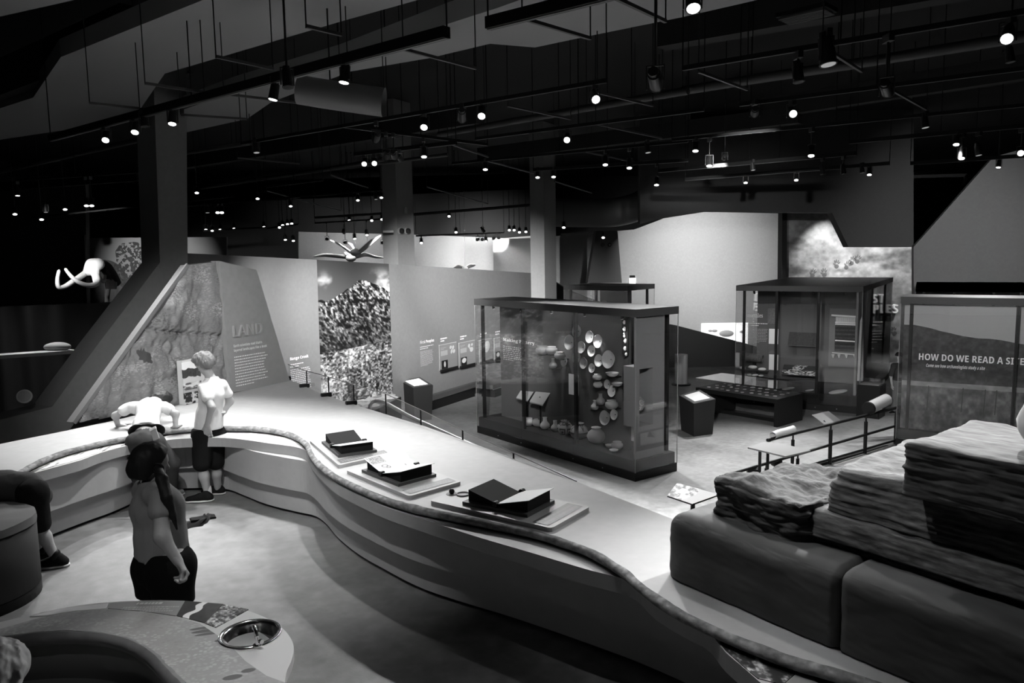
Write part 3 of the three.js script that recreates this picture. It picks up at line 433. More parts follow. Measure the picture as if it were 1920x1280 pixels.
  const la = Dp(-20, 669, 17.6), lb = Dp(138, 658, 19.2); single('curtain_ledge', bar(la, lb, 0.5, 0.08), mat(0.42, 0.7), 'pale narrow ledge in front of the dark curtain', 'ledge');
  const bs = new THREE.SphereGeometry(0.26, 20, 12); bs.scale(1.25, 0.45, 0.8); const bp = Dp(124, 671, 17.9); bs.translate(lb.x - 0.25, lb.y + 0.14, lb.z + 0.25); single('ledge_stone', bs, mat(0.3, 0.9), 'rounded stone at the end of the curtain ledge', 'stone');
  const dg = thing('fossil_disc', 'round pale fossil disc propped on the parapet', 'disc'), dp = Dp(47, 752, 12.6), cyl = new THREE.CylinderGeometry(0.115, 0.115, 0.03, 28); cyl.rotateX(1.2); cyl.rotateY(0.4); cyl.translate(dp.x, dp.y + 0.08, dp.z); obj('disc', cyl, mat(0.5, 0.7), dg); const rg = new THREE.TorusGeometry(0.105, 0.012, 8, 28); rg.rotateX(-0.37); rg.rotateY(0.4); rg.translate(dp.x, dp.y + 0.085, dp.z + 0.01); obj('rim', rg, mat(0.7, 0.6), dg);
}
// ---- rock art wall
{
  const A = Zp(-31.38);
  const spots = [[1524, 511, 0.2], [1546, 510, -0.1], [1569, 494, 0.1], [1588, 496, 0.5], [1598, 488, 0.3], [1608, 485, 0.2], [1677, 620, -0.3]];
  spots.forEach(([px, py, rot], i) => {
    const s = 7.5 * 29 / FOCAL, r = [W(A, px - 10, py + 12), W(A, px + 10, py + 12), W(A, px + 10, py - 12), W(A, px - 10, py - 12)].map((p) => p.setZ(-31.385));
    const m = vinyl(64, 80, 0.2, (x, w, h) => { x.translate(w / 2, h / 2 + 10); x.rotate(rot); x.fillStyle = 'rgba(70,70,70,0.75)'; x.beginPath(); x.ellipse(0, 6, 13, 12, 0, 0, 7); x.fill(); for (const [a, l] of [[-1.15, 20], [-0.5, 30], [-0.12, 34], [0.26, 32], [0.65, 27]]) { x.save(); x.rotate(a); x.beginPath(); x.ellipse(0, -l + 6, 3.2, 10, 0, 0, 7); x.fill(); x.restore(); } });
    single('hand_print', quad(...r), m, i < 6 ? 'dark painted hand shape in the row on the stone-coloured wall' : 'dark painted hand shape low beside the FIRST PEOPLES text', 'hand print', 'hand shapes on the stone-coloured wall');
  });
  const wl = thing('raised_title', 'raised white FIRST PEOPLES letters on the stone-coloured wall', 'lettering');
  for (const [t, pxR, pyB, hpx] of [['FIRST', 1656, 567, 16], ['PEOPLES', 1681, 586, 16]]) {
    const e = W(A, pxR, pyB), size = hpx * 31.4 / FOCAL; const g = new TextGeometry(t, { font: fontBold, size, depth: 0.14, curveSegments: 5 }); g.computeBoundingBox(); g.translate(e.x - g.boundingBox.max.x, e.y, -31.39); obj('letters', g, mat(0.85, 0.5), wl);
  }
  single('wall_text', quad(...rectOn(A, 1610, 600, 1664, 665, 0.01)), vinyl(256, 300, 0.85, (x, w) => { dashes(x, 60, 12, w - 80, 2, 26, 12, 0.85); dashes(x, 60, 90, w - 70, 5, 24, 8, 0.8); dashes(x, 60, 240, w - 110, 1, 20, 8, 0.8); }), 'small white paragraph under the FIRST PEOPLES letters', 'wall text');
  const nz = Zp(-36.95), nr = rectOn(nz, 1315, 606, 1402, 650, 0.02), nt = thing('lit_niche', 'bright lit display niche low on the pale grey wall', 'niche');
  obj('light_panel', sheet(nz, nr, 0.02), mat(0.8, 0.6, { emissive: gray(1), emissiveIntensity: 0.75 }), nt);
  { const c = nr[0].clone().lerp(nr[2], 0.5), l = new THREE.RectAreaLight(0xffffff, 3, 2.1, 0.9); l.position.set(c.x, c.y, c.z + 0.08); l.lookAt(c.x, c.y, c.z + 5); nt.add(l); }
  for (const [px, py, rx] of [[1332, 620, 0.10], [1340, 620, 0.12], [1362, 625, 0.3], [1392, 622, 0.12]]) { const s = new THREE.SphereGeometry(rx, 14, 10); s.scale(1.2, 0.55, 0.6); const p = W(offsetPlane(nz, 0.2), px, py); s.translate(p.x, p.y, p.z); single('niche_basket', s, mat(0.3, 0.9), 'small woven basket in the lit wall niche', 'basket', 'baskets in the lit niche'); }
  const ex = thing('exit_sign', 'tiny bright box sign high on the pale wall behind the pottery case', 'sign'), er = rectOn(nz, 1180, 521, 1192, 531.5, 0.1); obj('lit_face', sheet(nz, er, 0.08), mat(0.8, 0.5, { emissive: gray(1), emissiveIntensity: 1.2 }), ex); obj('bracket', bar(er[3].clone().lerp(er[2], 0.5), er[3].clone().lerp(er[2], 0.5).add(V3(0, 0.1, -0.1)), 0.25, 0.06), M.black, ex);
}
// ================================================================ GLASS CASES AND FURNITURE OF THE LOWER GALLERY
const dirOf = (deg) => V3(Math.sin(rad(deg)), 0, -Math.cos(rad(deg)));   // bearing from straight ahead to the right
// a showcase: near corner C, side a running left-away, side b running right-away
function showcase(o) {
  const { C, L, D, H, a, b, label, bays = 3, plinth = 0.18, capH = 0.16 } = o;
  const g = thing('glass_showcase', label, 'display case', 'tall glass showcases');
  const nA = b.clone().negate(), loc = (s, t, y) => C.clone().addScaledVector(a, s).addScaledVector(b, t).setY(LOW + y);
  const ex = a.clone().negate(), slabAt = (s0, s1, t0, t1, y0, y1) => { const q = box(s1 - s0, y1 - y0, t1 - t0); return frame(q, loc((s0 + s1) / 2, (t0 + t1) / 2, (y0 + y1) / 2), ex, nA); };
  obj('plinth', slabAt(0, L, 0, D, 0, plinth), M.blackSat, g, 'black base');
  obj('cap', [slabAt(-0.01, L + 0.01, -0.01, D + 0.01, H - capH, H)], mat(0.04, 0.5, { specularIntensity: 0.5 }), g, 'dark top frame');
  obj('deck', slabAt(0.03, L - 0.03, 0.04, D - 0.04, plinth, o.deck || 0.4), M.blackMatte, g, 'black interior deck');
  for (let i = 0; i < bays; i++) for (const t of o.backGlass === false ? [0.006] : [0.006, D - 0.006]) obj('glass_pane', slabAt(L * i / bays + 0.006, L * (i + 1) / bays - 0.006, t - 0.005, t + 0.005, plinth, H - capH), M.glass, g);
  for (const s of [0.006, L - 0.006]) obj('glass_pane', slabAt(s - 0.005, s + 0.005, 0.014, D - 0.014, plinth, H - capH), M.glass, g);
  for (let i = 0; i <= bays; i++) for (const t of [0.1, D - 0.1]) { if (i === 0 && t === 0.1) continue; const s = i === 0 ? 0.22 : i === bays ? L - 0.22 : L * i / bays; obj('post', slabAt(s - 0.035, s + 0.035, t - 0.035, t + 0.035, plinth, H - capH), M.black, g); }
  for (let i = 1; i < bays * 2; i += 1) obj('lock', rod(loc(L * i / bays / 2, -0.004, plinth * 0.5), loc(L * i / bays / 2, -0.012, plinth * 0.5), 0.014), M.steel, g);
  for (const [s, t] of [[0, 0], [L, 0], [0, D], [L, D]]) obj('glass_edge', slabAt(s - 0.006, s + 0.006, t - 0.006, t + 0.006, plinth, H - capH), mat(0.16, 0.3), g, 'polished glass corner edge');
  return { g, loc, slabAt, ex, nA, L, D, H };
}
function caseFromPx(cx, cy, angA, leftX, rightX, topY, extra) {
  const C = P(cx, cy, LOW), a = dirOf(angA), b = dirOf(angA + 90);
  const pa = plane(C, rad(angA)), pb = plane(C, rad(angA + 90));
  const L = W(pa, leftX, cy).sub(C).dot(a), D = W(pb, rightX, cy).sub(C).dot(b), H = Dp(cx, topY, -C.z).y - LOW;
  return showcase({ C, a, b, L, D, H, ...extra });
}
const lampHead = (g, p, aim, I, ang, r = 0.035) => { // small spotlight under a case cap: housing, lens and its light
  const d = aim.clone().sub(p).normalize(); obj('case_light', rod(p.clone().addScaledVector(d, -0.09), p, r, r, 10), M.black, g); obj('lamp_lens', rod(p, p.clone().addScaledVector(d, 0.004), r * 0.8, r * 0.8, 10), mat(0.8, 0.5, { emissive: gray(1), emissiveIntensity: 1.0 }), g);
  const l = new THREE.SpotLight(0xffffff, I, 0, ang, 0.8, 2); l.castShadow = true; l.position.copy(p.clone().addScaledVector(d, 0.02)); l.target.position.copy(aim); l.shadow.radius = 1.5; g.add(l); g.add(l.target);
};
const lathe = (pts, n = 20) => new THREE.LatheGeometry(pts.map(([r, y]) => new THREE.Vector2(r, y)), n);
const potShapes = {
  olla: (r) => lathe([[0.001, 0], [0.5, 0.02], [0.85, 0.3], [1, 0.75], [0.88, 1.15], [0.55, 1.42], [0.45, 1.55], [0.56, 1.7], [0.5, 1.7], [0.4, 1.55], [0.001, 1.4]].map(([a, b]) => [a * r, b * r])),
  jug: (r) => lathe([[0.001, 0], [0.6, 0.03], [0.95, 0.5], [0.9, 1.0], [0.45, 1.5], [0.36, 2.1], [0.46, 2.3], [0.38, 2.3], [0.3, 2.05], [0.001, 1.9]].map(([a, b]) => [a * r, b * r])),
  bowl: (r) => lathe([[0.001, 0], [0.4, 0.02], [0.8, 0.28], [1, 0.62], [0.95, 0.62], [0.74, 0.32], [0.35, 0.1], [0.001, 0.08]].map(([a, b]) => [a * r, b * r])),
  jar: (r) => lathe([[0.001, 0], [0.6, 0.02], [1, 0.45], [0.95, 0.9], [0.66, 1.1], [0.74, 1.25], [0.66, 1.25], [0.55, 1.1], [0.001, 1.0]].map(([a, b]) => [a * r, b * r])),
};
const geoTex = canvasTex(256, 128, (x, w, h) => { x.fillStyle = css(0.72); x.fillRect(0, 0, w, h); x.strokeStyle = css(0.18); x.lineWidth = 5; for (let k = 0; k < 6; k++) for (let j = 0; j < 3; j++) { x.beginPath(); const X = k * 43 + 8, Y = j * 40 + 8; x.moveTo(X, Y + 28); x.lineTo(X, Y); x.lineTo(X + 28, Y); x.lineTo(X + 28, Y + 22); x.lineTo(X + 10, Y + 22); x.lineTo(X + 10, Y + 10); x.lineTo(X + 20, Y + 10); x.stroke(); } });
const bandTex = canvasTex(256, 128, (x, w, h) => { x.fillStyle = css(0.66); x.fillRect(0, 0, w, h); x.strokeStyle = css(0.22); x.lineWidth = 4; for (let k = 0; k < 8; k++) { x.beginPath(); x.moveTo(k * 32, 40); x.lineTo(k * 32 + 16, 80); x.lineTo(k * 32 + 32, 40); x.stroke(); } x.fillStyle = css(0.25); x.fillRect(0, 28, w, 5); x.fillRect(0, 88, w, 5); });
const potM = [mat(0.42, 0.7), mat(0.28, 0.75), mat(0.55, 0.7), mat(0.75, 0.7, { map: geoTex }), mat(0.7, 0.7, { map: bandTex })];
// ---- 1: the pottery case
{
  const c = caseFromPx(1191, 903, -36.5, 897, 1269, 580, { label: 'tall glass showcase of pottery with three front panes', deck: 0.42 });
  const sp = c.D * 0.46, spine = { p0: c.loc(0, sp, 0).setY(0), d: c.ex, n: c.nA };
  obj('spine_panel', c.slabAt(0.75, Math.min(c.L - 0.1, W(spine, 938, 640).sub(spine.p0).dot(c.ex) * -1), sp, sp + 0.06, 0.42, c.H - 0.2), mat(0.07, 0.85), c.g, 'dark grey inner display wall');
  { const t0 = 0.12, t1 = c.D - 0.3, y0 = 0.42, y1 = c.H - 0.18, m = mat(0.14, 0.85);   // end panel with a real opening into a closed niche
    obj('end_panel', [c.slabAt(0.10, 0.16, t0, 0.22, y0, y1), c.slabAt(0.10, 0.16, 0.62, t1, y0, y1), c.slabAt(0.10, 0.16, 0.22, 0.62, y0, 1.1), c.slabAt(0.10, 0.16, 0.22, 0.62, 2.3, y1)], m, c.g, 'grey inner end panel with an upright opening');
    obj('end_niche', [c.slabAt(0.16, 0.5, 0.19, 0.22, 1.07, 2.33), c.slabAt(0.16, 0.5, 0.62, 0.65, 1.07, 2.33), c.slabAt(0.16, 0.5, 0.22, 0.62, 1.07, 1.1), c.slabAt(0.16, 0.5, 0.22, 0.62, 2.3, 2.33), c.slabAt(0.5, 0.53, 0.19, 0.65, 1.07, 2.33)], m, c.g, 'niche behind the opening'); }
  obj('text_print', quad(...rectOn(spine, 942, 630, 1004, 690, 0.01)), vinyl(256, 256, 0.8, (x, w) => { x.font = 'bold 40px serif'; x.fillText('Making Pottery', 4, 44, w - 8); dashes(x, 4, 90, w * 0.6, 8, 18, 7, 0.65); }), c.g);
  obj('white_label', sheet(spine, rectOn(spine, 1066, 700, 1084, 742, 0.25), 0.01), mat(0.95, 0.5), c.g, 'bright white label sheet');
  // sherd strip
  const st = rectOn(spine, 1166, 596, 1177, 665, 0.2); obj('sherd_board', sheet(spine, st, 0.03), M.blackMatte, c.g, 'dark strip');
  for (const [px, py, r] of [[1170.5, 604, 0.045], [1171, 617, 0.055], [1170, 625, 0.03], [1170.5, 630, 0.032], [1172.5, 639, 0.05], [1172, 653, 0.05], [1174, 664, 0.04]]) { const s = new THREE.DodecahedronGeometry(r, 0); s.scale(1, 1, 0.3); const p = W(offsetPlane(spine, 0.22), px, py); s.rotateY(0.6); s.translate(p.x, p.y, p.z); single('pottery_sherd', s, mat(0.7, 0.8), 'pale pottery sherd on the dark strip in the pottery case', 'sherd', 'sherds in the pottery case'); }
  // tilted reading boards
  for (const [x0, x1, y, l] of [[968, 990, 745, 'sloped grey text board nearer the tall left post in the pottery case'], [993, 1018, 752, 'sloped grey text board beside the open middle of the pottery case'], [1063, 1090, 772, 'sloped grey text board below the white label']]) { const yy = LOW + (y > 760 ? 0.75 : 1.05), a = P(x0, y, yy), bq = P(x1, y + (x1 - x0) * 0.27, yy), k = c.nA.clone().multiplyScalar(-0.25).setY(0.28), bd = quad(a, bq, bq.clone().add(k), a.clone().add(k)), bd2 = quad(a.clone().add(V3(0, -0.03, 0)), a, bq, bq.clone().add(V3(0, -0.03, 0))); const T = thing('text_board', l, 'text board', 'boards in the pottery case'); obj('board', mergeG([bd, bd2]), mat(0.25, 0.7, { side: THREE.DoubleSide }), T); const f = a.clone().lerp(bq, 0.5).addScaledVector(k, 0.5); obj('stand', rod(f.clone().setY(LOW + 0.42), f, 0.02), M.black, T); }
  // bowls fixed on the spine, mouths turned to the viewer
  const mouth = c.nA.clone().add(V3(-0.1, 0.15, 0)).normalize();
  const bowls = [[1086, 621, 13, 'topmost bowl of the cluster on the inner wall'], [1073, 642, 15], [1110, 632, 12], [1126, 640, 13], [1094, 651, 12], [1113, 658, 11], [1085, 670, 12], [1098, 681, 11], [1127, 676, 12], [1147, 674, 17, 'largest deep bowl of the cluster on the inner wall'], [1061, 678, 10], [1113, 690, 9], [1142, 720, 9], [1151, 733, 11]];
  const fixed = (name, px, py, rp, shape, m, lab, grp, off) => { const T = thing(name, lab, 'bowl', grp); const r = rp * 17.2 / FOCAL, gq = potShapes.bowl(r); gq.scale(1, 0.9, 1); gq.applyQuaternion(new THREE.Quaternion().setFromUnitVectors(UPV, mouth)); const p = W(offsetPlane(spine, off), px, py); gq.translate(p.x, p.y, p.z); obj('body', gq, m, T); obj('wall_pin', rod(W(spine, px, py).addScaledVector(c.nA, -0.02), p.clone().addScaledVector(mouth, 0.02), 0.012), M.black, T); return p; };
  bowls.forEach(([px, py, r, l], i) => fixed('pottery_bowl', px, py, r, 'bowl', potM[[2, 2, 1, 2, 2, 2, 0, 1, 2, 0][i % 10]], l || 'pale bowl fixed mouth outwards on the inner wall', 'bowls on the inner wall of the pottery case', 0.12));
  // shelves holding jars
  const put = (px, py, shape, rp, m, y, lab, grp, name = 'pottery_jar') => { const p = P(px, py, y), r = rp * -p.z / FOCAL; const T = thing(name, lab, 'pot', grp), gq = potShapes[shape](r); gq.translate(p.x, p.y, p.z); obj('body', gq, potM[m], T); return T; };
  for (const [px, py, sh, r, m] of [[1017, 664, 'jar', 13, 1], [1034, 664, 'jar', 12, 1], [1050, 673, 'jar', 11, 1], [1037, 690, 'jug', 8, 1], [1120, 712, 'jar', 9, 0], [1148, 706, 'bowl', 13, 0], [1121, 726, 'jar', 9, 0], [1157, 724, 'bowl', 11, 1], [1126, 758, 'jug', 9, 1], [1147, 766, 'jar', 13, 1], [1115, 768, 'jug', 8, 0]]) {
    const pc = W(offsetPlane(spine, 0.22), px, py), T = thing('pottery_jar', 'clay jar on a small bracket of the inner wall', 'pot', 'jars on brackets in the pottery case'), rr = r * -pc.z / FOCAL, gq = potShapes[sh](rr); gq.translate(pc.x, pc.y, pc.z); obj('body', gq, potM[m], T); obj('bracket', bar(pc.clone().add(V3(0, -0.012, 0)).addScaledVector(c.nA, 0.08), pc.clone().add(V3(0, -0.012, 0)).addScaledVector(c.nA, -0.24), 0.12, 0.02), M.black, T, 'black wall bracket');
  }
  const yd = LOW + 0.42;
  for (const [px, py, sh, r, m, l] of [[991, 797, 'jar', 11, 0, 'small round jar at the end of the deck row'], [1008, 799, 'jar', 11, 1, 'dark squat jar second in the deck row'], [1022, 804, 'jug', 10, 2, 'plain pale jug in the deck row'], [1041, 808, 'jug', 9, 2, 'slender pale bottle in the deck row'], [1060, 814, 'olla', 16, 3, 'olla painted with a stepped fret pattern'], [1086, 822, 'olla', 18, 4, 'wide olla with zigzag painted bands'], [1118, 830, 'olla', 18, 0, 'large plain olla in the deck row'], [1157, 842, 'jar', 12, 1, 'dark jar near the end panel on the deck'], [1142, 838, 'bowl', 8, 2, 'little pale bowl near the end panel on the deck'], [1151, 848, 'bowl', 9, 2, 'footed pale bowl near the end panel on the deck']]) put(px, py, sh, r, m, yd, l, null);
  for (const [px, py, r, l] of [[1139, 783, 14, 'large tilted plate leaning near the end panel'], [1155, 777, 10, 'dark ringed plate above the leaning plate'], [1175, 774, 5, 'tiny pale ring near the end panel']]) fixed('pottery_plate', px, py, r, 'bowl', potM[1], l, null, 0.28);
  { const q = new THREE.SphereGeometry(0.16, 20, 14, 0, Math.PI * 2, 0, 1.2); const p = c.loc(0.26, 0.36, 1.55); q.scale(1, 0.6, 1); q.rotateZ(-1.57); q.rotateY(rad(36.5)); q.translate(p.x, p.y, p.z); single('painted_bowl', q, mat(0.9, 0.6, { map: geoTex, side: THREE.DoubleSide }), 'black and white painted bowl in the end recess of the pottery case', 'bowl'); }
  for (let i = 0; i < 5; i++) { const p = c.loc(c.L * (0.1 + 0.2 * i), 0.2, c.H - 0.24); lampHead(c.g, p, c.loc(c.L * (0.1 + 0.2 * i), sp * 0.85, 0.9), 6, 0.6); }
}
// ---- 2: the case behind it
{
  const c = caseFromPx(1176, 742, -50, 1059, 1226, 536, { label: 'glass showcase half hidden behind the pottery case', bays: 2 });
  obj('spine_panel', c.slabAt(0.4, c.L - 0.9, c.D * 0.5, c.D * 0.5 + 0.06, 0.42, c.H - 0.2), mat(0.06, 0.85), c.g, 'dark inner display wall');
  for (const [s, y, r] of [[c.L * 0.55, 2.9, 0.12], [c.L * 0.3, 2.85, 0.09], [c.L * 0.72, 2.75, 0.09]]) { const q = new THREE.TorusGeometry(r, 0.025, 8, 20, 2); const p = c.loc(s, c.D * 0.5 - 0.12, y); q.translate(p.x, p.y, p.z); single('curved_horn', q, mat(0.5, 0.7), 'pale curved horn in the case behind the pottery', 'horn', 'horns in the rear case'); }
}
// ---- 3: the textile case
{
  const c = caseFromPx(1610, 776, -58, 1377, 1664, 537, { label: 'tall glass showcase of textiles beside the table case', deck: 0.5 });
  const sp = c.D * 0.3, pl = { p0: c.loc(0, sp, 0).setY(0), d: c.ex, n: c.nA }, q = offsetPlane(pl, 0.03);
  obj('spine_panel', c.slabAt(0.25, Math.min(c.L - 0.08, W(pl, 1398, 640).sub(pl.p0).dot(c.ex) * -1), sp, sp + 0.06, 0.5, c.H - 0.2), mat(0.07, 0.85), c.g, 'dark inner display wall');
  obj('end_panel', c.slabAt(0.12, 0.18, 0.12, c.D * 0.45, 0.5, c.H - 0.18), mat(0.15, 0.85), c.g, 'grey inner end panel');
  obj('text_print', quad(...rectOn(pl, 1404, 585, 1442, 648, 0.02)), vinyl(256, 400, 0.85, (x, w) => { x.font = '64px serif'; x.fillText('Textiles', 4, 60, 170); dashes(x, 4, 130, w - 30, 2, 24, 10, 0.85); dashes(x, 4, 200, w - 20, 10, 18, 7, 0.6); }), c.g);
  for (const [x0, y0, x1, y1] of [[1442, 616, 1459, 645], [1442, 664, 1459, 694], [1441, 711, 1458, 728]]) obj('photo_label', sheet(pl, rectOn(pl, x0, y0, x1, y1, 0.03), 0.01), mat(0.6, 0.6), c.g, 'pale photo label');
  const weave = dataTex(128, 128, (u, v) => 0.35 + 0.5 * (fbm(u * 40, v * 24, 2, 3)) * (0.6 + 0.4 * Math.sin(u * 120)), true);
  single('feather_textile', sheet(pl, rectOn(pl, 1440, 578, 1453, 607, 0.06), 0.03), mat(0.5, 0.95, { map: weave }), 'rough speckled textile scrap high on the Textiles panel', 'textile');
  // sandal board and woven piece on tilted boards
  const tilt = (x0, y0, x1, y1, m, name, l, cat, dep) => { const r = rectOn(pl, x0, y0, x1, y1, 0.12), k = c.nA.clone().multiplyScalar(dep); const a = r[0].clone().add(k), b = r[1].clone().add(k); const T = thing(name, l, cat); obj('textile', quad(a, b, r[2], r[3]), m, T); obj('board', mergeG([quad(a.clone().add(V3(0, -0.02, 0)), b.clone().add(V3(0, -0.02, 0)), b, a), quad(r[3].clone().add(V3(0, -0.02, 0)), r[2].clone().add(V3(0, -0.02, 0)), b.clone().add(V3(0, -0.02, 0)), a.clone().add(V3(0, -0.02, 0)))]), mat(0.06, 0.9, { side: THREE.DoubleSide }), T); return T; };
  const net = dataTex(128, 128, (u, v) => { const d = fbm(u * 20, v * 20, 3, 4), m = u * 1.2 - v * 0.4; return d > 0.5 && (Math.abs(m - 0.25) < 0.22 || v < 0.45) ? 0.72 : 0.16; }, true);
  tilt(1470, 683, 1532, 702, mat(0.8, 0.95, { map: net, side: THREE.DoubleSide }), 'netted_textile', 'pale netted fibre piece on a tilted dark board', 'textile', 0.35);
  tilt(1480, 622, 1534, 648, mat(0.12, 0.95, { map: weave, side: THREE.DoubleSide }), 'dark_textile', 'dark woven cloth hanging above the netted piece', 'textile', 0.2);
  { const p = W(offsetPlane(pl, 0.25), 1397, 668), p2 = W(offsetPlane(pl, 0.25), 1430, 673); single('rolled_mat', tube([p, p.clone().lerp(p2, 0.5), p2], 0.13, 12, 14), mat(0.3, 0.9, { map: weave }), 'rolled woven mat on the Textiles panel side', 'mat'); }
  for (const [px, py, r] of [[1411, 688, 0.1], [1429, 692, 0.09], [1416, 703, 0.07], [1427, 704, 0.06]]) { const e = new THREE.SphereGeometry(r, 14, 10); e.scale(1.5, 0.6, 0.8); const p = W(offsetPlane(pl, 0.22), px, py); e.translate(p.x, p.y, p.z); single('fibre_sandal', e, mat(0.55, 0.95), 'small pale woven sandal below the rolled mat', 'sandal', 'sandals in the textile case'); const sh = W(offsetPlane(pl, 0.16), px, py + 4); }
  for (const y of [694, 707]) obj('glass_shelf', bar(W(offsetPlane(pl, 0.2), 1398, y - 2), W(offsetPlane(pl, 0.2), 1440, y + 3), 0.3, 0.012), M.steelDark, c.g, 'dark thin shelf');
  // loom: frame, rods and hanging warp
  { const T = thing('upright_loom', 'upright loom with pale rods and hanging fringes in the textile case', 'loom'), z = offsetPlane(pl, 0.1), R = (x0, y0, x1, y1, r) => rod(W(z, x0, y0), W(z, x1, y1), r, r, 8), pale = mat(0.55, 0.9);
    obj('backing', sheet(pl, rectOn(pl, 1556, 578, 1618, 690, 0.03), 0.02), mat(0.12, 0.9), T);
    obj('rod', R(1559, 591, 1616, 594.5, 0.035), pale, T); obj('rod', R(1566, 604, 1614, 606, 0.02), pale, T); obj('rod', R(1566, 607.5, 1614, 609.5, 0.02), pale, T); obj('rod', R(1566, 638, 1614, 641, 0.022), pale, T); obj('rod', R(1560, 661, 1614, 666, 0.02), mat(0.35, 0.9), T);
    for (let i = 0; i < 22; i++) { const t = i / 21; obj('warp_thread', R(1568 + t * 45, 594 + t * 2, 1568 + t * 45, 606 + t * 2, 0.012), pale, T); }
    const cl = dataTex(64, 64, (u, v) => 0.3 + 0.3 * (Math.sin(v * 40) > 0.3 ? 1 : 0) * fbm(u * 20, v * 20, 1, 2), true); obj('cloth', sheet(pl, rectOn(pl, 1566, 610, 1615, 660, 0.06), 0.02), mat(0.25, 0.95, { map: cl }), T);
    for (const px of [1562, 1573, 1587, 1602]) obj('fringe', rod(W(z, px, 664), W(z, px, 671), 0.05, 0.01, 8), pale, T); }
  { const T = thing('painted_post', 'slim tapering pale post in the end of the textile case', 'post'), p = c.loc(0.06, 0.42, 0.9); obj('body', rod(p, p.clone().add(V3(0, 1.7, 0)), 0.1, 0.045, 12), mat(0.4, 0.8), T); obj('finial', rod(p.clone().add(V3(0, 1.7, 0)), p.clone().add(V3(0, 1.85, 0)), 0.05, 0.005, 10), mat(0.5, 0.8), T); obj('stand', rod(c.loc(0.06, 0.42, 0.5), p, 0.09, 0.09, 12), M.blackMatte, T); }
  for (const [s, t, r] of [[0.6, 0.25, 0.3], [1.4, 0.3, 0.14], [2.0, 0.28, 0.2]]) { const e = new THREE.SphereGeometry(r, 14, 8); e.scale(1.4, 0.18, 0.4); const p = c.loc(s, t, 0.5 + r * 0.18); e.rotateY(rad(32)); e.translate(p.x, p.y, p.z); single('weaving_tool', e, mat(0.5, 0.9), 'pale weaving tool lying on the textile case deck', 'tool', 'tools in the textile case'); }
  for (let i = 0; i < 4; i++) lampHead(c.g, c.loc(c.L * (0.14 + 0.24 * i), 0.2, c.H - 0.24), c.loc(c.L * (0.14 + 0.24 * i), sp * 0.9, 1.4), 5, 0.6);
}
// ---- 4: the case with the site photograph
{
  const d0 = 18, tl = Dp(1690, 556, d0), a = dirOf(-58), b = dirOf(32), L = 4.6, D = 1.15, H = tl.y - LOW, C = tl.clone().addScaledVector(a, -L);
  const c = showcase({ C, a, b, L, D, H, label: 'glass showcase with a large landscape print asking about reading a site', bays: 2 });
  const pl = { p0: c.loc(0, 0.25, 0).setY(0), d: c.ex, n: c.nA };
  const ph = canvasTex(1024, 640, (x, w, h) => {
    const img = x.createImageData(w, h); for (let j = 0; j < h; j++) for (let i = 0; i < w; i++) {
      const u = i / w, v = 1 - j / h; const r1 = 0.84 - 0.09 * smooth(0.0, 0.34, u) - 0.05 * smooth(0.34, 0.7, u) + 0.03 * fbm(u * 8, 1, 1, 4), r2 = 0.66 - 0.13 * smooth(0.1, 0.4, u) + 0.10 * smooth(0.4, 0.7, u) + 0.04 * fbm(u * 9, 7, 1, 4); let s;
      if (v > Math.max(r1, r2)) s = 0.62 + 0.1 * (1 - v); else if (v > r2) s = 0.17 + 0.25 * (fbm(u * 60, v * 40, 2, 4) - 0.4); else if (v > 0.43) s = 0.13 + 0.34 * (fbm(u * 50, v * 36, 4, 4) - 0.42) + 0.1 * smooth(0.6, 0.43, v) * fbm(u * 9, v * 9, 1, 3); else if (v > 0.395) s = 0.5 + 0.2 * (fbm(u * 30, v * 30, 2, 3) - 0.5); else s = 0.3 + 0.5 * (fbm(u * 40, v * 22, 6, 5) - 0.5);
      const k = (j * w + i) * 4, q = clamp(s) * 255; img.data[k] = img.data[k + 1] = img.data[k + 2] = q; img.data[k + 3] = 255;
    } x.putImageData(img, 0, 0);
    x.strokeStyle = css(0.1); x.lineWidth = 4; for (const k of [130, 290, 390, 440, 560, 700, 860]) { x.beginPath(); x.moveTo(k, h * 0.6); x.lineTo(k - 4, h * 0.78); x.stroke(); }
    x.fillStyle = css(0.97); x.font = 'bold 42px sans-serif'; x.fillText('HOW DO WE READ A SITE', 74, 262, 478); x.font = 'italic bold 21px sans-serif'; x.fillText('Come see how archaeologists study a site', 112, 294, 270);
  });
  obj('landscape_print', sheet(pl, [c.loc(0.1, 0.25, 0.3), c.loc(0.1, 0.25, 0.3), c.loc(0.1, 0.25, 0.3), c.loc(0.1, 0.25, 0.3)].map((p, i) => c.loc(i === 0 || i === 3 ? L - 0.06 : 0.06, 0.25, i < 2 ? 0.2 : H - 0.2)), 0.05), mat(0.85, 0.6, { map: ph }), c.g, 'printed hills with white HOW DO WE READ A SITE title');
}
// ---- 5: far right case
{ const c = caseFromPx(1905, 728, -62, 1711, 1930, 529, { label: 'dark glass showcase standing against the grey screen wall', bays: 3 }); obj('spine_panel', c.slabAt(0.2, c.L - 0.2, c.D * 0.5, c.D * 0.5 + 0.05, 0.4, c.H - 0.2), mat(0.12, 0.9), c.g, 'dark inner display wall'); }
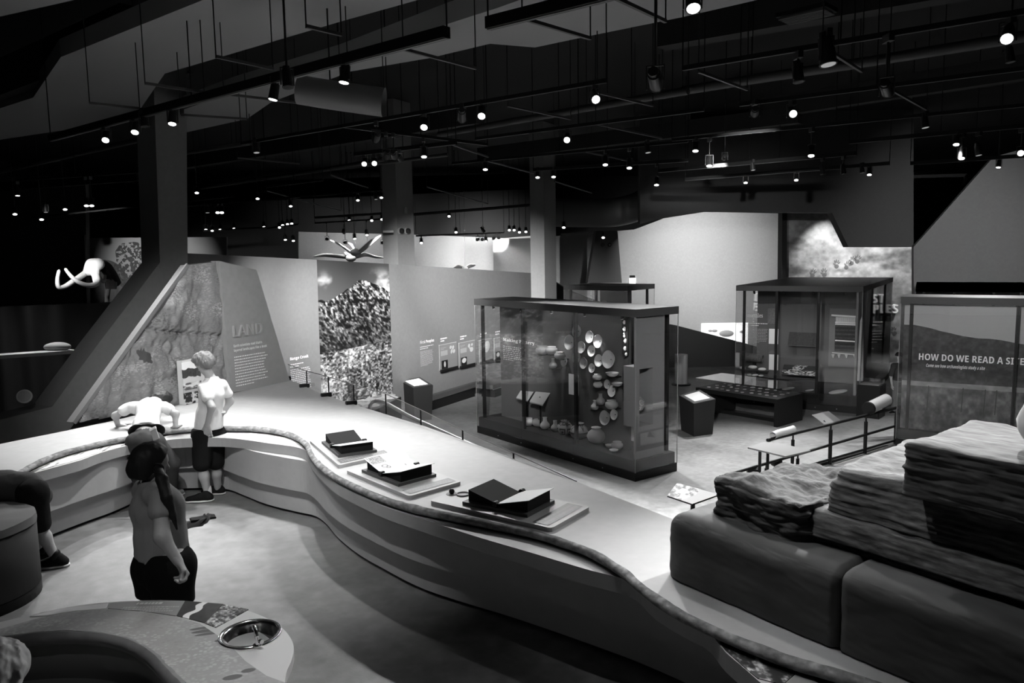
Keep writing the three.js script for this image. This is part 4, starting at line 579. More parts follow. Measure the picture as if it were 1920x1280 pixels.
// ---- pedestal case
{
  const C = P(1648, 786, LOW), T = thing('pedestal_case', 'black square pedestal with glass top beside the textile case', 'pedestal'), a = dirOf(-50), b = dirOf(40), ex = a.clone().negate(), n = b.clone().negate(), at = (s, t, y) => C.clone().addScaledVector(a, s).addScaledVector(b, t).setY(LOW + y);
  obj('body', frame(box(0.6, 0.92, 0.6), at(0.3, 0.3, 0.46), ex, n), M.blackSat, T); obj('glass_top', frame(box(0.54, 0.12, 0.54), at(0.3, 0.3, 0.981), ex, n), M.glass, T); obj('display_floor', frame(box(0.5, 0.01, 0.5), at(0.3, 0.3, 0.926), ex, n), M.grey, T);
}
// ---- table case with sherds under glass
{
  const C = P(1457, 801, LOW), a = dirOf(-40), b = dirOf(50), L = W(plane(C, rad(-40)), 1304, 780).sub(C).dot(a), D = W(plane(C, rad(50)), 1504, 790).sub(C).dot(b), H = Dp(1457, 749, -C.z).y - LOW;
  const T = thing('table_case', 'low black table case with glass box and rows of small objects', 'display table'), ex = a.clone().negate(), n = b.clone().negate(), at = (s, t, y) => C.clone().addScaledVector(a, s).addScaledVector(b, t).setY(LOW + y), S = (s0, s1, t0, t1, y0, y1) => frame(box(s1 - s0, y1 - y0, t1 - t0), at((s0 + s1) / 2, (t0 + t1) / 2, (y0 + y1) / 2), ex, n);
  obj('table_top', S(0, L, 0, D, H - 0.12, H), M.blackSat, T); obj('leg_panel', S(0, 0.1, 0, D, 0, H - 0.12), M.blackSat, T); obj('leg_panel', S(L - 0.5, L - 0.4, 0, D, 0, H - 0.12), M.blackSat, T); obj('floor_bar', S(0.1, L - 0.5, D * 0.4, D * 0.6, 0, 0.1), M.blackSat, T);
  obj('liner', S(0.04, L - 0.04, 0.04, D - 0.04, H, H + 0.006), mat(0.12, 0.8), T); const gh = 0.28;
  obj('glass_pane', S(0, L, 0, 0.01, H, H + gh), M.glass, T); obj('glass_pane', S(0, L, D - 0.01, D, H, H + gh), M.glass, T); obj('glass_pane', S(0, 0.01, 0.01, D - 0.01, H, H + gh), M.glass, T); obj('glass_pane', S(L - 0.01, L, 0.01, D - 0.01, H, H + gh), M.glass, T); obj('glass_pane', S(0, L, 0, D, H + gh, H + gh + 0.01), M.glass, T);
  for (let i = 0; i < 30; i++) { const e = i % 3 ? new THREE.SphereGeometry(0.03 + rnd() * 0.03, 8, 6) : new THREE.TorusGeometry(0.045, 0.012, 6, 14); if (i % 3) e.scale(1.3, 0.4, 0.9); else e.rotateX(1.57); const p = at(0.15 + (L - 0.3) * (Math.floor(i / 3) + 0.5) / 10, D * (0.2 + 0.3 * (i % 3) + 0.12 * (rnd() - 0.5)), H + 0.02); e.translate(p.x, p.y, p.z); single('small_artifact', e, mat(0.2 + 0.4 * rnd(), 0.8), 'tiny pale artifact laid out under the table case glass', 'artifact', 'small artifacts in the table case'); }
}
// ---- touch kiosks
{
  const mk = (top, bx, by, h, l, bk) => { // top corners left, back, right, near; base near corner
    const C = P(bx, by, LOW), dz = -C.z, ys = h + LOW, pt = top.map(([x, y], i) => P(x, y, ys + [0.06, 0.16, 0.06, 0][i])), cen = pt[0].clone().add(pt[1]).add(pt[2]).add(pt[3]).multiplyScalar(0.25);
    const lo = pt.map((p) => p.clone().lerp(cen, 0.14).setY(LOW)), T = thing('touch_kiosk', l, 'kiosk');
    const qs = []; for (let i = 0; i < 4; i++) { const j = (i + 1) % 4; qs.push(quad(lo[j], lo[i], pt[i], pt[j])); } qs.push(quad(pt[3], pt[2], pt[1], pt[0])); obj('body', mergeG(qs), mat(0.02, 0.5, { specularIntensity: 0.4, side: THREE.DoubleSide }), T);
    const sc = pt.map((p) => p.clone().lerp(cen, 0.3).add(V3(0, 0.012, 0))); obj('frame', mergeG([quad(...pt.map((p) => p.clone().lerp(cen, 0.06).add(V3(0, 0.006, 0))).reverse())]), mat(0.06, 0.5, { side: THREE.DoubleSide }), T); obj('screen', quad(sc[3], sc[2], sc[1], sc[0]), mat(0.6, 0.3, { emissive: gray(1), emissiveIntensity: bk, side: THREE.DoubleSide }), T, 'lit white screen');
    const nrm = sc[2].clone().sub(sc[3]).cross(sc[0].clone().sub(sc[3])).normalize(); if (nrm.y < 0) nrm.negate(); const rl = new THREE.RectAreaLight(0xffffff, 1.2 * bk, 0.35, 0.25), pc = cen.clone().addScaledVector(nrm, 0.05); rl.position.copy(pc); rl.lookAt(pc.clone().add(nrm)); T.add(rl);
  };
  mk([[1273, 741], [1312, 730], [1342, 748], [1301, 757]], 1298, 816, 0.86, 'black wedge kiosk with grey screen before the table case', 0.12);
  mk([[750, 714], [787, 706.5], [812, 722], [775, 727.5]], 776, 770, 0.95, 'dark wedge kiosk with bright white screen by the mural column', 0.9);
}
// ---- bench under the First Peoples text, second bench
for (const [x0, y0, x1, y1, l] of [[792, 747, 921, 716, 'long dark bench below the information panels'], [924, 722, 990, 704, 'second dark bench farther along the partition wall']]) {
  const yy = LOW + 0.45, a = P(x0, y0, yy), b = a.clone().addScaledVector(W2.d, Math.max(1.5, P(x1, y1, yy).sub(a).dot(W2.d))), T = thing('bench', l, 'bench'), back = W2.n.clone().multiplyScalar(-1);
  const dpt = Math.min(0.65, a.clone().sub(W2.p0).dot(W2.n) - 0.1), q = [a, b, b.clone().addScaledVector(back, dpt), a.clone().addScaledVector(back, dpt)];
  obj('seat', slab(q, yy - 0.14, yy), mat(0.06, 0.55), T); const ctr = q[0].clone().add(q[2]).multiplyScalar(0.5); obj('edge_strip', bar(a.clone().setY(yy - 0.15).addScaledVector(W2.n, 0.004), b.clone().setY(yy - 0.15).addScaledVector(W2.n, 0.004), 0.012, 0.02), M.steel, T, 'pale metal edge strip');
  obj('base', slab(q.map((p) => p.clone().lerp(ctr, 0.22)), LOW, yy - 0.14), M.black, T);
}
// ---- low site model with stones behind the ramp rail
{
  const y = LOW + 0.95, T = thing('site_model', 'low model table with flat stones in front of the landscape mural', 'model table'), pts = [[636, 762], [690, 748], [728, 737], [752, 744], [712, 766], [664, 780]].map(([a, b]) => P(a, b, y));
  obj('table', slab(pts, LOW, y), M.blackSat, T); obj('ground', slab(pts.map((p) => p.clone().lerp(pts[0].clone().add(pts[3]).multiplyScalar(0.5), 0.06)), y, y + 0.02), mat(0.2, 0.95), T, 'sandy model ground');
  for (let i = 0; i < 22; i++) { const g = new THREE.DodecahedronGeometry(0.08 + 0.09 * rnd(), 0); g.scale(1.6, 0.4, 0.9); g.rotateY(rnd() * 3); const s = 0.1 + 0.8 * rnd(), t = 0.15 + 0.7 * rnd(), p = pts[0].clone().lerp(pts[2], s).lerp(pts[5].clone().lerp(pts[3], s), t); g.translate(p.x, y + 0.04, p.z); obj('stone', g, mat(0.3 + 0.25 * rnd(), 0.95), T); }
}
// ---- drum pedestal
{
  const p = P(1277, 721, LOW), T = thing('drum_pedestal', 'round pale drum stand with recessed top beyond the pottery case', 'pedestal'), r = 12 * -p.z / FOCAL, h = 1.05, A = (g) => { g.translate(p.x, p.y, p.z); return g; };
  obj('drum', A(lathe([[0.001, 0.05], [r, 0.05], [r, h], [r * 0.98, h + 0.03], [r * 0.75, h + 0.03], [r * 0.7, h - 0.06], [0.001, h - 0.08]], 32)), mat(0.36, 0.8), T); obj('foot_plate', A(lathe([[0.001, 0], [r * 1.5, 0], [r * 1.5, 0.04], [0.001, 0.05]], 32)), M.blackSat, T, 'dark round foot plate');
}
// ---- ramp railing, reading table and devices
const RL = (() => { const a = P(1439, 825, LOW + 0.89), b = P(1697, 760, LOW + 0.89), d = b.clone().sub(a).setY(0).normalize(); return { p0: a.clone().setY(0), d, n: V3(-d.z, 0, d.x) }; })();
{
  const T = thing('ramp_railing', 'black metal ramp railing with three rails in front of the glass cases', 'railing'), w = (x, y) => W(RL, x, y);
  obj('handrail', rod(w(1439, 825), w(1688, 762.3), 0.035, 0.035, 12), M.blackSat, T, 'top rail'); obj('rail', rod(w(1350, 894), w(1680, 798), 0.03, 0.03, 10), M.blackSat, T); obj('rail', rod(w(1500, 877), w(1680, 825), 0.025, 0.025, 10), M.blackSat, T);
  for (const [x, y, y2, r] of [[1487, 815, 900, 0.035], [1558, 797, 882, 0.04], [1624, 782, 866, 0.04], [1683, 766, 850, 0.06]]) { const a = w(x, y), b = a.clone().setY(LOW); obj('post', [rod(b, a.clone().setY(a.y - 0.1), r), rod(a.clone().setY(a.y - 0.1), a, r * 0.5)], M.blackSat, T); }
  for (const [x, y] of [[1373, 888], [1437, 870], [1496, 852]]) { const a = w(x, y), b = a.clone().setY(LOW); obj('post', [rod(b, a.clone().setY(a.y - 0.08), 0.035), rod(a.clone().setY(a.y - 0.08), a, 0.018)], M.blackSat, T); }
  obj('kerb', uprightPx(offsetPlane(RL, -0.02), [[1400, 905], [1690, 829], [1690, 850], [1400, 930]], 0.08), M.black, T, 'dark kerb plate');
  const R = thing('reading_table', 'grey tilted reading board on legs at the end of the ramp railing', 'reading board'), c = [[1402, 838], [1438, 825], [1520, 844], [1473, 855]].map(([a, b]) => P(a, b, LOW + 0.86)).map((p) => p.addScaledVector(RL.n, 0.0)); obj('board', slab(c, LOW + 0.83, LOW + 0.86), M.grey, R);
  for (const [x, y] of [[1425, 846], [1486, 853], [1440, 832]]) { const p = P(x, y, LOW + 0.83); obj('leg', rod(p.clone().setY(LOW), p, 0.03), M.blackSat, R); }
  { const p = w(1458, 873), g = new THREE.ConeGeometry(0.12, 0.16, 16); g.rotateX(2.2); g.translate(p.x, p.y, p.z); single('rail_speaker', g, M.blackSat, 'black cone speaker hung under the lower rail near the reading board', 'speaker'); const p2 = w(1412, 885), g2 = rbox(0.24, 0.14, 0.12, 0.02); g2.translate(p2.x, p2.y, p2.z); single('rail_box', g2, M.blackSat, 'small black box hung under the lower rail end', 'box'); }
  { const a = w(1449, 819).add(V3(0, 0.03, 0)), b = w(1486, 808).add(V3(0, 0.04, 0)), T2 = thing('paper_roll', 'white knobbly roll lying on the top rail', 'roll'); obj('roll', tube([a, a.clone().lerp(b, 0.3).add(V3(0, 0.01, 0)), a.clone().lerp(b, 0.7), b], 0.075, 20, 12), mat(0.6, 0.8), T2); obj('end_cap', rod(b, b.clone().add(b.clone().sub(a).normalize().multiplyScalar(0.02)), 0.08), mat(0.5, 0.7), T2); obj('saddle', bar(a.clone().add(V3(0, -0.06, 0)), b.clone().add(V3(0, -0.06, 0)), 0.05, 0.03), M.blackSat, T2); }
  { const p = w(1545, 797), q = w(1582, 776), k = RL.n.clone().multiplyScalar(-0.3).setY(0.16), T2 = thing('rail_tablet', 'thin dark tilted tablet panel clamped to the top rail', 'tablet'); const e = q.clone().sub(p).setY(0), a = p.clone().add(V3(0, 0.02, 0)), b = a.clone().addScaledVector(e, 0.85); obj('panel', mergeG([quad(a, b, b.clone().add(k), a.clone().add(k)), quad(a.clone().add(V3(0, -0.025, 0)), b.clone().add(V3(0, -0.025, 0)), b, a)]), mat(0.05, 0.4, { side: THREE.DoubleSide }), T2); obj('clamp', rod(a.clone().lerp(b, 0.2).add(V3(0, -0.05, 0)), a.clone().lerp(b, 0.2).addScaledVector(k, 0.3), 0.02), M.blackSat, T2); }
  { const a = w(1630, 768).add(V3(0, 0.04, 0)), b = w(1662, 751).add(V3(0, 0.02, 0)), T2 = thing('rail_drum', 'rolling clear drum display with black end standing on the top rail', 'drum'); obj('drum', rod(a, b, 0.145, 0.145, 24), mat(0.34, 0.2), T2); const dd = b.clone().sub(a).normalize(); obj('end_cap', rod(a.clone().addScaledVector(dd, -0.06), a, 0.155, 0.155, 24), M.blackSat, T2, 'black end cap'); obj('end_cap', rod(b, b.clone().addScaledVector(dd, 0.02), 0.15, 0.15, 24), M.steelDark, T2); obj('stand', rod(a.clone().lerp(b, 0.5).add(V3(0, -0.3, 0)), a.clone().lerp(b, 0.5), 0.03), M.blackSat, T2); }
  // sign on a post before the railing
  const S = thing('trail_sign', 'low tilted sign with a photograph behind the rounded stone plinth', 'sign'), cs = [[1251, 929], [1298, 945], [1348, 927], [1270, 905]], sy = LOW + 0.9, q = cs.map(([x, y], i) => P(x, y, sy + [0, 0, 0.05, 0.05][i]));
  const st = dataTex(128, 64, (u, v) => u > 0.55 ? 0.5 : clamp(0.5 + 1.6 * (fbm(u * 14, v * 9, 3, 4) - 0.5)), true); obj('board', quad(q[0], q[1], q[2], q[3]).translate(0, 0.004, 0), mat(0.5, 0.5, { map: st, side: THREE.DoubleSide }), S); obj('backing', mergeG([quad(...q.map((p) => p.clone().add(V3(0, -0.02, 0)))), quad(q[0].clone().add(V3(0, -0.02, 0)), q[1].clone().add(V3(0, -0.02, 0)), q[1], q[0])]), mat(0.04, 0.5, { side: THREE.DoubleSide }), S); const m = q[0].clone().add(q[2]).multiplyScalar(0.5); obj('post', rod(m.clone().setY(LOW), m.clone().add(V3(0, -0.02, 0)), 0.035), M.blackSat, S);
}
// ---- glass balustrade along the back of the counter and its handrail
{
  const T = thing('glass_balustrade', 'frameless glass balustrade with black clamps along the back of the counter', 'balustrade');
  const base = [[538, 711], [572, 725], [613, 742], [660, 757], [720, 776], [785, 797], [863, 825], [958, 860], [1076, 904]], top = [[535, 683], [573, 695], [613, 706], [662, 721], [720, 738], [785, 768], [863, 806], [958, 849], [1076, 902]];
  const B = base.map(([x, y]) => P(x, y, CT)), lift = B.map((p, i) => { const q = B[Math.min(B.length - 1, i + 1)].clone().sub(B[Math.max(0, i - 1)]).setY(0).normalize(); return p.clone().add(V3(q.z, 0, -q.x).multiplyScalar(0.03)); });
  const Tp = lift.map((p, i) => p.clone().setY(Dp(top[i][0], top[i][1], -p.z).y));
  for (let i = 0; i < lift.length - 1; i++) { const a = lift[i].clone().setY(Math.min(CT, Tp[i].y) - 0.5), b = lift[i + 1].clone().setY(Math.min(CT, Tp[i + 1].y) - 0.5); obj('glass_pane', quad(a, b, Tp[i + 1], Tp[i]), M.glass, T); obj('top_edge', bar(Tp[i], Tp[i + 1], 0.008, 0.008), mat(0.1, 0.3), T); }
  for (let i = 1; i < lift.length - 1; i++) obj('post', rod(Tp[i].clone().setY(Math.min(CT, Tp[i].y) - 0.45), Tp[i], 0.009), M.black, T);
  for (let i = 0; i < 4; i++) obj('clamp', rod(B[i].clone().add(V3(-0.07, 0.015, 0.04)), lift[i].clone().add(V3(0.03, 0.015, -0.01)), 0.032, 0.032, 14), M.blackSat, T, 'black glass clamp');
  const H = thing('ramp_handrail', 'pale round handrail sloping down behind the counter', 'handrail'), a = P(694, 755, CT + 0.03), b = P(852, 829, CT - 0.05), off = V3(0.05, 0, -0.12); obj('pipe', tube([a.clone().add(V3(-0.02, -0.3, -0.12)), a.clone().add(V3(-0.02, -0.04, -0.12)), a.clone().add(off), a.clone().lerp(b, 0.5).add(off), b.clone().add(off), b.clone().lerp(a, -0.5).add(off)], 0.024, 60, 10), M.steel, H); obj('bracket', rod(a.clone().add(V3(-0.02, -0.9, -0.12)), a.clone().add(V3(-0.02, -0.3, -0.12)), 0.02), M.steel, H);
}
// ================================================================ PEOPLE
// distance to a tapered capsule, joined by a smooth minimum
function field(bones, k = 0.035, grow = 0) {
  const B = bones.map(([a, b, ra, rb, s]) => { const dx = b.x - a.x, dy = b.y - a.y, dz = b.z - a.z; return [a.x, a.y, a.z, dx, dy, dz, 1 / (dx * dx + dy * dy + dz * dz + 1e-9), ra + grow, (rb ?? ra) - ra]; });
  return (x, y, z) => {
    let s = 1e3; for (const q of B) { const px = x - q[0], py = y - q[1], pz = z - q[2]; let h = (px * q[3] + py * q[4] + pz * q[5]) * q[6]; h = h < 0 ? 0 : h > 1 ? 1 : h; const ex = px - q[3] * h, ey = py - q[4] * h, ez = pz - q[5] * h, d = Math.sqrt(ex * ex + ey * ey + ez * ez) - q[7] - q[8] * h; const e = Math.abs(s - d) < k ? (k - Math.abs(s - d)) : 0; s = Math.min(s, d) - e * e / (4 * k); }
    return s;
  };
}
function solid(bones, cell, { k = 0.035, grow = 0, cut = [], fold = 0, ff = 14, carve } = {}) {
  const f0 = field(bones, k, grow), lo = V3(1e9, 1e9, 1e9), hi = V3(-1e9, -1e9, -1e9);
  for (const [a, b, ra, rb] of bones) for (const [p, r] of [[a, ra], [b, rb ?? ra]]) { const R = r + grow + fold + cell * 2.5 + 0.01; lo.min(p.clone().subScalar(R)); hi.max(p.clone().addScalar(R)); }
  return nets((x, y, z) => { let s = f0(x, y, z); if (fold) s += fold * 2 * (fbm(x * ff, y * ff * 0.45, z * ff, 3) - 0.5); for (const [p, n] of cut) s = Math.max(s, -((x - p.x) * n.x + (y - p.y) * n.y + (z - p.z) * n.z)); if (carve) s = Math.max(s, carve(x, y, z)); return s; }, lo, hi, cell);
}
// a hand: wrist, direction of the fingers, palm normal, thumb side, curl 0..1
function handBones(w, dir, palm, thumb, curl, s = 1) {
  const d = dir.clone().normalize(), n = palm.clone().addScaledVector(d, -palm.dot(d)).normalize(), t = thumb.clone().addScaledVector(d, -thumb.dot(d)).addScaledVector(n, -thumb.dot(n)).normalize(), B = [], at = (a, b, c) => w.clone().addScaledVector(d, a * s).addScaledVector(t, b * s).addScaledVector(n, c * s);
  [[0.030, 0.090, 0.072], [0.010, 0.094, 0.082], [-0.011, 0.090, 0.076], [-0.031, 0.082, 0.060]].forEach(([off, len, fl], i) => {
    let p = at(len, off, 0); B.push([at(0.0, off * 0.5, 0), p, 0.017 * s, 0.0135 * s]); let a = 0.25 * curl + 0.05 * i * curl; let q = p;
    [0.46, 0.3, 0.24].forEach((f, j) => { a += curl * [0.6, 0.9, 0.6][j]; const nx = q.clone().addScaledVector(d, Math.cos(a) * fl * f * s).addScaledVector(n, Math.sin(a) * fl * f * s).addScaledVector(t, off * 0.12 * s); B.push([q, nx, (0.0095 - j * 0.0008) * s, (0.0088 - j * 0.0008) * s]); q = nx; });
  });
  const t0 = at(0.022, 0.026, 0.004), t1 = at(0.058, 0.052, 0.016), t2 = at(0.086, 0.058 - 0.02 * curl, 0.026 + 0.01 * curl), t3 = at(0.108, 0.056 - 0.034 * curl, 0.032 + 0.014 * curl); B.push([t0, t1, 0.0145 * s, 0.0115 * s], [t1, t2, 0.011 * s, 0.0095 * s], [t2, t3, 0.0095 * s, 0.0082 * s]);
  return B;
}
const headBones = (c, fwd, up, s = 1) => { const r = fwd.clone().cross(up).normalize(), at = (f, u, l) => c.clone().addScaledVector(fwd, f * s).addScaledVector(up, u * s).addScaledVector(r, l * s); return [
  [at(-0.028, 0.025, 0), at(0.022, 0.03, 0), 0.086 * s, 0.078 * s], [at(0.03, 0.0, 0), at(0.05, -0.085, 0), 0.06 * s, 0.034 * s], [at(0.0, -0.02, 0), at(0.03, -0.085, 0), 0.066 * s, 0.04 * s],
  [at(0.088, -0.002, 0), at(0.106, -0.036, 0), 0.010 * s, 0.014 * s], [at(0.078, -0.066, -0.018), at(0.078, -0.066, 0.018), 0.011 * s, 0.011 * s],
  [at(0.078, 0.022, -0.034), at(0.082, 0.022, -0.022), 0.013 * s, 0.013 * s], [at(0.078, 0.022, 0.034), at(0.082, 0.022, 0.022), 0.013 * s, 0.013 * s],
  [at(-0.01, 0.008, 0.083), at(-0.014, -0.024, 0.081), 0.014 * s, 0.011 * s], [at(-0.01, 0.008, -0.083), at(-0.014, -0.024, -0.081), 0.014 * s, 0.011 * s]]; };
function shoe(T, heel, toe, m, soleM, ankle) {
  const d = toe.clone().sub(heel).setY(0).normalize(), y = heel.y, a = heel.clone().setY(y + 0.045), b = toe.clone().setY(y + 0.035), mid = a.clone().lerp(b, 0.45).setY(y + 0.05);
  const up = solid([[a, mid, 0.043, 0.044], [mid, b, 0.044, 0.034], [a.clone().addScaledVector(d, 0.02), a.clone().addScaledVector(d, 0.035).setY(y + 0.085), 0.042, 0.042]], 0.009, { k: 0.03, cut: [[V3(0, y + 0.018, 0), UPV]] });
  const S = obj('shoe', up, m, T); obj('sole', solid([[a.clone().setY(y + 0.014), mid.clone().setY(y + 0.014), 0.05, 0.052], [mid.clone().setY(y + 0.014), b.clone().setY(y + 0.014), 0.052, 0.042]], 0.009, { cut: [[V3(0, y + 0.002, 0), UPV], [V3(0, y + 0.024, 0), V3(0, -1, 0)]] }), soleM, S, 'pale sole');
}
const skin = mat(0.36, 0.6), hairDark = mat(0.016, 0.55, { specularIntensity: 0.4 }), hairMid = mat(0.14, 0.65), hairBlond = mat(0.3, 0.55), whiteTee = mat(0.72, 0.85), greyTee = mat(0.28, 0.9), blackCloth = mat(0.010, 0.9, { specularIntensity: 0.2 }), denim = mat(0.035, 0.9);
const lerp3 = (a, b, t) => a.clone().lerp(b, t);
// ---- the boy standing at the counter
{
  const d = 8.5, J = (x, y, k = 0) => Dp(x, y, d + k), T = thing('person', 'person in white short-sleeved shirt and black shorts standing with hands at hips', 'person');
  const floorFix = (p, y) => p.setY(y);
  const hc = J(383, 681), nb = J(397, 713), ch = J(397, 738), be = J(393, 775), pe = J(391, 806), sl = J(380, 727, -0.11), sr = J(419, 722, 0.1), el = J(397, 763, -0.2), wl = J(388, 797, -0.16), er = J(431, 752, 0.16), wr = J(420, 772, 0.1), hl = J(380, 814, -0.06), hr = J(403, 814, 0.07), kl = J(378, 871, -0.1), al = J(390, 928, -0.06), kr = J(404, 868, 0.06), ar = J(409, 922, 0.16);
  const fwd = V3(-0.82, -0.42, -0.38).normalize(), up = V3(-0.3, 0.93, 0).addScaledVector(fwd, 0).normalize(); up.addScaledVector(fwd, -up.dot(fwd)).normalize();
  const torso = [[lerp3(sl, sr, 0.14), lerp3(sl, sr, 0.86), 0.062, 0.062], [ch, be, 0.125, 0.115], [be, pe, 0.115, 0.12], [lerp3(nb, ch, 0.3), ch, 0.09, 0.125]], hips = [[hl, hr, 0.1, 0.1], [pe, lerp3(hl, hr, 0.5), 0.11, 0.11]];
  const armL = [[sl, el, 0.05, 0.041], [el, wl, 0.04, 0.028]], armR = [[sr, er, 0.05, 0.041], [er, wr, 0.04, 0.028]], legs = [[hl, kl, 0.082, 0.055], [kl, lerp3(kl, al, 0.35), 0.053, 0.058], [lerp3(kl, al, 0.35), al, 0.056, 0.036], [hr, kr, 0.082, 0.055], [kr, lerp3(kr, ar, 0.35), 0.053, 0.058], [lerp3(kr, ar, 0.35), ar, 0.056, 0.036]];
  const neck = [[nb, hc, 0.055, 0.055]];
  const body = [...torso, ...hips, ...armL, ...armR, ...legs, ...neck].map(([a, b, r, q]) => [a, b, r * 0.96, q * 0.96]);
  const geo = mergeG([solid(body, 0.014), solid([...headBones(hc, fwd, up, 1.0), [nb, hc, 0.05, 0.05]], 0.006, { k: 0.02 }), solid([[lerp3(el, wl, 0.85), wl, 0.029, 0.026], ...handBones(wl, J(390, 818, -0.14).sub(wl), V3(-0.2, 0, -1), V3(-1, 0, 0.1), 0.15, 1.05)], 0.005, { k: 0.012 }), solid([[lerp3(er, wr, 0.85), wr, 0.029, 0.026], ...handBones(wr, J(404, 785, -0.05).sub(wr), V3(-0.3, 0, 1), V3(0, 1, 0), 0.35)], 0.005, { k: 0.012 })]);
  obj('body', geo, skin, T);
  const hem = J(390, 803).y;
  obj('shirt', solid([...torso, [pe, lerp3(hl, hr, 0.5), 0.118, 0.118], [sl, lerp3(sl, el, 0.5), 0.046, 0.054], [sr, lerp3(sr, er, 0.5), 0.046, 0.054], [nb, ch, 0.06, 0.12], [be, pe, 0.13, 0.14]], 0.011, { k: 0.02, grow: 0.012, fold: 0.012, cut: [[V3(0, hem, 0), UPV]], carve: (x, y, z) => 0.062 - Math.hypot(x - nb.x, (y - nb.y - 0.035) * 0.8, z - nb.z) }), whiteTee, T, 'white short-sleeved shirt');
  obj('shorts', solid([...hips, [hl, lerp3(hl, kl, 0.94), 0.098, 0.085], [hr, lerp3(hr, kr, 0.94), 0.098, 0.085]], 0.012, { grow: 0.016, fold: 0.008, cut: [[V3(0, hem + 0.02, 0), V3(0, -1, 0)]] }), blackCloth, T, 'black shorts');
  const hb = headBones(hc, fwd, up, 1.0); obj('hair', solid([hb[0], [hc.clone().addScaledVector(fwd, -0.05).addScaledVector(up, -0.01), hc.clone().addScaledVector(fwd, 0.03).addScaledVector(up, 0.055), 0.07, 0.068]], 0.007, { grow: 0.016, fold: 0.016, ff: 45, carve: (x, y, z) => { const p = V3(x, y, z).sub(hc); return Math.max(p.dot(fwd) * 0.75 - p.dot(up) * 0.62 - 0.012, -p.dot(up) - 0.05 - 0.02); } }), hairMid, T, 'short brown hair');
  for (const a of [al, ar]) obj('sock', solid([[a.clone().setY(0.075), a.clone().setY(0.14), 0.044, 0.042]], 0.01, {}), mat(0.7, 0.9), T, 'white ankle sock');
  shoe(T, V3(al.x + 0.03, 0, al.z + 0.03), V3(al.x - 0.19, 0, al.z + 0.07), blackCloth, mat(0.5, 0.7)); shoe(T, V3(ar.x + 0.04, 0, ar.z - 0.0), V3(ar.x - 0.16, 0, ar.z + 0.0), blackCloth, mat(0.5, 0.7));
}
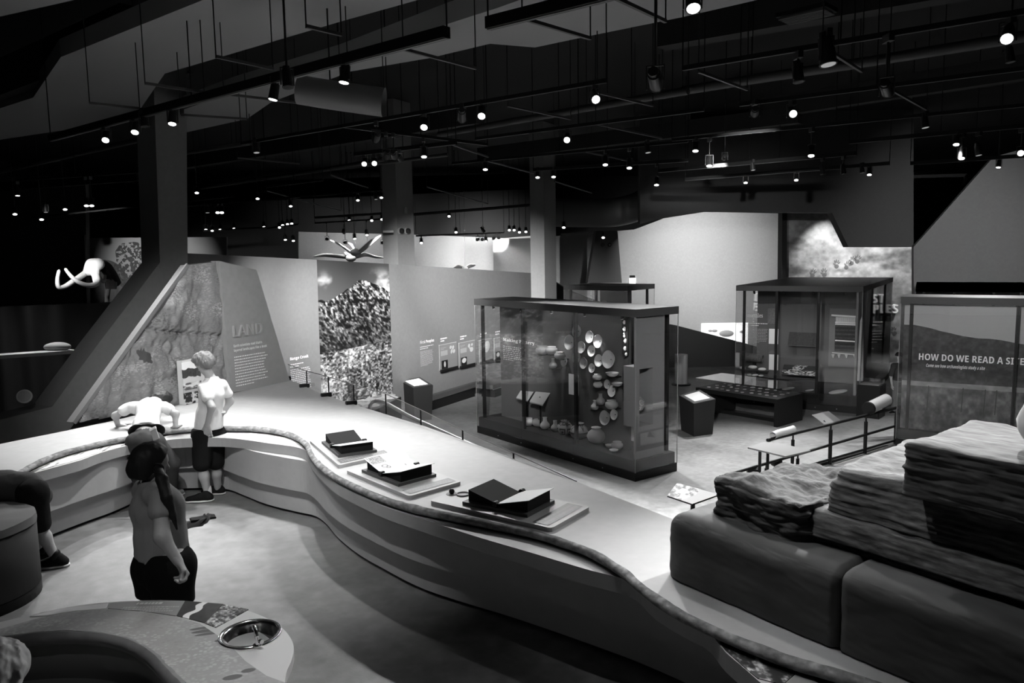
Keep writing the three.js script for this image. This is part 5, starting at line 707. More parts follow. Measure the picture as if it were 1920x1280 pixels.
// ---- the boy leaning over the counter
{
  const J = (x, y, k) => Dp(x, y, k), T = thing('person', 'person in white T-shirt and dark jeans leaning over the counter on both hands', 'person');
  const pe = J(272, 822, 8.2), be = J(274, 795, 8.4), ch = J(279, 768, 8.62), nb = J(289, 757, 8.8), hc = J(301, 755, 8.95), sl = J(243, 764, 8.66), sr = J(308, 762, 8.66), el = J(216, 779, 8.62), er = J(329, 776, 8.62), wl = P(221, 797, CT + 0.02), wr = P(329, 800, CT + 0.02), hl = J(257, 830, 8.16), hr = J(289, 830, 8.18), kl = J(259, 886, 8.2), al = V3(J(262, 940, 8.25).x, 0.08, -8.3), kr = J(322, 868, 8.3), ar = V3(J(318, 920, 8.5).x, 0.08, -8.5);
  const torso = [[lerp3(sl, sr, 0.15), lerp3(sl, sr, 0.85), 0.06, 0.06], [ch, be, 0.122, 0.112], [be, pe, 0.112, 0.115]], hips = [[hl, hr, 0.1, 0.1], [pe, lerp3(hl, hr, 0.5), 0.11, 0.11]], legs = [[hl, kl, 0.082, 0.057], [kl, al, 0.055, 0.04], [hr, kr, 0.082, 0.057], [kr, ar, 0.055, 0.04]];
  const geo = mergeG([solid([...torso, ...hips, ...legs, [sl, el, 0.048, 0.04], [el, wl, 0.038, 0.028], [sr, er, 0.048, 0.04], [er, wr, 0.038, 0.028], [nb, hc, 0.055, 0.055]].map(([a, b, r, q]) => [a, b, r * 0.96, q * 0.96]), 0.014), solid(headBones(hc, V3(0.25, -0.75, -0.6).normalize(), V3(0.2, 0.6, -0.75).normalize()), 0.007, { k: 0.02 }), solid([[lerp3(el, wl, 0.85), wl, 0.028, 0.024], ...handBones(wl, V3(0.3, -0.02, -0.9), V3(0, -1, 0), V3(1, 0, 0.3), 0.12, 1)], 0.005, { k: 0.012 }), solid([[lerp3(er, wr, 0.85), wr, 0.028, 0.024], ...handBones(wr, V3(-0.2, -0.02, -0.9), V3(0, -1, 0), V3(-1, 0, -0.2), 0.12, 1)], 0.005, { k: 0.012 })]);
  obj('body', geo, skin, T);
  const sp = ch.clone().sub(pe).normalize();
  obj('shirt', solid([...torso, [sl, lerp3(sl, el, 0.42), 0.046, 0.052], [sr, lerp3(sr, er, 0.42), 0.046, 0.052], [nb, ch, 0.07, 0.118], [be, pe, 0.125, 0.13]], 0.011, { k: 0.02, grow: 0.012, fold: 0.012, cut: [[J(272, 808, 8.28), sp]] }), whiteTee, T, 'white T-shirt');
  obj('jeans', solid([...hips, [hl, kl, 0.094, 0.072], [kl, al, 0.068, 0.06], [hr, kr, 0.094, 0.072], [kr, ar, 0.068, 0.06]], 0.012, { grow: 0.012, fold: 0.01, cut: [[J(272, 801, 8.3), sp.clone().negate()], [V3(0, 0.07, 0), UPV]] }), denim, T, 'dark jeans');
  obj('hair', solid([[hc.clone().add(V3(-0.02, 0.03, 0.02)), hc.clone().add(V3(0.03, 0.04, -0.03)), 0.088, 0.084]], 0.008, { grow: 0.012, fold: 0.012, ff: 40, cut: [[hc.clone().add(V3(0, -0.02, 0)), V3(-0.1, 0.8, 0.5).normalize()]] }), hairDark, T, 'short dark hair');
  obj('belt', solid([[hl.clone().add(V3(0, 0.08, -0.05)), hr.clone().add(V3(0, 0.08, -0.05)), 0.117, 0.117]], 0.012, { cut: [[J(272, 808, 8.28).addScaledVector(sp, -0.03), sp], [J(272, 808, 8.28).addScaledVector(sp, 0.012), sp.clone().negate()]] }), M.black, T, 'dark belt');
  shoe(T, V3(al.x, 0, al.z + 0.04), V3(al.x - 0.02, 0, al.z - 0.18), blackCloth, mat(0.4, 0.7)); shoe(T, V3(ar.x, 0, ar.z + 0.05), V3(ar.x + 0.06, 0, ar.z - 0.16), mat(0.25, 0.7), mat(0.5, 0.7));
  const ph = rbox(0.075, 0.14, 0.012, 0.008); ph.rotateX(-0.35); ph.rotateZ(0.45); const q = J(290, 815, 8.03); ph.translate(q.x, q.y + 0.01, q.z); const F = thing('pocket_phone', 'phone sticking out of the leaning person\u2019s jeans pocket', 'phone'); obj('case', ph, mat(0.28, 0.5), F); const rim2 = rbox(0.079, 0.03, 0.015, 0.006); rim2.translate(0, 0.06, 0); rim2.rotateX(-0.35); rim2.rotateZ(0.45); rim2.translate(q.x, q.y + 0.01, q.z); obj('white_edge', rim2, mat(0.7, 0.5), F, 'white edge');
}
// ---- the woman with the ponytail
{
  const d = 4.6, J = (x, y, k = 0) => Dp(x, y, d + k), T = thing('person', 'person with long dark ponytail in grey T-shirt and black shorts holding a phone', 'person');
  const hc = J(283, 868), nb = J(288, 908), ch = J(292, 950), be = J(300, 1002), pe = J(306, 1050), sr = J(300, 930, -0.15), sl = J(268, 918, 0.13), er = J(304, 1006, -0.26), wr = J(334, 1052, -0.27), el = J(322, 985, 0.16), wl = J(350, 984, 0.2), hr = J(322, 1062, -0.07), hl = J(292, 1062, 0.08);
  const kr = J(330, 1165, -0.05), kl = J(296, 1160, 0.08), ar = V3(kr.x + 0.02, 0.08, kr.z + 0.02), al = V3(kl.x, 0.08, kl.z - 0.02);
  const fwd = V3(0.78, -0.12, -0.6).normalize(), up = V3(0.1, 1, 0).addScaledVector(fwd, 0.1).normalize(); up.addScaledVector(fwd, -up.dot(fwd)).normalize();
  const side = V3(0.6, 0, 0.78), torso = [[lerp3(sl, sr, 0.15), lerp3(sl, sr, 0.85), 0.064, 0.064], [ch, be, 0.128, 0.122], [ch.clone().addScaledVector(fwd, 0.05), be.clone().addScaledVector(fwd, 0.03), 0.105, 0.11], [be, pe, 0.125, 0.138]], hips = [[hl, hr, 0.125, 0.125], [pe, lerp3(hl, hr, 0.5), 0.135, 0.135]], legs = [[hl, kl, 0.105, 0.066], [kl, al, 0.062, 0.04], [hr, kr, 0.105, 0.066], [kr, ar, 0.062, 0.04]];
  const arms = [[sr, er, 0.052, 0.045], [er, wr, 0.044, 0.03], [sl, el, 0.056, 0.046], [el, wl, 0.044, 0.029]];
  const grip = handBones(wl, V3(0.85, 0.0, -0.45), V3(0.1, 0.9, 0), V3(0.3, 0, 1), 0.5, 0.95);
  obj('body', mergeG([solid([...torso, ...hips, ...legs, ...arms, [nb, hc, 0.056, 0.058]].map(([a, b, r, q]) => [a, b, r * 0.96, q * 0.96]), 0.013), solid([...headBones(hc, fwd, up, 0.94), [nb, hc, 0.052, 0.052]], 0.006, { k: 0.02 }), solid([[lerp3(er, wr, 0.85), wr, 0.031, 0.028], ...handBones(wr, J(346, 1074, -0.27).sub(wr), V3(-0.6, 0.1, 0.6), V3(0.8, 0.3, -0.2), 1.0, 0.95)], 0.005, { k: 0.012 }), solid([[lerp3(el, wl, 0.85), wl, 0.03, 0.026], ...grip], 0.005, { k: 0.012 })]), skin, T);
  const hem = J(300, 1040).y;
  obj('shirt', solid([...torso, [pe, lerp3(hl, hr, 0.5), 0.142, 0.142], [sr, lerp3(sr, er, 0.36), 0.05, 0.058], [sl, lerp3(sl, el, 0.4), 0.05, 0.056], [nb, ch, 0.07, 0.128], [be, pe, 0.132, 0.145]], 0.010, { k: 0.025, grow: 0.012, fold: 0.012, ff: 13, cut: [[V3(pe.x, hem, pe.z), V3(0.18, 1, 0.05).normalize()]], carve: (x, y, z) => 0.07 - Math.hypot(x - nb.x, (y - nb.y - 0.03) * 0.8, z - nb.z) }), greyTee, T, 'grey T-shirt');
  obj('shorts', solid([...hips, [hl, lerp3(hl, kl, 0.62), 0.122, 0.105], [hr, lerp3(hr, kr, 0.62), 0.122, 0.105]], 0.012, { grow: 0.014, fold: 0.008, cut: [[V3(0, hem + 0.05, 0), V3(0, -1, 0)], [V3(0, J(310, 1121).y, 0), UPV]] }), blackCloth, T, 'black shorts');
  const tie = J(296, 878, -0.07), tail = [[tie, J(303, 898, -0.15), 0.024, 0.034], [J(303, 898, -0.15), J(313, 932, -0.2), 0.034, 0.032], [J(313, 932, -0.2), J(324, 966, -0.2), 0.032, 0.02], [J(324, 966, -0.2), J(332, 992, -0.18), 0.02, 0.006]];
  const hb = headBones(hc, fwd, up, 0.92); const H = obj('hair', solid([hb[0], [hc.clone().addScaledVector(fwd, -0.045).addScaledVector(up, -0.03), hc.clone().addScaledVector(up, 0.045), 0.074, 0.072]], 0.007, { grow: 0.016, fold: 0.006, ff: 40, carve: (x, y, z) => { const p = V3(x, y, z).sub(hc); return Math.max(p.dot(fwd) * 0.8 - p.dot(up) * 0.55 - 0.02, -p.dot(up) - 0.085); } }), hairDark, T, 'dark hair tied back');
  obj('ponytail', solid(tail, 0.007, { fold: 0.004, ff: 40, k: 0.012 }), hairDark, H, 'long ponytail'); obj('hair_tie', new THREE.TorusGeometry(0.03, 0.009, 8, 18).translate(tie.x, tie.y, tie.z), M.black, H);
  for (const a of [al, ar]) shoe(T, V3(a.x - 0.05, 0, a.z + 0.03), V3(a.x + 0.14, 0, a.z - 0.1), blackCloth, mat(0.5, 0.7));
  const F = thing('phone', 'dark phone held flat in the ponytailed person\u2019s hand', 'phone'), pa = wl.clone().addScaledVector(V3(0.88, 0, -0.47), 0.05).add(V3(0, 0.028, 0)), fr = rbox(0.155, 0.011, 0.075, 0.005); fr.rotateY(0.49); fr.translate(pa.x + 0.045, pa.y, pa.z - 0.02); obj('case', fr, M.black, F); const sc2 = box(0.14, 0.002, 0.066); sc2.rotateY(0.49); sc2.translate(pa.x + 0.045, pa.y + 0.0065, pa.z - 0.02); obj('glass_face', sc2, mat(0.02, 0.45), F);
}
// ---- the person bending over the round stool
{
  const d = 6.6, J = (x, y, k = 0) => Dp(x, y, d + k), T = thing('person', 'person in dark clothes bending over the round stone-topped stool', 'person');
  const pe = J(48, 918), be = J(5, 912, -0.05), ch = J(-45, 918, -0.1), nb = J(-80, 935, -0.1), hc = J(-105, 965, -0.1), sl = J(-50, 925, -0.28), sr = J(-50, 925, 0.1), el = J(-40, 985, -0.25), wl = J(-50, 1015, -0.2), er = J(-60, 975, 0.1), wr = J(-75, 1000, 0.05), hl = J(62, 925, -0.08), hr = J(58, 925, 0.1), kl = J(72, 985, -0.06), al = J(104, 1050, 0.0), kr = J(62, 985, 0.12), ar = J(84, 1045, 0.14);
  al.y = ar.y = 0.09; const torso = [[sl, sr, 0.07, 0.07], [ch, be, 0.125, 0.125], [be, pe, 0.125, 0.13]], hips = [[hl, hr, 0.11, 0.11], [pe, lerp3(hl, hr, 0.5), 0.125, 0.12]], legs = [[hl, kl, 0.09, 0.06], [kl, lerp3(kl, al, 0.35), 0.056, 0.058], [lerp3(kl, al, 0.35), al, 0.056, 0.037], [hr, kr, 0.09, 0.06], [kr, lerp3(kr, ar, 0.35), 0.056, 0.058], [lerp3(kr, ar, 0.35), ar, 0.056, 0.037]];
  obj('body', mergeG([solid([...torso, ...hips, ...legs, [sl, el, 0.05, 0.04], [el, wl, 0.04, 0.03], [sr, er, 0.05, 0.04], [er, wr, 0.04, 0.03], [nb, hc, 0.056, 0.056]].map(([a, b, r, q]) => [a, b, r * 0.96, q * 0.96]), 0.014), solid(headBones(hc, V3(-0.5, -0.85, 0).normalize(), V3(-0.85, 0.5, 0).normalize()), 0.009, { k: 0.02 }), solid(handBones(wl, V3(-0.6, -0.5, 0), V3(0, -1, 0), V3(0, 0, -1), 0.2), 0.006, { k: 0.012 }), solid(handBones(wr, V3(-0.6, -0.5, 0), V3(0, -1, 0), V3(0, 0, 1), 0.2), 0.006, { k: 0.012 })]), skin, T);
  obj('shirt', solid([...torso, [sl, lerp3(sl, el, 0.5), 0.06, 0.066], [sr, lerp3(sr, er, 0.5), 0.06, 0.066], [pe, J(70, 930), 0.12, 0.1]], 0.012, { grow: 0.02, fold: 0.02, ff: 9, cut: [[J(78, 955), V3(-0.5, 0.87, 0)]] }), mat(0.045, 0.9), T, 'dark loose shirt');
  obj('shorts', solid([...hips, [hl, lerp3(hl, kl, 0.92), 0.102, 0.09], [hr, lerp3(hr, kr, 0.92), 0.102, 0.09]], 0.012, { grow: 0.014, fold: 0.008, cut: [[J(80, 992), V3(-0.1, 1, 0).normalize()]] }), blackCloth, T, 'black shorts');
  obj('hair', solid([[hc, hc.clone().add(V3(-0.03, 0.05, 0)), 0.095, 0.09]], 0.01, { grow: 0.006, fold: 0.01, ff: 40, cut: [[hc, V3(-0.3, 0.95, 0).normalize()]] }), hairDark, T);
  for (const a of [al, ar]) { obj('ankle_band', solid([[a.clone().setY(0.1), a.clone().setY(0.125), 0.045, 0.045]], 0.009), M.black, T); shoe(T, V3(a.x + 0.06, 0, a.z - 0.02), V3(a.x - 0.16, 0, a.z + 0.04), blackCloth, mat(0.5, 0.7)); }
}
// ---- the child whose hair shows at the lower corner
{
  const d = 2.75, c = Dp(-4, 1266, d), T = thing('person', 'blond child standing at the curved table, only the hair showing', 'person'), nb = c.clone().add(V3(-0.02, -0.16, 0)), pe = nb.clone().setY(0.72), sl = nb.clone().add(V3(-0.14, -0.05, -0.06)), sr = nb.clone().add(V3(0.13, -0.05, 0.06)), fw = V3(-0.5, -0.5, -0.7).normalize(), up = V3(0, 1, 0).addScaledVector(fw, 0.5).normalize();
  const hip = [pe.clone().add(V3(-0.08, -0.04, -0.03)), pe.clone().add(V3(0.08, -0.04, 0.03))], ank = hip.map((h) => V3(h.x, 0.07, h.z)), hand = [sl.clone().add(V3(-0.06, -0.46, -0.05)), sr.clone().add(V3(0.06, -0.46, 0))], T0 = [[sl, sr, 0.055, 0.055], [nb.clone().add(V3(0, -0.1, 0)), pe, 0.105, 0.1], [hip[0], hip[1], 0.09, 0.09]];
  obj('body', mergeG([solid([...T0, [hip[0], ank[0], 0.075, 0.035], [hip[1], ank[1], 0.075, 0.035], [sl, hand[0], 0.042, 0.025], [sr, hand[1], 0.042, 0.025], [nb, c, 0.05, 0.05]], 0.014), solid(headBones(c, fw, up, 0.95), 0.008, { k: 0.02 }), ...hand.map((h, i) => solid(handBones(h, V3(0, -1, -0.1), V3(i ? -1 : 1, 0, 0), V3(0, 0, -1), 0.3, 0.8), 0.006, { k: 0.012 }))]), skin, T);
  obj('hair', solid([[c.clone().addScaledVector(fw, -0.03).addScaledVector(up, 0.03), c.clone().addScaledVector(fw, 0.02).addScaledVector(up, 0.03), 0.095, 0.088], [c.clone().addScaledVector(fw, -0.05), c.clone().add(V3(0.03, -0.13, 0.04)), 0.07, 0.04]], 0.006, { grow: 0.008, fold: 0.02, ff: 28, cut: [[c.clone().addScaledVector(fw, 0.055), fw.clone().negate()]] }), hairBlond, T, 'blond hair');
  obj('shirt', solid([...T0, [sl, lerp3(sl, hand[0], 0.35), 0.05, 0.055], [sr, lerp3(sr, hand[1], 0.35), 0.05, 0.055]], 0.014, { grow: 0.015, fold: 0.008, cut: [[V3(0, pe.y - 0.02, 0), UPV]] }), mat(0.06, 0.9), T); obj('shorts', solid([[hip[0], hip[1], 0.092, 0.092], [hip[0], lerp3(hip[0], ank[0], 0.4), 0.085, 0.075], [hip[1], lerp3(hip[1], ank[1], 0.4), 0.085, 0.075]], 0.014, { grow: 0.015, cut: [[V3(0, pe.y + 0.02, 0), V3(0, -1, 0)]] }), blackCloth, T); for (const a of ank) shoe(T, V3(a.x + 0.03, 0, a.z + 0.05), V3(a.x - 0.08, 0, a.z - 0.1), blackCloth, mat(0.4, 0.7));
}
// ---- the visitor beside the far case
{
  const d = 21.6, J = (x, y, k = 0) => Dp(x, y, d + k), T = thing('person', 'visitor in dark clothes standing between the textile case and the site print', 'person');
  const base = J(1682, 772); const at = (x, y, z) => V3(base.x + x, LOW + y, base.z + z), hc = at(0, 1.62, 0), nb = at(-0.01, 1.44, 0), pe = at(0, 0.95, 0), sl = at(-0.17, 1.38, 0.06), sr = at(0.17, 1.38, -0.06), el = at(-0.25, 1.1, 0.06), wl = at(-0.24, 0.86, 0.12), er = at(0.23, 1.1, -0.06), wr = at(0.22, 0.86, 0), hl = at(-0.09, 0.9, 0), hr = at(0.09, 0.9, 0), kl = at(-0.09, 0.5, 0.02), al = at(-0.09, 0.08, 0), kr = at(0.1, 0.5, 0.02), ar = at(0.1, 0.08, 0.05);
  const t0 = [[sl, sr, 0.065, 0.065], [at(0, 1.28, 0), pe, 0.13, 0.12], [hl, hr, 0.1, 0.1]];
  obj('body', mergeG([solid([...t0, [sl, el, 0.05, 0.04], [el, wl, 0.04, 0.03], [sr, er, 0.05, 0.04], [er, wr, 0.04, 0.03], [hl, kl, 0.08, 0.055], [kl, al, 0.052, 0.036], [hr, kr, 0.08, 0.055], [kr, ar, 0.052, 0.036], [nb, hc, 0.055, 0.055]], 0.02), solid(headBones(hc, V3(-0.8, 0, 0.6).normalize(), UPV), 0.012, { k: 0.02 }), solid(handBones(wl, V3(0, -1, 0), V3(1, 0, 0), V3(0, 0, 1), 0.4), 0.008, { k: 0.012 }), solid(handBones(wr, V3(0, -1, 0), V3(-1, 0, 0), V3(0, 0, 1), 0.4), 0.008, { k: 0.012 })]), skin, T);
  obj('shirt', solid([...t0, [sl, lerp3(sl, el, 0.9), 0.055, 0.05], [sr, lerp3(sr, er, 0.9), 0.055, 0.05]], 0.02, { grow: 0.018, cut: [[pe, UPV]] }), mat(0.03, 0.9), T); obj('trousers', solid([[hl, hr, 0.105, 0.105], [hl, kl, 0.09, 0.07], [kl, al, 0.068, 0.06], [hr, kr, 0.09, 0.07], [kr, ar, 0.068, 0.06]], 0.02, { grow: 0.01, cut: [[at(0, 0.98, 0), V3(0, -1, 0)], [at(0, 0.06, 0), UPV]] }), mat(0.13, 0.9), T, 'grey trousers'); obj('hair', solid([[hc.clone().add(V3(0.02, 0.03, -0.02)), hc.clone().add(V3(-0.02, 0.05, 0)), 0.092, 0.085]], 0.014, { grow: 0.008, cut: [[hc, V3(0.3, 0.95, 0).normalize()]] }), hairDark, T); for (const a of [al, ar]) shoe(T, V3(a.x + 0.04, LOW, a.z), V3(a.x - 0.13, LOW, a.z + 0.06), blackCloth, mat(0.2, 0.7));
}
// ================================================================ CURVED TABLE WITH THE BASIN, ROUND STOOL
{
  const TY = 0.75, T = thing('curved_table', 'curved table with printed panels, stone edge and steel drinking basin', 'table');
  const out = pxLine([[-260, 1235], [-120, 1196], [0, 1166], [60, 1152], [160, 1133], [300, 1125], [400, 1131], [475, 1148], [528, 1176], [550, 1208], [547, 1236], [537, 1260], [536, 1290], [560, 1340], [600, 1400]], TY, 120), inn = pxLine([[-260, 1262], [-120, 1218], [0, 1197], [60, 1190], [120, 1187], [190, 1190], [245, 1203], [285, 1227], [315, 1258], [345, 1290], [380, 1330], [420, 1400]], TY, 120);
  const ringT = [...out, ...inn.slice().reverse()];
  obj('base', slab([...offsetLine(out, 0.06), ...offsetLine(inn, -0.06).reverse()].map((p) => p), 0, TY - 0.05), mat(0.2, 0.8), T, 'grey base wall');
  { const sh = [...inn.filter((_, i) => i % 4 === 0), P(420, 1400, TY), P(-260, 1500, TY)]; obj('inner_shelf', slab(offsetLine(inn, 0.0).concat([P(380, 1500, 0.5), P(-260, 1500, 0.5)]), 0.46, 0.5), mat(0.42, 0.5), T, 'lower grey inner surface'); }
  // hole for the basin
  const bc = P(469, 1189, TY), R = 0.138;
  { const s = new THREE.Shape(ringT.map((p) => new THREE.Vector2(p.x, -p.z))), h = new THREE.Path(); h.absarc(bc.x, -bc.z, R, 0, Math.PI * 2); s.holes.push(h); const g = new THREE.ExtrudeGeometry(s, { depth: 0.05, bevelEnabled: false, curveSegments: 32 }); g.rotateX(-Math.PI / 2); g.translate(0, TY - 0.05, 0); obj('table_top', g, mat(0.42, 0.5), T, 'pale laminate top'); }
  const top2 = (line, px, y, m, n, l, tex) => { const pts = px.map(([a, b]) => P(a, b, y)), q = slab(pts, y, y + 0.004), b = new THREE.Box3().setFromBufferAttribute(q.attributes.position), p = q.attributes.position, u = q.attributes.uv; if (tex) for (let i = 0; i < p.count; i++) u.setXY(i, (p.getX(i) - b.min.x) / (b.max.x - b.min.x), (b.max.z - p.getZ(i)) / (b.max.z - b.min.z)); return obj(n, q, m, T, l); };
  const fossil = canvasTex(512, 256, (x, w, h) => { x.fillStyle = css(0.60); x.fillRect(0, 0, w, h); for (let i = 0; i < 5000; i++) { const a = rnd() * w, b = rnd() * h; x.fillStyle = css(0.5 + 0.22 * fbm(a / 26, b / 20, 2, 3) + 0.06 * rnd()); x.fillRect(a, b, 4, 3); } x.fillStyle = css(0.34); for (const [a, b, r, e] of [[360, 70, 22, 5], [368, 78, 22, 4], [352, 62, 20, 4], [395, 96, 14, 5], [430, 100, 20, 5], [440, 190, 12, 6], [470, 215, 7, 12], [410, 60, 8, 3], [490, 235, 12, 7], [455, 175, 9, 5]]) { x.beginPath(); x.ellipse(a, b, r, e, -0.3, 0, 7); x.fill(); } });
  top2(0, [[-100, 1203], [0, 1180], [60, 1163], [120, 1148], [200, 1143], [260, 1147], [330, 1157], [375, 1170], [420, 1200], [438, 1217], [460, 1240], [500, 1268], [536, 1281], [420, 1330], [352, 1283], [318, 1252], [290, 1224], [250, 1201], [190, 1186], [120, 1182], [60, 1186], [-20, 1196]], TY, mat(0.8, 0.6, { map: fossil }), 'fossil_panel', 'mottled stone panel with dark tracks', true);
  const river = dataTex(128, 96, (u, v) => { const r = Math.abs(u - 0.45 - 0.18 * (v - 0.5) * 2 * 0.6 - 0.05 * Math.sin(v * 14)); return r < 0.07 + 0.03 * noise(v * 9, 1) ? 0.85 : 0.14 + 0.1 * fbm(u * 8, v * 8, 1, 3); }, true), cliff2 = dataTex(128, 96, (u, v) => clamp(0.4 + 1.4 * (fbm(u * 12 + v * 6, v * 16, 3, 4) - 0.5)), true), cap2 = canvasTex(256, 64, (x, w, h) => { x.fillStyle = css(0.5); x.fillRect(0, 0, w, h); dashes(x, 90, 8, 150, 1, 10, 8, 0.75, 0.6); dashes(x, 60, 26, 180, 4, 8, 4, 0.65, 0.5); });
  top2(0, [[56, 1156], [120, 1141], [205, 1131], [200, 1141], [140, 1146], [90, 1154]], TY, mat(0.7, 0.5), 'graphic_panel', 'pale printed strip', true); top2(0, [[207, 1131], [300, 1126], [346, 1127], [330, 1155], [265, 1146], [202, 1141]], TY, mat(0.95, 0.5, { map: cap2 }), 'graphic_panel', 'grey caption panel', true); top2(0, [[347, 1127], [418, 1133], [384, 1168], [331, 1155]], TY, mat(0.95, 0.5, { map: river }), 'graphic_panel', 'dark panel with a pale river', true); top2(0, [[419, 1133], [466, 1143], [405, 1177], [385, 1169]], TY, mat(0.95, 0.5, { map: cliff2 }), 'graphic_panel', 'cliff photograph panel', true);
  // stone inner edge
  { const e = new THREE.TubeGeometry(new THREE.CatmullRomCurve3(inn.filter((_, i) => i % 3 === 0).map((p) => p.clone().setY(TY - 0.025))), 300, 0.035, 10), p = e.attributes.position; for (let i = 0; i < p.count; i++) { const k = 0.022 * (fbm(p.getX(i) * 16, p.getY(i) * 30, p.getZ(i) * 16, 3) - 0.5); p.setXYZ(i, p.getX(i) + k, p.getY(i) + k * 0.6, p.getZ(i) + k); } e.computeVertexNormals(); obj('stone_edge', e, mat(0.13, 0.9), T, 'dark rough stone edge'); }
  // basin and tap
  const bas = obj('basin', lathe([[R + 0.02, TY + 0.004], [R + 0.018, TY + 0.010], [R, TY + 0.008], [R * 0.98, TY - 0.01], [R * 0.86, TY - 0.07], [R * 0.5, TY - 0.105], [0.02, TY - 0.112], [0.001, TY - 0.112]], 48).translate(bc.x, 0, bc.z), mat(0.6, 0.18, { metalness: 1, side: THREE.DoubleSide }), T, 'polished steel basin');
  obj('drain', new THREE.CylinderGeometry(0.022, 0.022, 0.006, 20).translate(bc.x, TY - 0.107, bc.z), M.steelDark, bas);
  const f0 = P(483, 1212, TY), tp = (x, y, z) => f0.clone().add(V3(x, y, z)), tap = obj('faucet', [rod(tp(0, 0, 0), tp(0, 0.012, 0), 0.024, 0.024, 16), rod(tp(0, 0.012, 0), tp(-0.002, 0.06, 0), 0.013, 0.011, 14), tube([tp(-0.002, 0.05, 0), tp(-0.01, 0.085, -0.01), tp(-0.025, 0.09, -0.035), tp(-0.035, 0.07, -0.06)], 0.010, 24, 12)], M.chrome, T, 'chrome bubbler tap'); obj('push_button', rod(tp(0.018, 0.035, 0.01), tp(0.03, 0.035, 0.02), 0.012, 0.012, 14), M.chrome, tap);
}
{
  const c = P(-62, 1128, 0), T = thing('round_stool', 'dark round stool with rough stone top under the bending person', 'stool'), r = P(57, 1128, 0).x - c.x, h = 0.6;
  obj('drum', lathe([[0.001, 0.09], [r, 0.09], [r, h], [0.001, h]], 48).translate(c.x, 0, c.z), mat(0.035, 0.8), T); obj('plinth', lathe([[0.001, 0], [r * 1.0, 0], [r * 1.0, 0.08], [r * 0.97, 0.09], [0.001, 0.09]], 48).translate(c.x, 0, c.z), M.black, T);
  const g = new THREE.CylinderGeometry(r * 1.0, r * 1.02, 0.06, 64, 3), p = g.attributes.position; for (let i = 0; i < p.count; i++) { const x = p.getX(i), z = p.getZ(i), k = 1 + 0.05 * (fbm(x * 9, p.getY(i) * 20, z * 9, 3) - 0.5); p.setXYZ(i, x * k, p.getY(i) + 0.02 * (fbm(x * 6, 2, z * 6, 3) - 0.5), z * k); } g.computeVertexNormals(); g.translate(c.x, h + 0.03, c.z); obj('stone_top', g, mat(0.16, 0.9), T, 'rough stone top');
}
// ================================================================ CEILING: TRACKS, SPOTLIGHTS, PIPES, DUCTS
const TRK = 4.65, DECK = 7.4;   // height of the light tracks
const capDepth = (p, px, py, d) => (-p.z > d || p.z > 0 ? Dp(px, py, d) : p);
const hang = (px, py, y = TRK, far = 33) => capDepth(P(px, py, y), px, py, far);
const tracks = [];
function track(x0, y0, x1, y1, label, t = 0.042, y = TRK, far = 33) {
  const a = hang(x0, y0, y, far), b = hang(x1, y1, y, far), g = thing('light_track', label, 'light track', 'ceiling light tracks'); tracks.push({ a, b, t });
  obj('rail', bar(a, b, t, t * 1.15), M.black, g); obj('contact_strip', bar(a.clone().add(V3(0, -t * 0.6, 0)), b.clone().add(V3(0, -t * 0.6, 0)), t * 0.35, t * 0.1), mat(0.09, 0.4), g, 'thin metal strip');
  const n = Math.max(2, Math.round(a.distanceTo(b) / 4)); for (let i = 0; i <= n; i++) { const p = a.clone().lerp(b, i / n); obj('hanger_rod', rod(p, p.clone().setY(DECK), 0.008, 0.008, 5), M.black, g); }
}
track(95, 259, 838, 60, 'thick near light track crossing in front of the buttressed column', 0.085);
track(915, 44, 1330, -60, 'thick near light track over the counter end', 0.085);
track(453, 269, 1137, 151, 'long light track above the book displays');
track(892, 260, 1320, 205, 'light track above the pottery case');
track(1280, 128, 1960, 15, 'light track over the stacked sandstone');
track(1387, 196, 1960, 123, 'light track behind the track over the sandstone');
track(1260, 262, 1960, 193, 'light track over the ramp railing');
track(665, 289, 855, 267, 'short light track with a cluster of dark heads at the mural column', 0.06);
track(640, 236, 914, 271, 'slanting light track crossing the mural column', 0.042, TRK + 0.12);
track(848, 306, 1290, 264, 'light track above the slim column');
track(1000, 318, 1290, 300, 'low light track above the curved duct', 0.06);
track(1235, 320, 1606, 287, 'light track in front of the bulkhead', 0.07);
track(1285, 336, 1668, 306, 'lowest light track in front of the bulkhead', 0.07);
track(1592, 266, 1960, 232, 'light track before the grey screen wall', 0.06);
track(1707, 306, 1960, 289, 'lower light track before the grey screen wall', 0.07);
track(30, 338, 262, 322, 'light track far behind the buttressed column', 0.042, TRK, 30);
track(60, 408, 265, 386, 'light track above the mammoth skeleton', 0.042, TRK, 29);
track(346, 386, 640, 362, 'light track beyond the buttressed column', 0.042, TRK - 0.1, 31);
track(346, 377, 440, 368, 'short light track beyond the buttressed column', 0.042, TRK, 30);
track(500, 350, 606, 337, 'short light track above the hanging birds', 0.042, TRK, 30);
track(590, 366, 716, 356, 'light track beside the mural column above the birds', 0.042, TRK, 31);
track(590, 418, 722, 410, 'far light track right above the hanging birds', 0.055, TRK, 36);
track(780, 442, 945, 436, 'far light track in front of the pale far wall', 0.055, TRK, 36);
track(500, 428, 560, 420, 'far light track end with four bright heads', 0.055, TRK, 36);
track(380, 432, 500, 426, 'far light track above the mammoth mural edge', 0.055, TRK, 36);
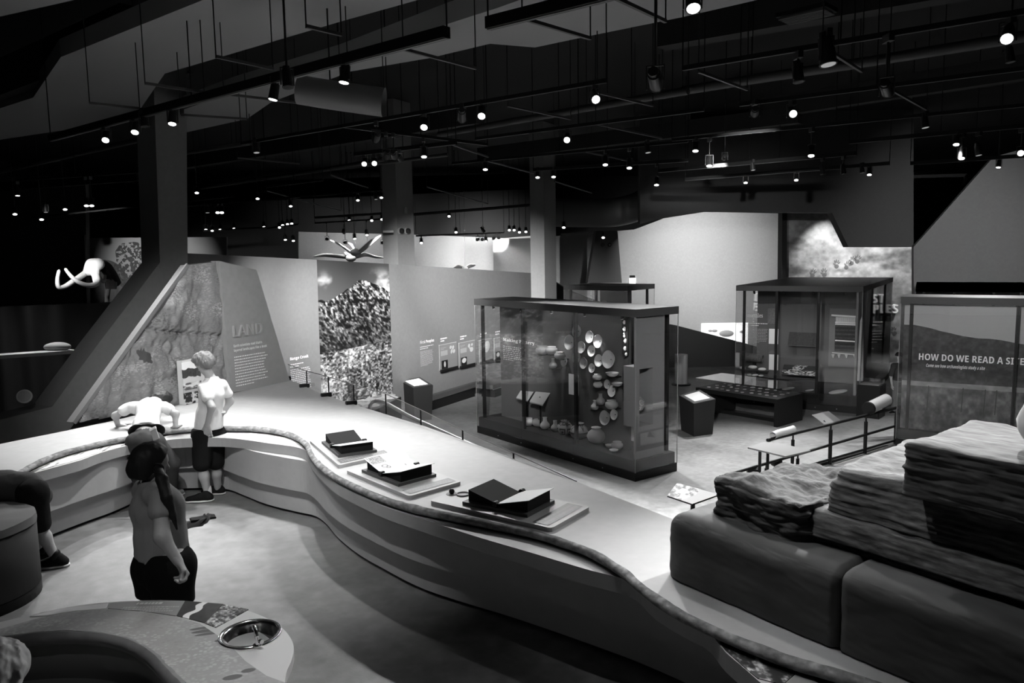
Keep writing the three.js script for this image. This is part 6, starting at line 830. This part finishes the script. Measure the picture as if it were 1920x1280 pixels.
// ---- the spotlight heads
const headGeo = { can: new THREE.CylinderGeometry(0.075, 0.085, 0.26, 16, 1, false), ring: new THREE.TorusGeometry(0.083, 0.009, 6, 18), lens: new THREE.CylinderGeometry(0.072, 0.072, 0.008, 18), fin: new THREE.CylinderGeometry(0.06, 0.06, 0.06, 12), yoke: mergeG([box(0.015, 0.26, 0.03, -0.1, 0.02, 0), box(0.015, 0.26, 0.03, 0.1, 0.02, 0), box(0.215, 0.015, 0.03, 0, 0.15, 0)]), plug: box(0.05, 0.07, 0.14) };
headGeo.can.translate(0, 0.12, 0); headGeo.fin.translate(0, 0.28, 0); headGeo.lens.translate(0, -0.016, 0); headGeo.ring.rotateX(Math.PI / 2); headGeo.ring.translate(0, -0.012, 0);
const lensLit = mat(0.9, 0.4, { emissive: gray(1), emissiveIntensity: 7 }), lensDim = mat(0.6, 0.3, { emissive: gray(1), emissiveIntensity: 0.22 }), lensOff = mat(0.03, 0.15), canMat = mat(0.014, 0.45);
const aimAt = ([x, y, k]) => k === 'c' ? P(x, y, CT) : k === 'f' ? P(x, y, 0) : k === 'F' ? P(x, y, LOW) : k === 'w1' ? W(W1, x, y) : k === 'w2' ? W(W2, x, y) : k === 'p' ? V3(x, CT, y) : Dp(x, y, k);
function spot(p, kind, aim, I, ang, label, group, size = 1, topY) {
  const T = thing('track_spotlight', label, 'spotlight', group); T.position.copy(p); T.scale.setScalar(1);
  const d = aim ? aim.clone().sub(p).normalize() : V3(0.1, -1, 0.15).normalize(), q = new THREE.Quaternion().setFromUnitVectors(V3(0, -1, 0), d);
  const add = (n, g, m, rot, y = 0) => { const o = obj(n, g, m, T); o.scale.setScalar(size); if (rot) o.quaternion.copy(q); o.position.y = y; return o; };
  add('housing', headGeo.can, canMat, true); add('cooling_fin', headGeo.fin, canMat, true); add('bezel', headGeo.ring, canMat, true);
  const ln = add('lens', headGeo.lens, kind === 'l' ? lensLit : kind === 'x' ? lensDim : lensOff, true); if (kind !== 'd') ln.userData.label = 'glowing lens';
  const up = V3(0, 1, 0), c = d.clone().multiplyScalar(-0.13 * size); const yk = obj('yoke', headGeo.yoke, canMat, T); yk.scale.setScalar(size); yk.position.copy(c); yk.rotation.y = Math.atan2(d.x, d.z);
  const h = Math.max(0.05, (topY ?? p.y + 0.34) - p.y - c.y - 0.15 * size); const st = obj('stem', rod(V3(0, 0, 0), V3(0, h, 0), 0.012, 0.012, 6), canMat, T); st.position.copy(c).add(V3(0, 0.15 * size, 0)); const pl = obj('adapter', headGeo.plug, canMat, T); pl.position.copy(c).add(V3(0, 0.15 * size + h - 0.035, 0));
  if (kind === 'l' && I > 0) { const l = new THREE.SpotLight(0xffffff, I, 0, rad(ang * 1.15), 1, 2); l.castShadow = true; l.shadow.radius = 2.5; l.position.copy(d.clone().multiplyScalar(0.05 * size)); l.target.position.copy(d.clone().multiplyScalar(3)); T.add(l); T.add(l.target); }
  return T;
}
const K = 1;   // common factor of all track lamps
const heads = [
  // px, py, kind, aim, candela, half angle, where
  [198, 262, 'l', [110, 822, 'c'], 34, 26, 'on the near thick track, farthest from the buttressed column'], [253, 247, 'l', [170, 808, 'c'], 46, 24, 'on the near thick track, next to the buttressed column'], [323, 231, 'l', [-4.2, -8.9, 'p'], 46, 26, 'on the near thick track before the buttressed column'], [272, 236, 'd', null, 0, 0, 'unlit, on the near thick track by the buttressed column'],
  [512, 185, 'l', [-3.25, -8.35, 'p'], 62, 30, 'on the near thick track over the standing boy'], [645, 153, 'l', [-2.1, -7.5, 'p'], 44, 30, 'on the near thick track over the counter bend'], [540, 162, 'd', null, 0, 0, 'unlit, on the near thick track over the standing boy'], [1300, 14, 'l', [1390, 985, 3.9], 10, 30, 'on the thick track above the counter end'],
  [795, 238, 'l', [690, 850, 'c'], 40, 26, 'on the long track above the books, next to the mural column'], [866, 224, 'l', [870, 772, 'F'], 520, 14, 'turned away, on the long track above the books'], [903, 217, 'l', [830, 890, 'c'], 38, 24, 'on the long track above the books, facing the viewer'], [1117, 186, 'l', [1560, 920, 4.2], 44, 15, 'on the long track above the books, turned to the sandstone'], [481, 285, 'x', null, 0, 0, 'dim, on the long track before the dark pipes'],
  [1063, 262, 'l', [940, 920, 'c'], 26, 20, 'on the track above the pottery case'], [1232, 160, 'l', [1400, 765, 'F'], 380, 15, 'turned away, above the pottery case'], [1487, 213, 'l', [1800, 850, 4.4], 190, 18, 'on the track behind the sandstone track'], [1415, 212, 'l', [1370, 560, 36.8], 260, 14, 'turned away, on the track behind the sandstone track'], [1553, 118, 'x', null, 0, 0, 'dim and wide, on the track over the sandstone'], [1888, 72, 'l', [1720, 880, 3.9], 130, 24, 'on the track over the sandstone, turned to the stones'], [1665, 172, 'l', [1850, 650, 17.9], 260, 16, 'turned away, at the end of the track behind the sandstone track'], [1498, 152, 'd', null, 0, 0, 'unlit, behind the track over the sandstone'],
  [683, 307, 'l', [600, 765, 'c'], 14, 18, 'nearest the wall in the cluster beside the mural column'], [702, 306, 'l', [700, 800, 'c'], 14, 18, 'next to the column in the cluster beside the mural column'], [752, 299, 'l', [935, 565, 'w2'], 1100, 13, 'turned away, in the cluster at the mural column'], [724, 295, 'l', [662, 600, 'w2'], 430, 16, 'turned away, in the cluster at the mural column'], [740, 294, 'l', [840, 585, 'w2'], 1000, 15, 'turned away, in the cluster at the mural column'], [704, 262, 'l', [568, 625, 'w2'], 600, 15, 'turned away, on the slanting track at the mural column'], [795, 293, 'l', 'near', 40, 28, 'on the short track right of the mural column'],
  [910, 317, 'l', 'near', 60, 28, 'on the track above the slim column, facing the viewer'], [1135, 308, 'l', 'near', 100, 28, 'on the track above the slim column, nearer the bulkhead'], [1180, 314, 'l', 'near', 110, 28, 'on the low track above the curved duct'], [1215, 285, 'x', null, 0, 0, 'dim, on the track above the slim column'], [1008, 332, 'l', 'near', 110, 28, 'before the slim column, on its left face'], [1038, 331, 'l', 'near', 100, 28, 'before the slim column, on its right face'],
  [1304, 282, 'l', 'near', 130, 28, 'high before the bulkhead'], [1521, 291, 'l', 'near', 150, 28, 'on the track in front of the bulkhead, nearest the stone-coloured wall'], [1231, 346, 'l', 'near', 160, 28, 'on the end of the low track by the curved duct'], [1330, 310, 'l', 'near', 150, 28, 'on the track in front of the bulkhead, above the table case'], [1358, 296, 'l', [1230, 570, 36.8], 330, 14, 'turned away, on the track in front of the bulkhead', 17.5], [1412, 318, 'x', null, 0, 0, 'dim, on the track in front of the bulkhead'],
  [1398, 342, 'l', 'near', 190, 28, 'on the lowest track in front of the bulkhead, first'], [1493, 337, 'l', 'near', 170, 28, 'on the lowest track in front of the bulkhead, middle'], [1543, 326, 'd', null, 0, 0, 'unlit, on the lowest track in front of the bulkhead'], [1582, 325, 'd', null, 0, 0, 'unlit, on the lowest track in front of the bulkhead'], [1617, 323, 'd', null, 0, 0, 'unlit, on the lowest track in front of the bulkhead'], [1630, 327, 'l', 'near', 110, 28, 'on the lowest track in front of the bulkhead, last'],
  [1793, 270, 'l', 'near', 60, 28, 'on the track before the grey screen wall'], [1803, 296, 'l', 'near', 90, 28, 'on the lower track before the grey screen wall'], [1835, 290, 'x', null, 0, 0, 'dim, on the lower track before the grey screen wall'], [1872, 313, 'l', [1835, 556, 18.5], 280, 30, 'hanging low before the grey screen wall', 19.3], [1914, 287, 'l', [1640, 900, 4.5], 160, 14, 'on the lower track before the screen wall, turned towards the stones'], [1735, 238, 'x', null, 0, 0, 'dim, above the bulkhead corner'], [1895, 115, 'd', null, 0, 0, 'unlit, above the right cases', 10],
  [33, 366, 'l', [60, 680, 18.5], 30, 30, 'above the curtain'], [28, 401, 'l', 'near', 8, 26, 'above the mammoth, lowest', 20], [78, 411, 'l', 'near', 8, 26, 'above the mammoth, over the tusks', 20], [122, 392, 'l', 'near', 20, 26, 'above the mammoth, over the skull', 20], [162, 385, 'l', 'near', 30, 26, 'in the bright pair above the mammoth'], [172, 385, 'l', 'near', 30, 26, 'in the bright pair above the mammoth'], [86, 397, 'x', null, 0, 0, 'dim, above the mammoth'],
  [369, 361, 'l', 'near', 10, 28, 'just beyond the buttressed column'], [483, 372, 'l', 'near', 14, 28, 'on the track beyond the buttressed column'], [389, 398, 'x', null, 0, 0, 'dim, beyond the buttressed column'], [408, 398, 'l', 'near', 8, 26, 'in the pair beyond the buttressed column'], [416, 398, 'l', 'near', 8, 26, 'in the pair beyond the buttressed column'],
  [386, 430, 'l', null, 10, 25, 'low over the mammoth mural edge'], [398, 432, 'l', null, 10, 25, 'low over the mammoth mural edge'], [413, 430, 'l', null, 10, 25, 'low over the mammoth mural edge'], [439, 428, 'l', null, 10, 25, 'low over the dark header wall'], [495, 425, 'l', null, 10, 25, 'low over the dark header wall'], [524, 426, 'l', 'near', 10, 26, 'in the row of four bright heads'], [530, 422, 'l', 'near', 10, 26, 'in the row of four bright heads'], [539, 420, 'l', 'near', 10, 26, 'in the row of four bright heads'], [547, 419, 'l', 'near', 10, 26, 'in the row of four bright heads'], [545, 386, 'l', null, 20, 25, 'above the row of four bright heads'], [535, 449, 'l', null, 8, 25, 'under the dark header wall'], [550, 451, 'l', null, 8, 25, 'under the dark header wall'],
  [671, 375, 'l', 'near', 15, 26, 'over the hanging birds'], [705, 373, 'x', null, 0, 0, 'dim, over the hanging birds'], [715, 370, 'l', 'near', 15, 26, 'over the hanging birds'], [655, 413, 'l', 'near', 15, 26, 'in the row right above the hanging birds'], [697, 413, 'l', 'near', 15, 26, 'in the row right above the hanging birds'], [716, 411, 'l', 'near', 15, 26, 'in the row right above the hanging birds'],
  [842, 405, 'l', 'near', 20, 26, 'alone between the two columns'], [855, 435, 'l', 'near', 15, 26, 'before the pale far wall'], [790, 455, 'l', 'near', 10, 26, 'before the pale far wall at the mural column'], [895, 449, 'l', [830, 475, 43.8], 60, 28, 'turned away, in the far cluster'], [904, 449, 'l', [890, 485, 43.8], 110, 26, 'turned away, in the far cluster'], [911, 452, 'l', 'near', 15, 26, 'in the far cluster'], [926, 447, 'l', [910, 490, 43.8], 180, 22, 'turned away, in the far cluster'], [935, 446, 'l', [930, 480, 43.8], 160, 26, 'turned away, in the far cluster'], [908, 434, 'l', [960, 500, 36.8], 40, 26, 'turned away, in the far cluster'],
  [955, 431, 'l', 'near', 10, 26, 'beside the slim column towards the mural column'], [964, 431, 'l', 'near', 10, 26, 'beside the slim column towards the mural column'], [974, 435, 'l', 'near', 15, 26, 'beside the slim column towards the mural column'], [986, 434, 'l', 'near', 15, 26, 'beside the slim column towards the mural column'], [1057, 426, 'l', 'near', 25, 26, 'beside the slim column towards the pylon', 31], [1131, 445, 'l', 'near', 20, 26, 'before the tapering pylon', 32],
  [613, 448, 'l', [600, 462, 43.8], 60, 26, 'turned away, hanging before the pale far wall by the birds'], [645, 436, 'l', [655, 480, 38], 60, 20, 'turned away, hanging before the pale far wall by the birds'], [648, 455, 'l', [690, 466, 43.8], 60, 26, 'turned away, hanging before the pale far wall by the birds'], [665, 447, 'l', null, 8, 25, 'right behind the hanging birds'], [688, 440, 'l', null, 8, 25, 'right behind the hanging birds'], [717, 455, 'l', [720, 466, 43.8], 60, 26, 'turned away, hanging before the pale far wall by the birds'],
  [1985, 262, 'l', [1800, 460, 26], 140, 30, 'added out of view over the far end of the grey screen wall', 18.8], [-70, 380, 'l', [148, 516, 25.4], 230, 9, 'added out of view beyond the curtain, turned to the mammoth skull', 20], [-40, 330, 'l', [300, 510, 34], 480, 12, 'added out of view beyond the curtain, turned to the mammoth mural', 22],  // unseen heads added outside the frame to light screen wall, skull and mural
];
function underTrack(px, py) {   // where the sight line of this lamp passes below one of the tracks
  let best = null; const r = ray(px, py);
  for (const { a, b, t } of tracks) {
    const d = b.clone().sub(a).setY(0), n = V3(-d.z, 0, d.x), k = a.clone().sub(eye).dot(n) / r.dot(n); if (!(k > 0)) continue;
    const p = eye.clone().addScaledVector(r, k), s = p.clone().sub(a).setY(0).dot(d) / d.lengthSq(); if (s < 0 || s > 1) continue;
    const top = a.y + (b.y - a.y) * clamp(s) - t * 0.5, gap = top - p.y; if (gap < 0.10 || gap > 0.75) continue;
    const e = Math.abs(gap - 0.28); if (!best || e < best.e) best = { p, top, e };
  }
  return best;
}
heads.forEach(([px, py, kind, aim, I, ang, where, depth]) => {
  const far = 36, snap = depth ? null : underTrack(px, py), p = depth ? Dp(px, py, depth) : snap ? snap.p : hang(px, py, 4.38, far), size = px === 1553 ? 0.95 : -p.z > 25 ? 0.85 : 0.64;
  const what = kind === 'd' ? 'black track spotlight ' : kind === 'x' ? 'black track spotlight ' : 'lit black track spotlight ';
  spot(p, kind, aim === 'near' ? V3(p.x * 0.85, p.y - Math.min(6.4, -p.z * 0.4), p.z * 0.85) : aim ? aimAt(aim) : kind === 'l' ? p.clone().add(V3(0.3, -1.5, 0.8)) : null, I * K, ang, what + where, 'spotlights ' + where.replace('unlit, ', '').replace('dim, ', '').replace('dim and wide, ', '').replace('turned away, ', ''), size, snap ? snap.top : DECK);
});
// heads of the same tracks above and behind the viewer, outside the picture
{
  const a = V3(-6.5, TRK, -3.7), b = V3(3.2, TRK, -4.3), g = thing('light_track', 'light track above the viewer over the curved table', 'light track', 'ceiling light tracks'); obj('rail', bar(a, b, 0.1, 0.12), M.black, g); for (let i = 0; i <= 4; i++) { const p = a.clone().lerp(b, i / 4); obj('hanger_rod', rod(p, p.clone().setY(DECK), 0.008, 0.008, 5), M.steelDark, g); }
  const onT = (t) => a.clone().lerp(b, t).setY(4.36);
  for (const [t, aim, I, ang, l] of [[0.22, [180, 930, 'f'], 4, 26, 'turned to the left counter front'], [0.54, [430, 1180, 'c'], 21, 15, 'turned to the curved table'], [0.36, [290, 610, 'w1'], 130, 14, 'turned to the relief map'], [0.44, [510, 940, 'f'], 42, 19, 'turned to the counter bend'], [0.50, [610, 1010, 'f'], 32, 22, 'turned to the open floor'], [0.62, [470, 630, 'w1'], 90, 13, 'turned to the LAND panel'], [0.70, [1620, 980, 3.9], 9, 34, 'turned to the stacked sandstone'], [0.78, [1420, 1235, 'c'], 7, 9, 'turned to the boulder photograph on the ledge']])
    spot(onT(t), 'l', aimAt(aim), I * K, ang, 'lit black track spotlight above the viewer ' + l, 'spotlights above the viewer', 0.64, TRK);
}
{ // an unseen short track added behind the viewer to brighten the ponytailed person
  const a = V3(-4, TRK, -0.7), b = V3(1, TRK, -0.9), g = thing('light_track', 'short light track added behind the viewer', 'light track', 'ceiling light tracks'); obj('rail', bar(a, b, 0.06, 0.07), M.black, g); for (let i = 0; i <= 2; i++) { const p = a.clone().lerp(b, i / 2); obj('hanger_rod', rod(p, p.clone().setY(DECK), 0.008, 0.008, 5), M.black, g); }
  spot(a.clone().lerp(b, 0.3).setY(4.36), 'l', Dp(270, 940, 4.8), 9, 13, 'lit black track spotlight added behind the viewer to brighten the ponytailed person', 'spotlights above the viewer', 0.64, TRK);
}
{ // track hidden behind the bulkhead that washes the walls below it
  const a = V3(6.5, 5.3, -30.6), b = V3(18, 5.3, -29.0), g = thing('light_track', 'light track hidden behind the dark bulkhead', 'light track', 'ceiling light tracks'); obj('rail', bar(a, b, 0.1, 0.12), M.black, g); for (let i = 0; i <= 3; i++) { const p = a.clone().lerp(b, i / 3); obj('hanger_rod', rod(p, p.clone().setY(DECK), 0.008, 0.008, 5), M.steelDark, g); }
  for (const [t, aim, I, ang, l] of [[0.02, [1270, 520, 36.8], 230, 34, 'washing the pale wall'], [0.2, [1350, 470, 36.8], 170, 30, 'washing the pale wall beside the stone-coloured wall'], [0.55, [1545, 490, 31.3], 150, 24, 'washing the hand shapes'], [0.72, [1600, 500, 31.3], 120, 22, 'washing the stone-coloured wall middle'], [0.9, [1660, 560, 31.3], 120, 28, 'washing the FIRST PEOPLES letters']]) { const p = a.clone().lerp(b, t).setY(4.95); spot(p, 'l', aimAt(aim), I * K, ang, 'lit black track spotlight behind the bulkhead ' + l, 'spotlights behind the bulkhead', 0.8, 5.25); }
}
// ---- struts, pipes, ducts
const strutPx = [[405, 106, 512, 129], [272, 156, 383, 173], [168, 193, 262, 203], [574, 49, 640, 65], [420, 176, 640, 202], [339, 215, 463, 223], [756, 92, 892, 128], [979, 34, 1107, 72], [1154, -4, 1248, 40], [653, 154, 719, 166], [952, 198, 1070, 223], [1120, 173, 1224, 198], [1117, 232, 1241, 259], [1310, 134, 1401, 168], [1542, 87, 1616, 134], [1666, 165, 1737, 205], [445, 296, 562, 307], [500, 358, 640, 395], [620, 328, 690, 352], [800, 350, 915, 382], [840, 268, 915, 294], [1040, 340, 1110, 362], [910, 300, 1000, 325], [1100, 285, 1190, 304]];
strutPx.forEach(([x0, y0, x1, y1]) => { const a = hang(x0, y0, TRK + 0.09), b = hang(x1, y1, TRK + 0.09), g = thing('ceiling_strut', 'thin dark metal strut crossing the light tracks under the ceiling', 'strut', 'ceiling struts'); obj('channel', bar(a, b, 0.03, 0.03), mat(0.06, 0.5), g); for (const p of [a, b]) obj('hanger_rod', rod(p, p.clone().setY(DECK), 0.007, 0.007, 5), M.steelDark, g); });
const pipe = (pts, r, label, y, far) => { const g = thing('ceiling_pipe', label, 'pipe', 'ceiling pipes'), q = pts.map(([x, yy]) => hang(x, yy, y, far)); for (let i = 0; i < q.length - 1; i++) obj('pipe_run', rod(q[i], q[i + 1], r, r, 12), M.pipe, g); for (const p of q) obj('hanger_rod', rod(p, p.clone().setY(DECK), 0.008, 0.008, 5), M.steelDark, g); };
pipe([[378, 352], [640, 313], [720, 298]], 0.052, 'dark pipe behind the short track cluster', 4.94, 26); pipe([[775, 402], [1000, 384]], 0.056, 'dark pipe beyond the mural column', 5.08, 31); pipe([[823, 252], [1184, 188], [1290, 170]], 0.059, 'dark pipe above the pottery case', 5.08, 31); pipe([[1280, 170], [1410, 149], [1600, 120], [1960, 62]], 0.070, 'thick dark pipe over the stacked sandstone', 5.22, 31); pipe([[340, 288], [470, 268]], 0.042, 'dark pipe right of the buttressed column', 4.94, 26); pipe([[0, 322], [262, 262]], 0.056, 'dark pipe left of the buttressed column', 5.15, 26); pipe([[600, 320], [840, 290]], 0.042, 'dark pipe crossing behind the mural column', 4.94, 27); pipe([[590, 408], [720, 400]], 0.049, 'dark pipe over the hanging birds', 4.94, 33);
const duct = (pts, r, label, d) => { const g = thing('air_duct', label, 'duct'); const q = pts.map(([x, y, k]) => Dp(x, y, k || d)); obj('duct_run', tube(q, r, 60, 24), M.duct, g); for (const p of [q[0], q[q.length - 1]]) { const c = new THREE.TorusGeometry(r, 0.03, 6, 28); c.translate(p.x, p.y, p.z); } const hp = q[Math.floor(q.length / 2)]; obj('hanger_rod', rod(hp, hp.clone().setY(DECK), 0.01, 0.01, 5), M.steelDark, g); };
duct([[1030, 398], [1100, 399], [1160, 397], [1205, 382], [1240, 350], [1275, 305], [1300, 270]], 0.58, 'large dark duct curving upwards before the bulkhead', 32);
duct([[560, 168], [620, 178], [720, 192]], 0.17, 'round grey duct stub above the near light track', 9.5);
{ // soft bulk of the dark ceiling: beams and a grille
  for (const [x0, y0, x1, y1, w, h, y, l] of [[-40, 175, 260, 55, 0.49, 0.63, 6.03, 'deep dark beam over the large suspended panel'], [340, 305, 900, 215, 0.28, 0.42, 5.90, 'dark beam behind the long light track'], [900, 290, 1500, 215, 0.28, 0.42, 6.03, 'dark beam above the slim column'], [1300, 225, 1960, 120, 0.28, 0.49, 6.30, 'dark beam above the ramp railing'], [0, 350, 260, 330, 0.21, 0.35, 5.76, 'dark beam above the mammoth bay'], [1240, 60, 1960, -70, 0.35, 0.56, 6.44, 'dark beam over the stacked sandstone']]) single('ceiling_beam', bar(hang(x0, y0, y, 34), hang(x1, y1, y, 34), w, h), mat(0.02, 0.9), l, 'beam', 'ceiling beams');
  const g = thing('air_grille', 'slatted dark air grille under the ceiling over the sandstone', 'vent'), c = hang(1512, 24, 5.5), bx = dirOf(-46), ez = dirOf(44); obj('frame', frame(box(0.6, 0.05, 0.36), c, bx, ez), M.black, g); for (let i = 0; i < 6; i++) obj('slat', frame(box(0.56, 0.02, 0.028), c.clone().addScaledVector(ez, -0.14 + i * 0.056).add(V3(0, -0.045, 0)), bx, ez), mat(0.06, 0.6), g);
}
// ---- boxes and domes on the columns
{
  const C2 = plane(Dp(744, 400, 23.99), 0.5), sidePl = { p0: Dp(744, 400, 24), d: V3(0, 0, 0), n: V3(0, 0, 1) };
  for (const [px, py, w, h, l] of [[759, 394, 0.11, 0.2, 'small pale plate high on the mural column'], [767, 624, 0.13, 0.2, 'pale wall box low on the mural column']]) { const p = W(C2, px, py); single('wall_box', frame(rbox(w, h, 0.05, 0.01), p.addScaledVector(C2.n, 0.03), C2.d, C2.n), mat(0.35, 0.6), l, 'wall box'); }
  for (const [px, l] of [[749, 'round camera dome nearer the column edge'], [761, 'round camera dome farther from the column edge']]) { const p = W(C2, px, 433), T = thing('camera_dome', l + ' on the mural column', 'camera', 'camera domes on the mural column'); const s = new THREE.SphereGeometry(0.09, 16, 12); s.translate(p.x, p.y, p.z); s.translate(C2.n.x * 0.08, 0, C2.n.z * 0.08); obj('dome', s, mat(0.02, 0.15), T); const t = new THREE.CylinderGeometry(0.1, 0.1, 0.06, 18); t.rotateX(1.57); frame(t, p.clone().addScaledVector(C2.n, 0.03), C2.d, C2.n); obj('collar', t, mat(0.4, 0.6), T); }
  const p = Dp(728, 434, 23.6); const T = thing('column_sensor', 'small pale horizontal sensor bar on the mural column', 'sensor'); obj('bar', frame(rbox(0.32, 0.07, 0.08, 0.02), p, V3(1, 0, 0), V3(0, 0, 1)), mat(0.4, 0.6), T);
  for (const px of [1130, 1143]) { const q = Dp(px, 459, 34.45), s = new THREE.SphereGeometry(0.09, 14, 10); s.translate(q.x, q.y, q.z); single('camera_dome', s, mat(0.05, 0.2), 'small round camera dome on the tapering pylon', 'camera', 'camera domes on the pylon'); }
}
// ---- hanging white birds
{
  const loftWing = (pts, chord, thick) => { const cv = new THREE.CatmullRomCurve3(pts), n = 28, m = 10, pos = [], ix = []; for (let i = 0; i <= n; i++) { const t = i / n, c = cv.getPointAt(t), w = chord(t), h = thick * (1 - 0.7 * t); for (let j = 0; j < m; j++) { const a = j / m * 2 * Math.PI; pos.push(c.x, c.y + Math.sin(a) * h + Math.cos(a) * w * 0.35, c.z + Math.cos(a) * w); } if (i) for (let j = 0; j < m; j++) { const a = (i - 1) * m + j, b = (i - 1) * m + (j + 1) % m; ix.push(a, b, a + m, b, b + m, a + m); } } const g = new THREE.BufferGeometry(); g.setAttribute('position', new THREE.Float32BufferAttribute(pos, 3)); g.setIndex(ix); g.computeVertexNormals(); return g; };
  const bw = mat(0.8, 0.8, { side: THREE.DoubleSide });
  const bird = (d, L, body, R, head, lab, wires, sc) => {
    const T = thing('hanging_bird', lab, 'bird model', 'hanging bird models'), at = ([x, y, k = 0]) => Dp(x, y, d + k), ch = (t) => 0.05 + 0.24 * Math.pow(Math.sin(Math.PI * Math.min(1, 0.25 + t * 0.75)), 0.8);
    obj('wing', loftWing(L.map(at), ch, 0.05), bw, T); obj('wing', loftWing(R.map(at), ch, 0.05), bw, T);
    const b = new THREE.SphereGeometry(1, 20, 14); b.scale(0.2 * sc, 0.17 * sc, 0.5 * sc); const p = at(body); b.translate(p.x, p.y, p.z); obj('body', b, bw, T);
    obj('neck_and_bill', [tube([p.clone().add(V3(0, 0, 0.3 * sc)), at(head[0]), at(head[1])], 0.055 * sc, 14, 8), rod(at(head[1]), at(head[2]), 0.05 * sc, 0.012, 8)], bw, T);
    for (const [x, y, x2, y2] of wires) obj('wire', rod(at([x, y]), at([x2, y2]).setY(DECK), 0.006, 0.006, 4), mat(0.12, 0.5), T);
  };
  bird(37, [[660, 474], [648, 466], [634, 457], [619, 450]], [666, 473, 0], [[671, 474], [684, 464], [698, 452], [714, 441]], [[664, 466, -0.2], [659, 458, -0.3], [653, 455, -0.4]], 'hanging white bird model with wings raised in a V', [[666, 470, 672, 374], [690, 458, 668, 374]], 1.1);
  bird(38, [[655, 482], [632, 480], [608, 478.5], [588, 481]], [658, 483, 0], [[662, 482], [686, 477], [702, 481], [720, 483]], [[654, 479, -0.4], [648, 474, -0.5], [645, 472, -0.55]], 'hanging white bird model gliding with level wings', [[648, 478, 646, 420]], 1.2);
  bird(38.5, [[868, 502], [862, 500], [856, 501], [850, 503]], [872, 504, 0], [[874, 502], [882, 498], [887, 497.5], [892, 496]], [[872, 503, -0.3], [870, 504, -0.5], [868, 505, -0.6]], 'hanging grey bird model just above the partition top', [[872, 500, 872, 440]], 0.8);
}
// ================================================================ every thing gets its origin at its own base
scene.updateMatrixWorld(true);
for (const o of [...scene.children]) {
  if (o.isCamera || o.isLight || o.position.lengthSq() > 0) continue;
  const b = new THREE.Box3().setFromObject(o); if (b.isEmpty()) continue;
  const c = V3((b.min.x + b.max.x) / 2, b.min.y, (b.min.z + b.max.z) / 2);
  if (o.isMesh) { o.geometry.translate(-c.x, -c.y, -c.z); o.position.copy(c); for (const k of o.children) k.position.sub(c); }
  else { o.position.copy(c); for (const k of o.children) k.position.sub(c); }
}
scene.traverse((o) => { if (o.isMesh) o.castShadow = o.receiveShadow = true; });
renderer.render(scene, camera);
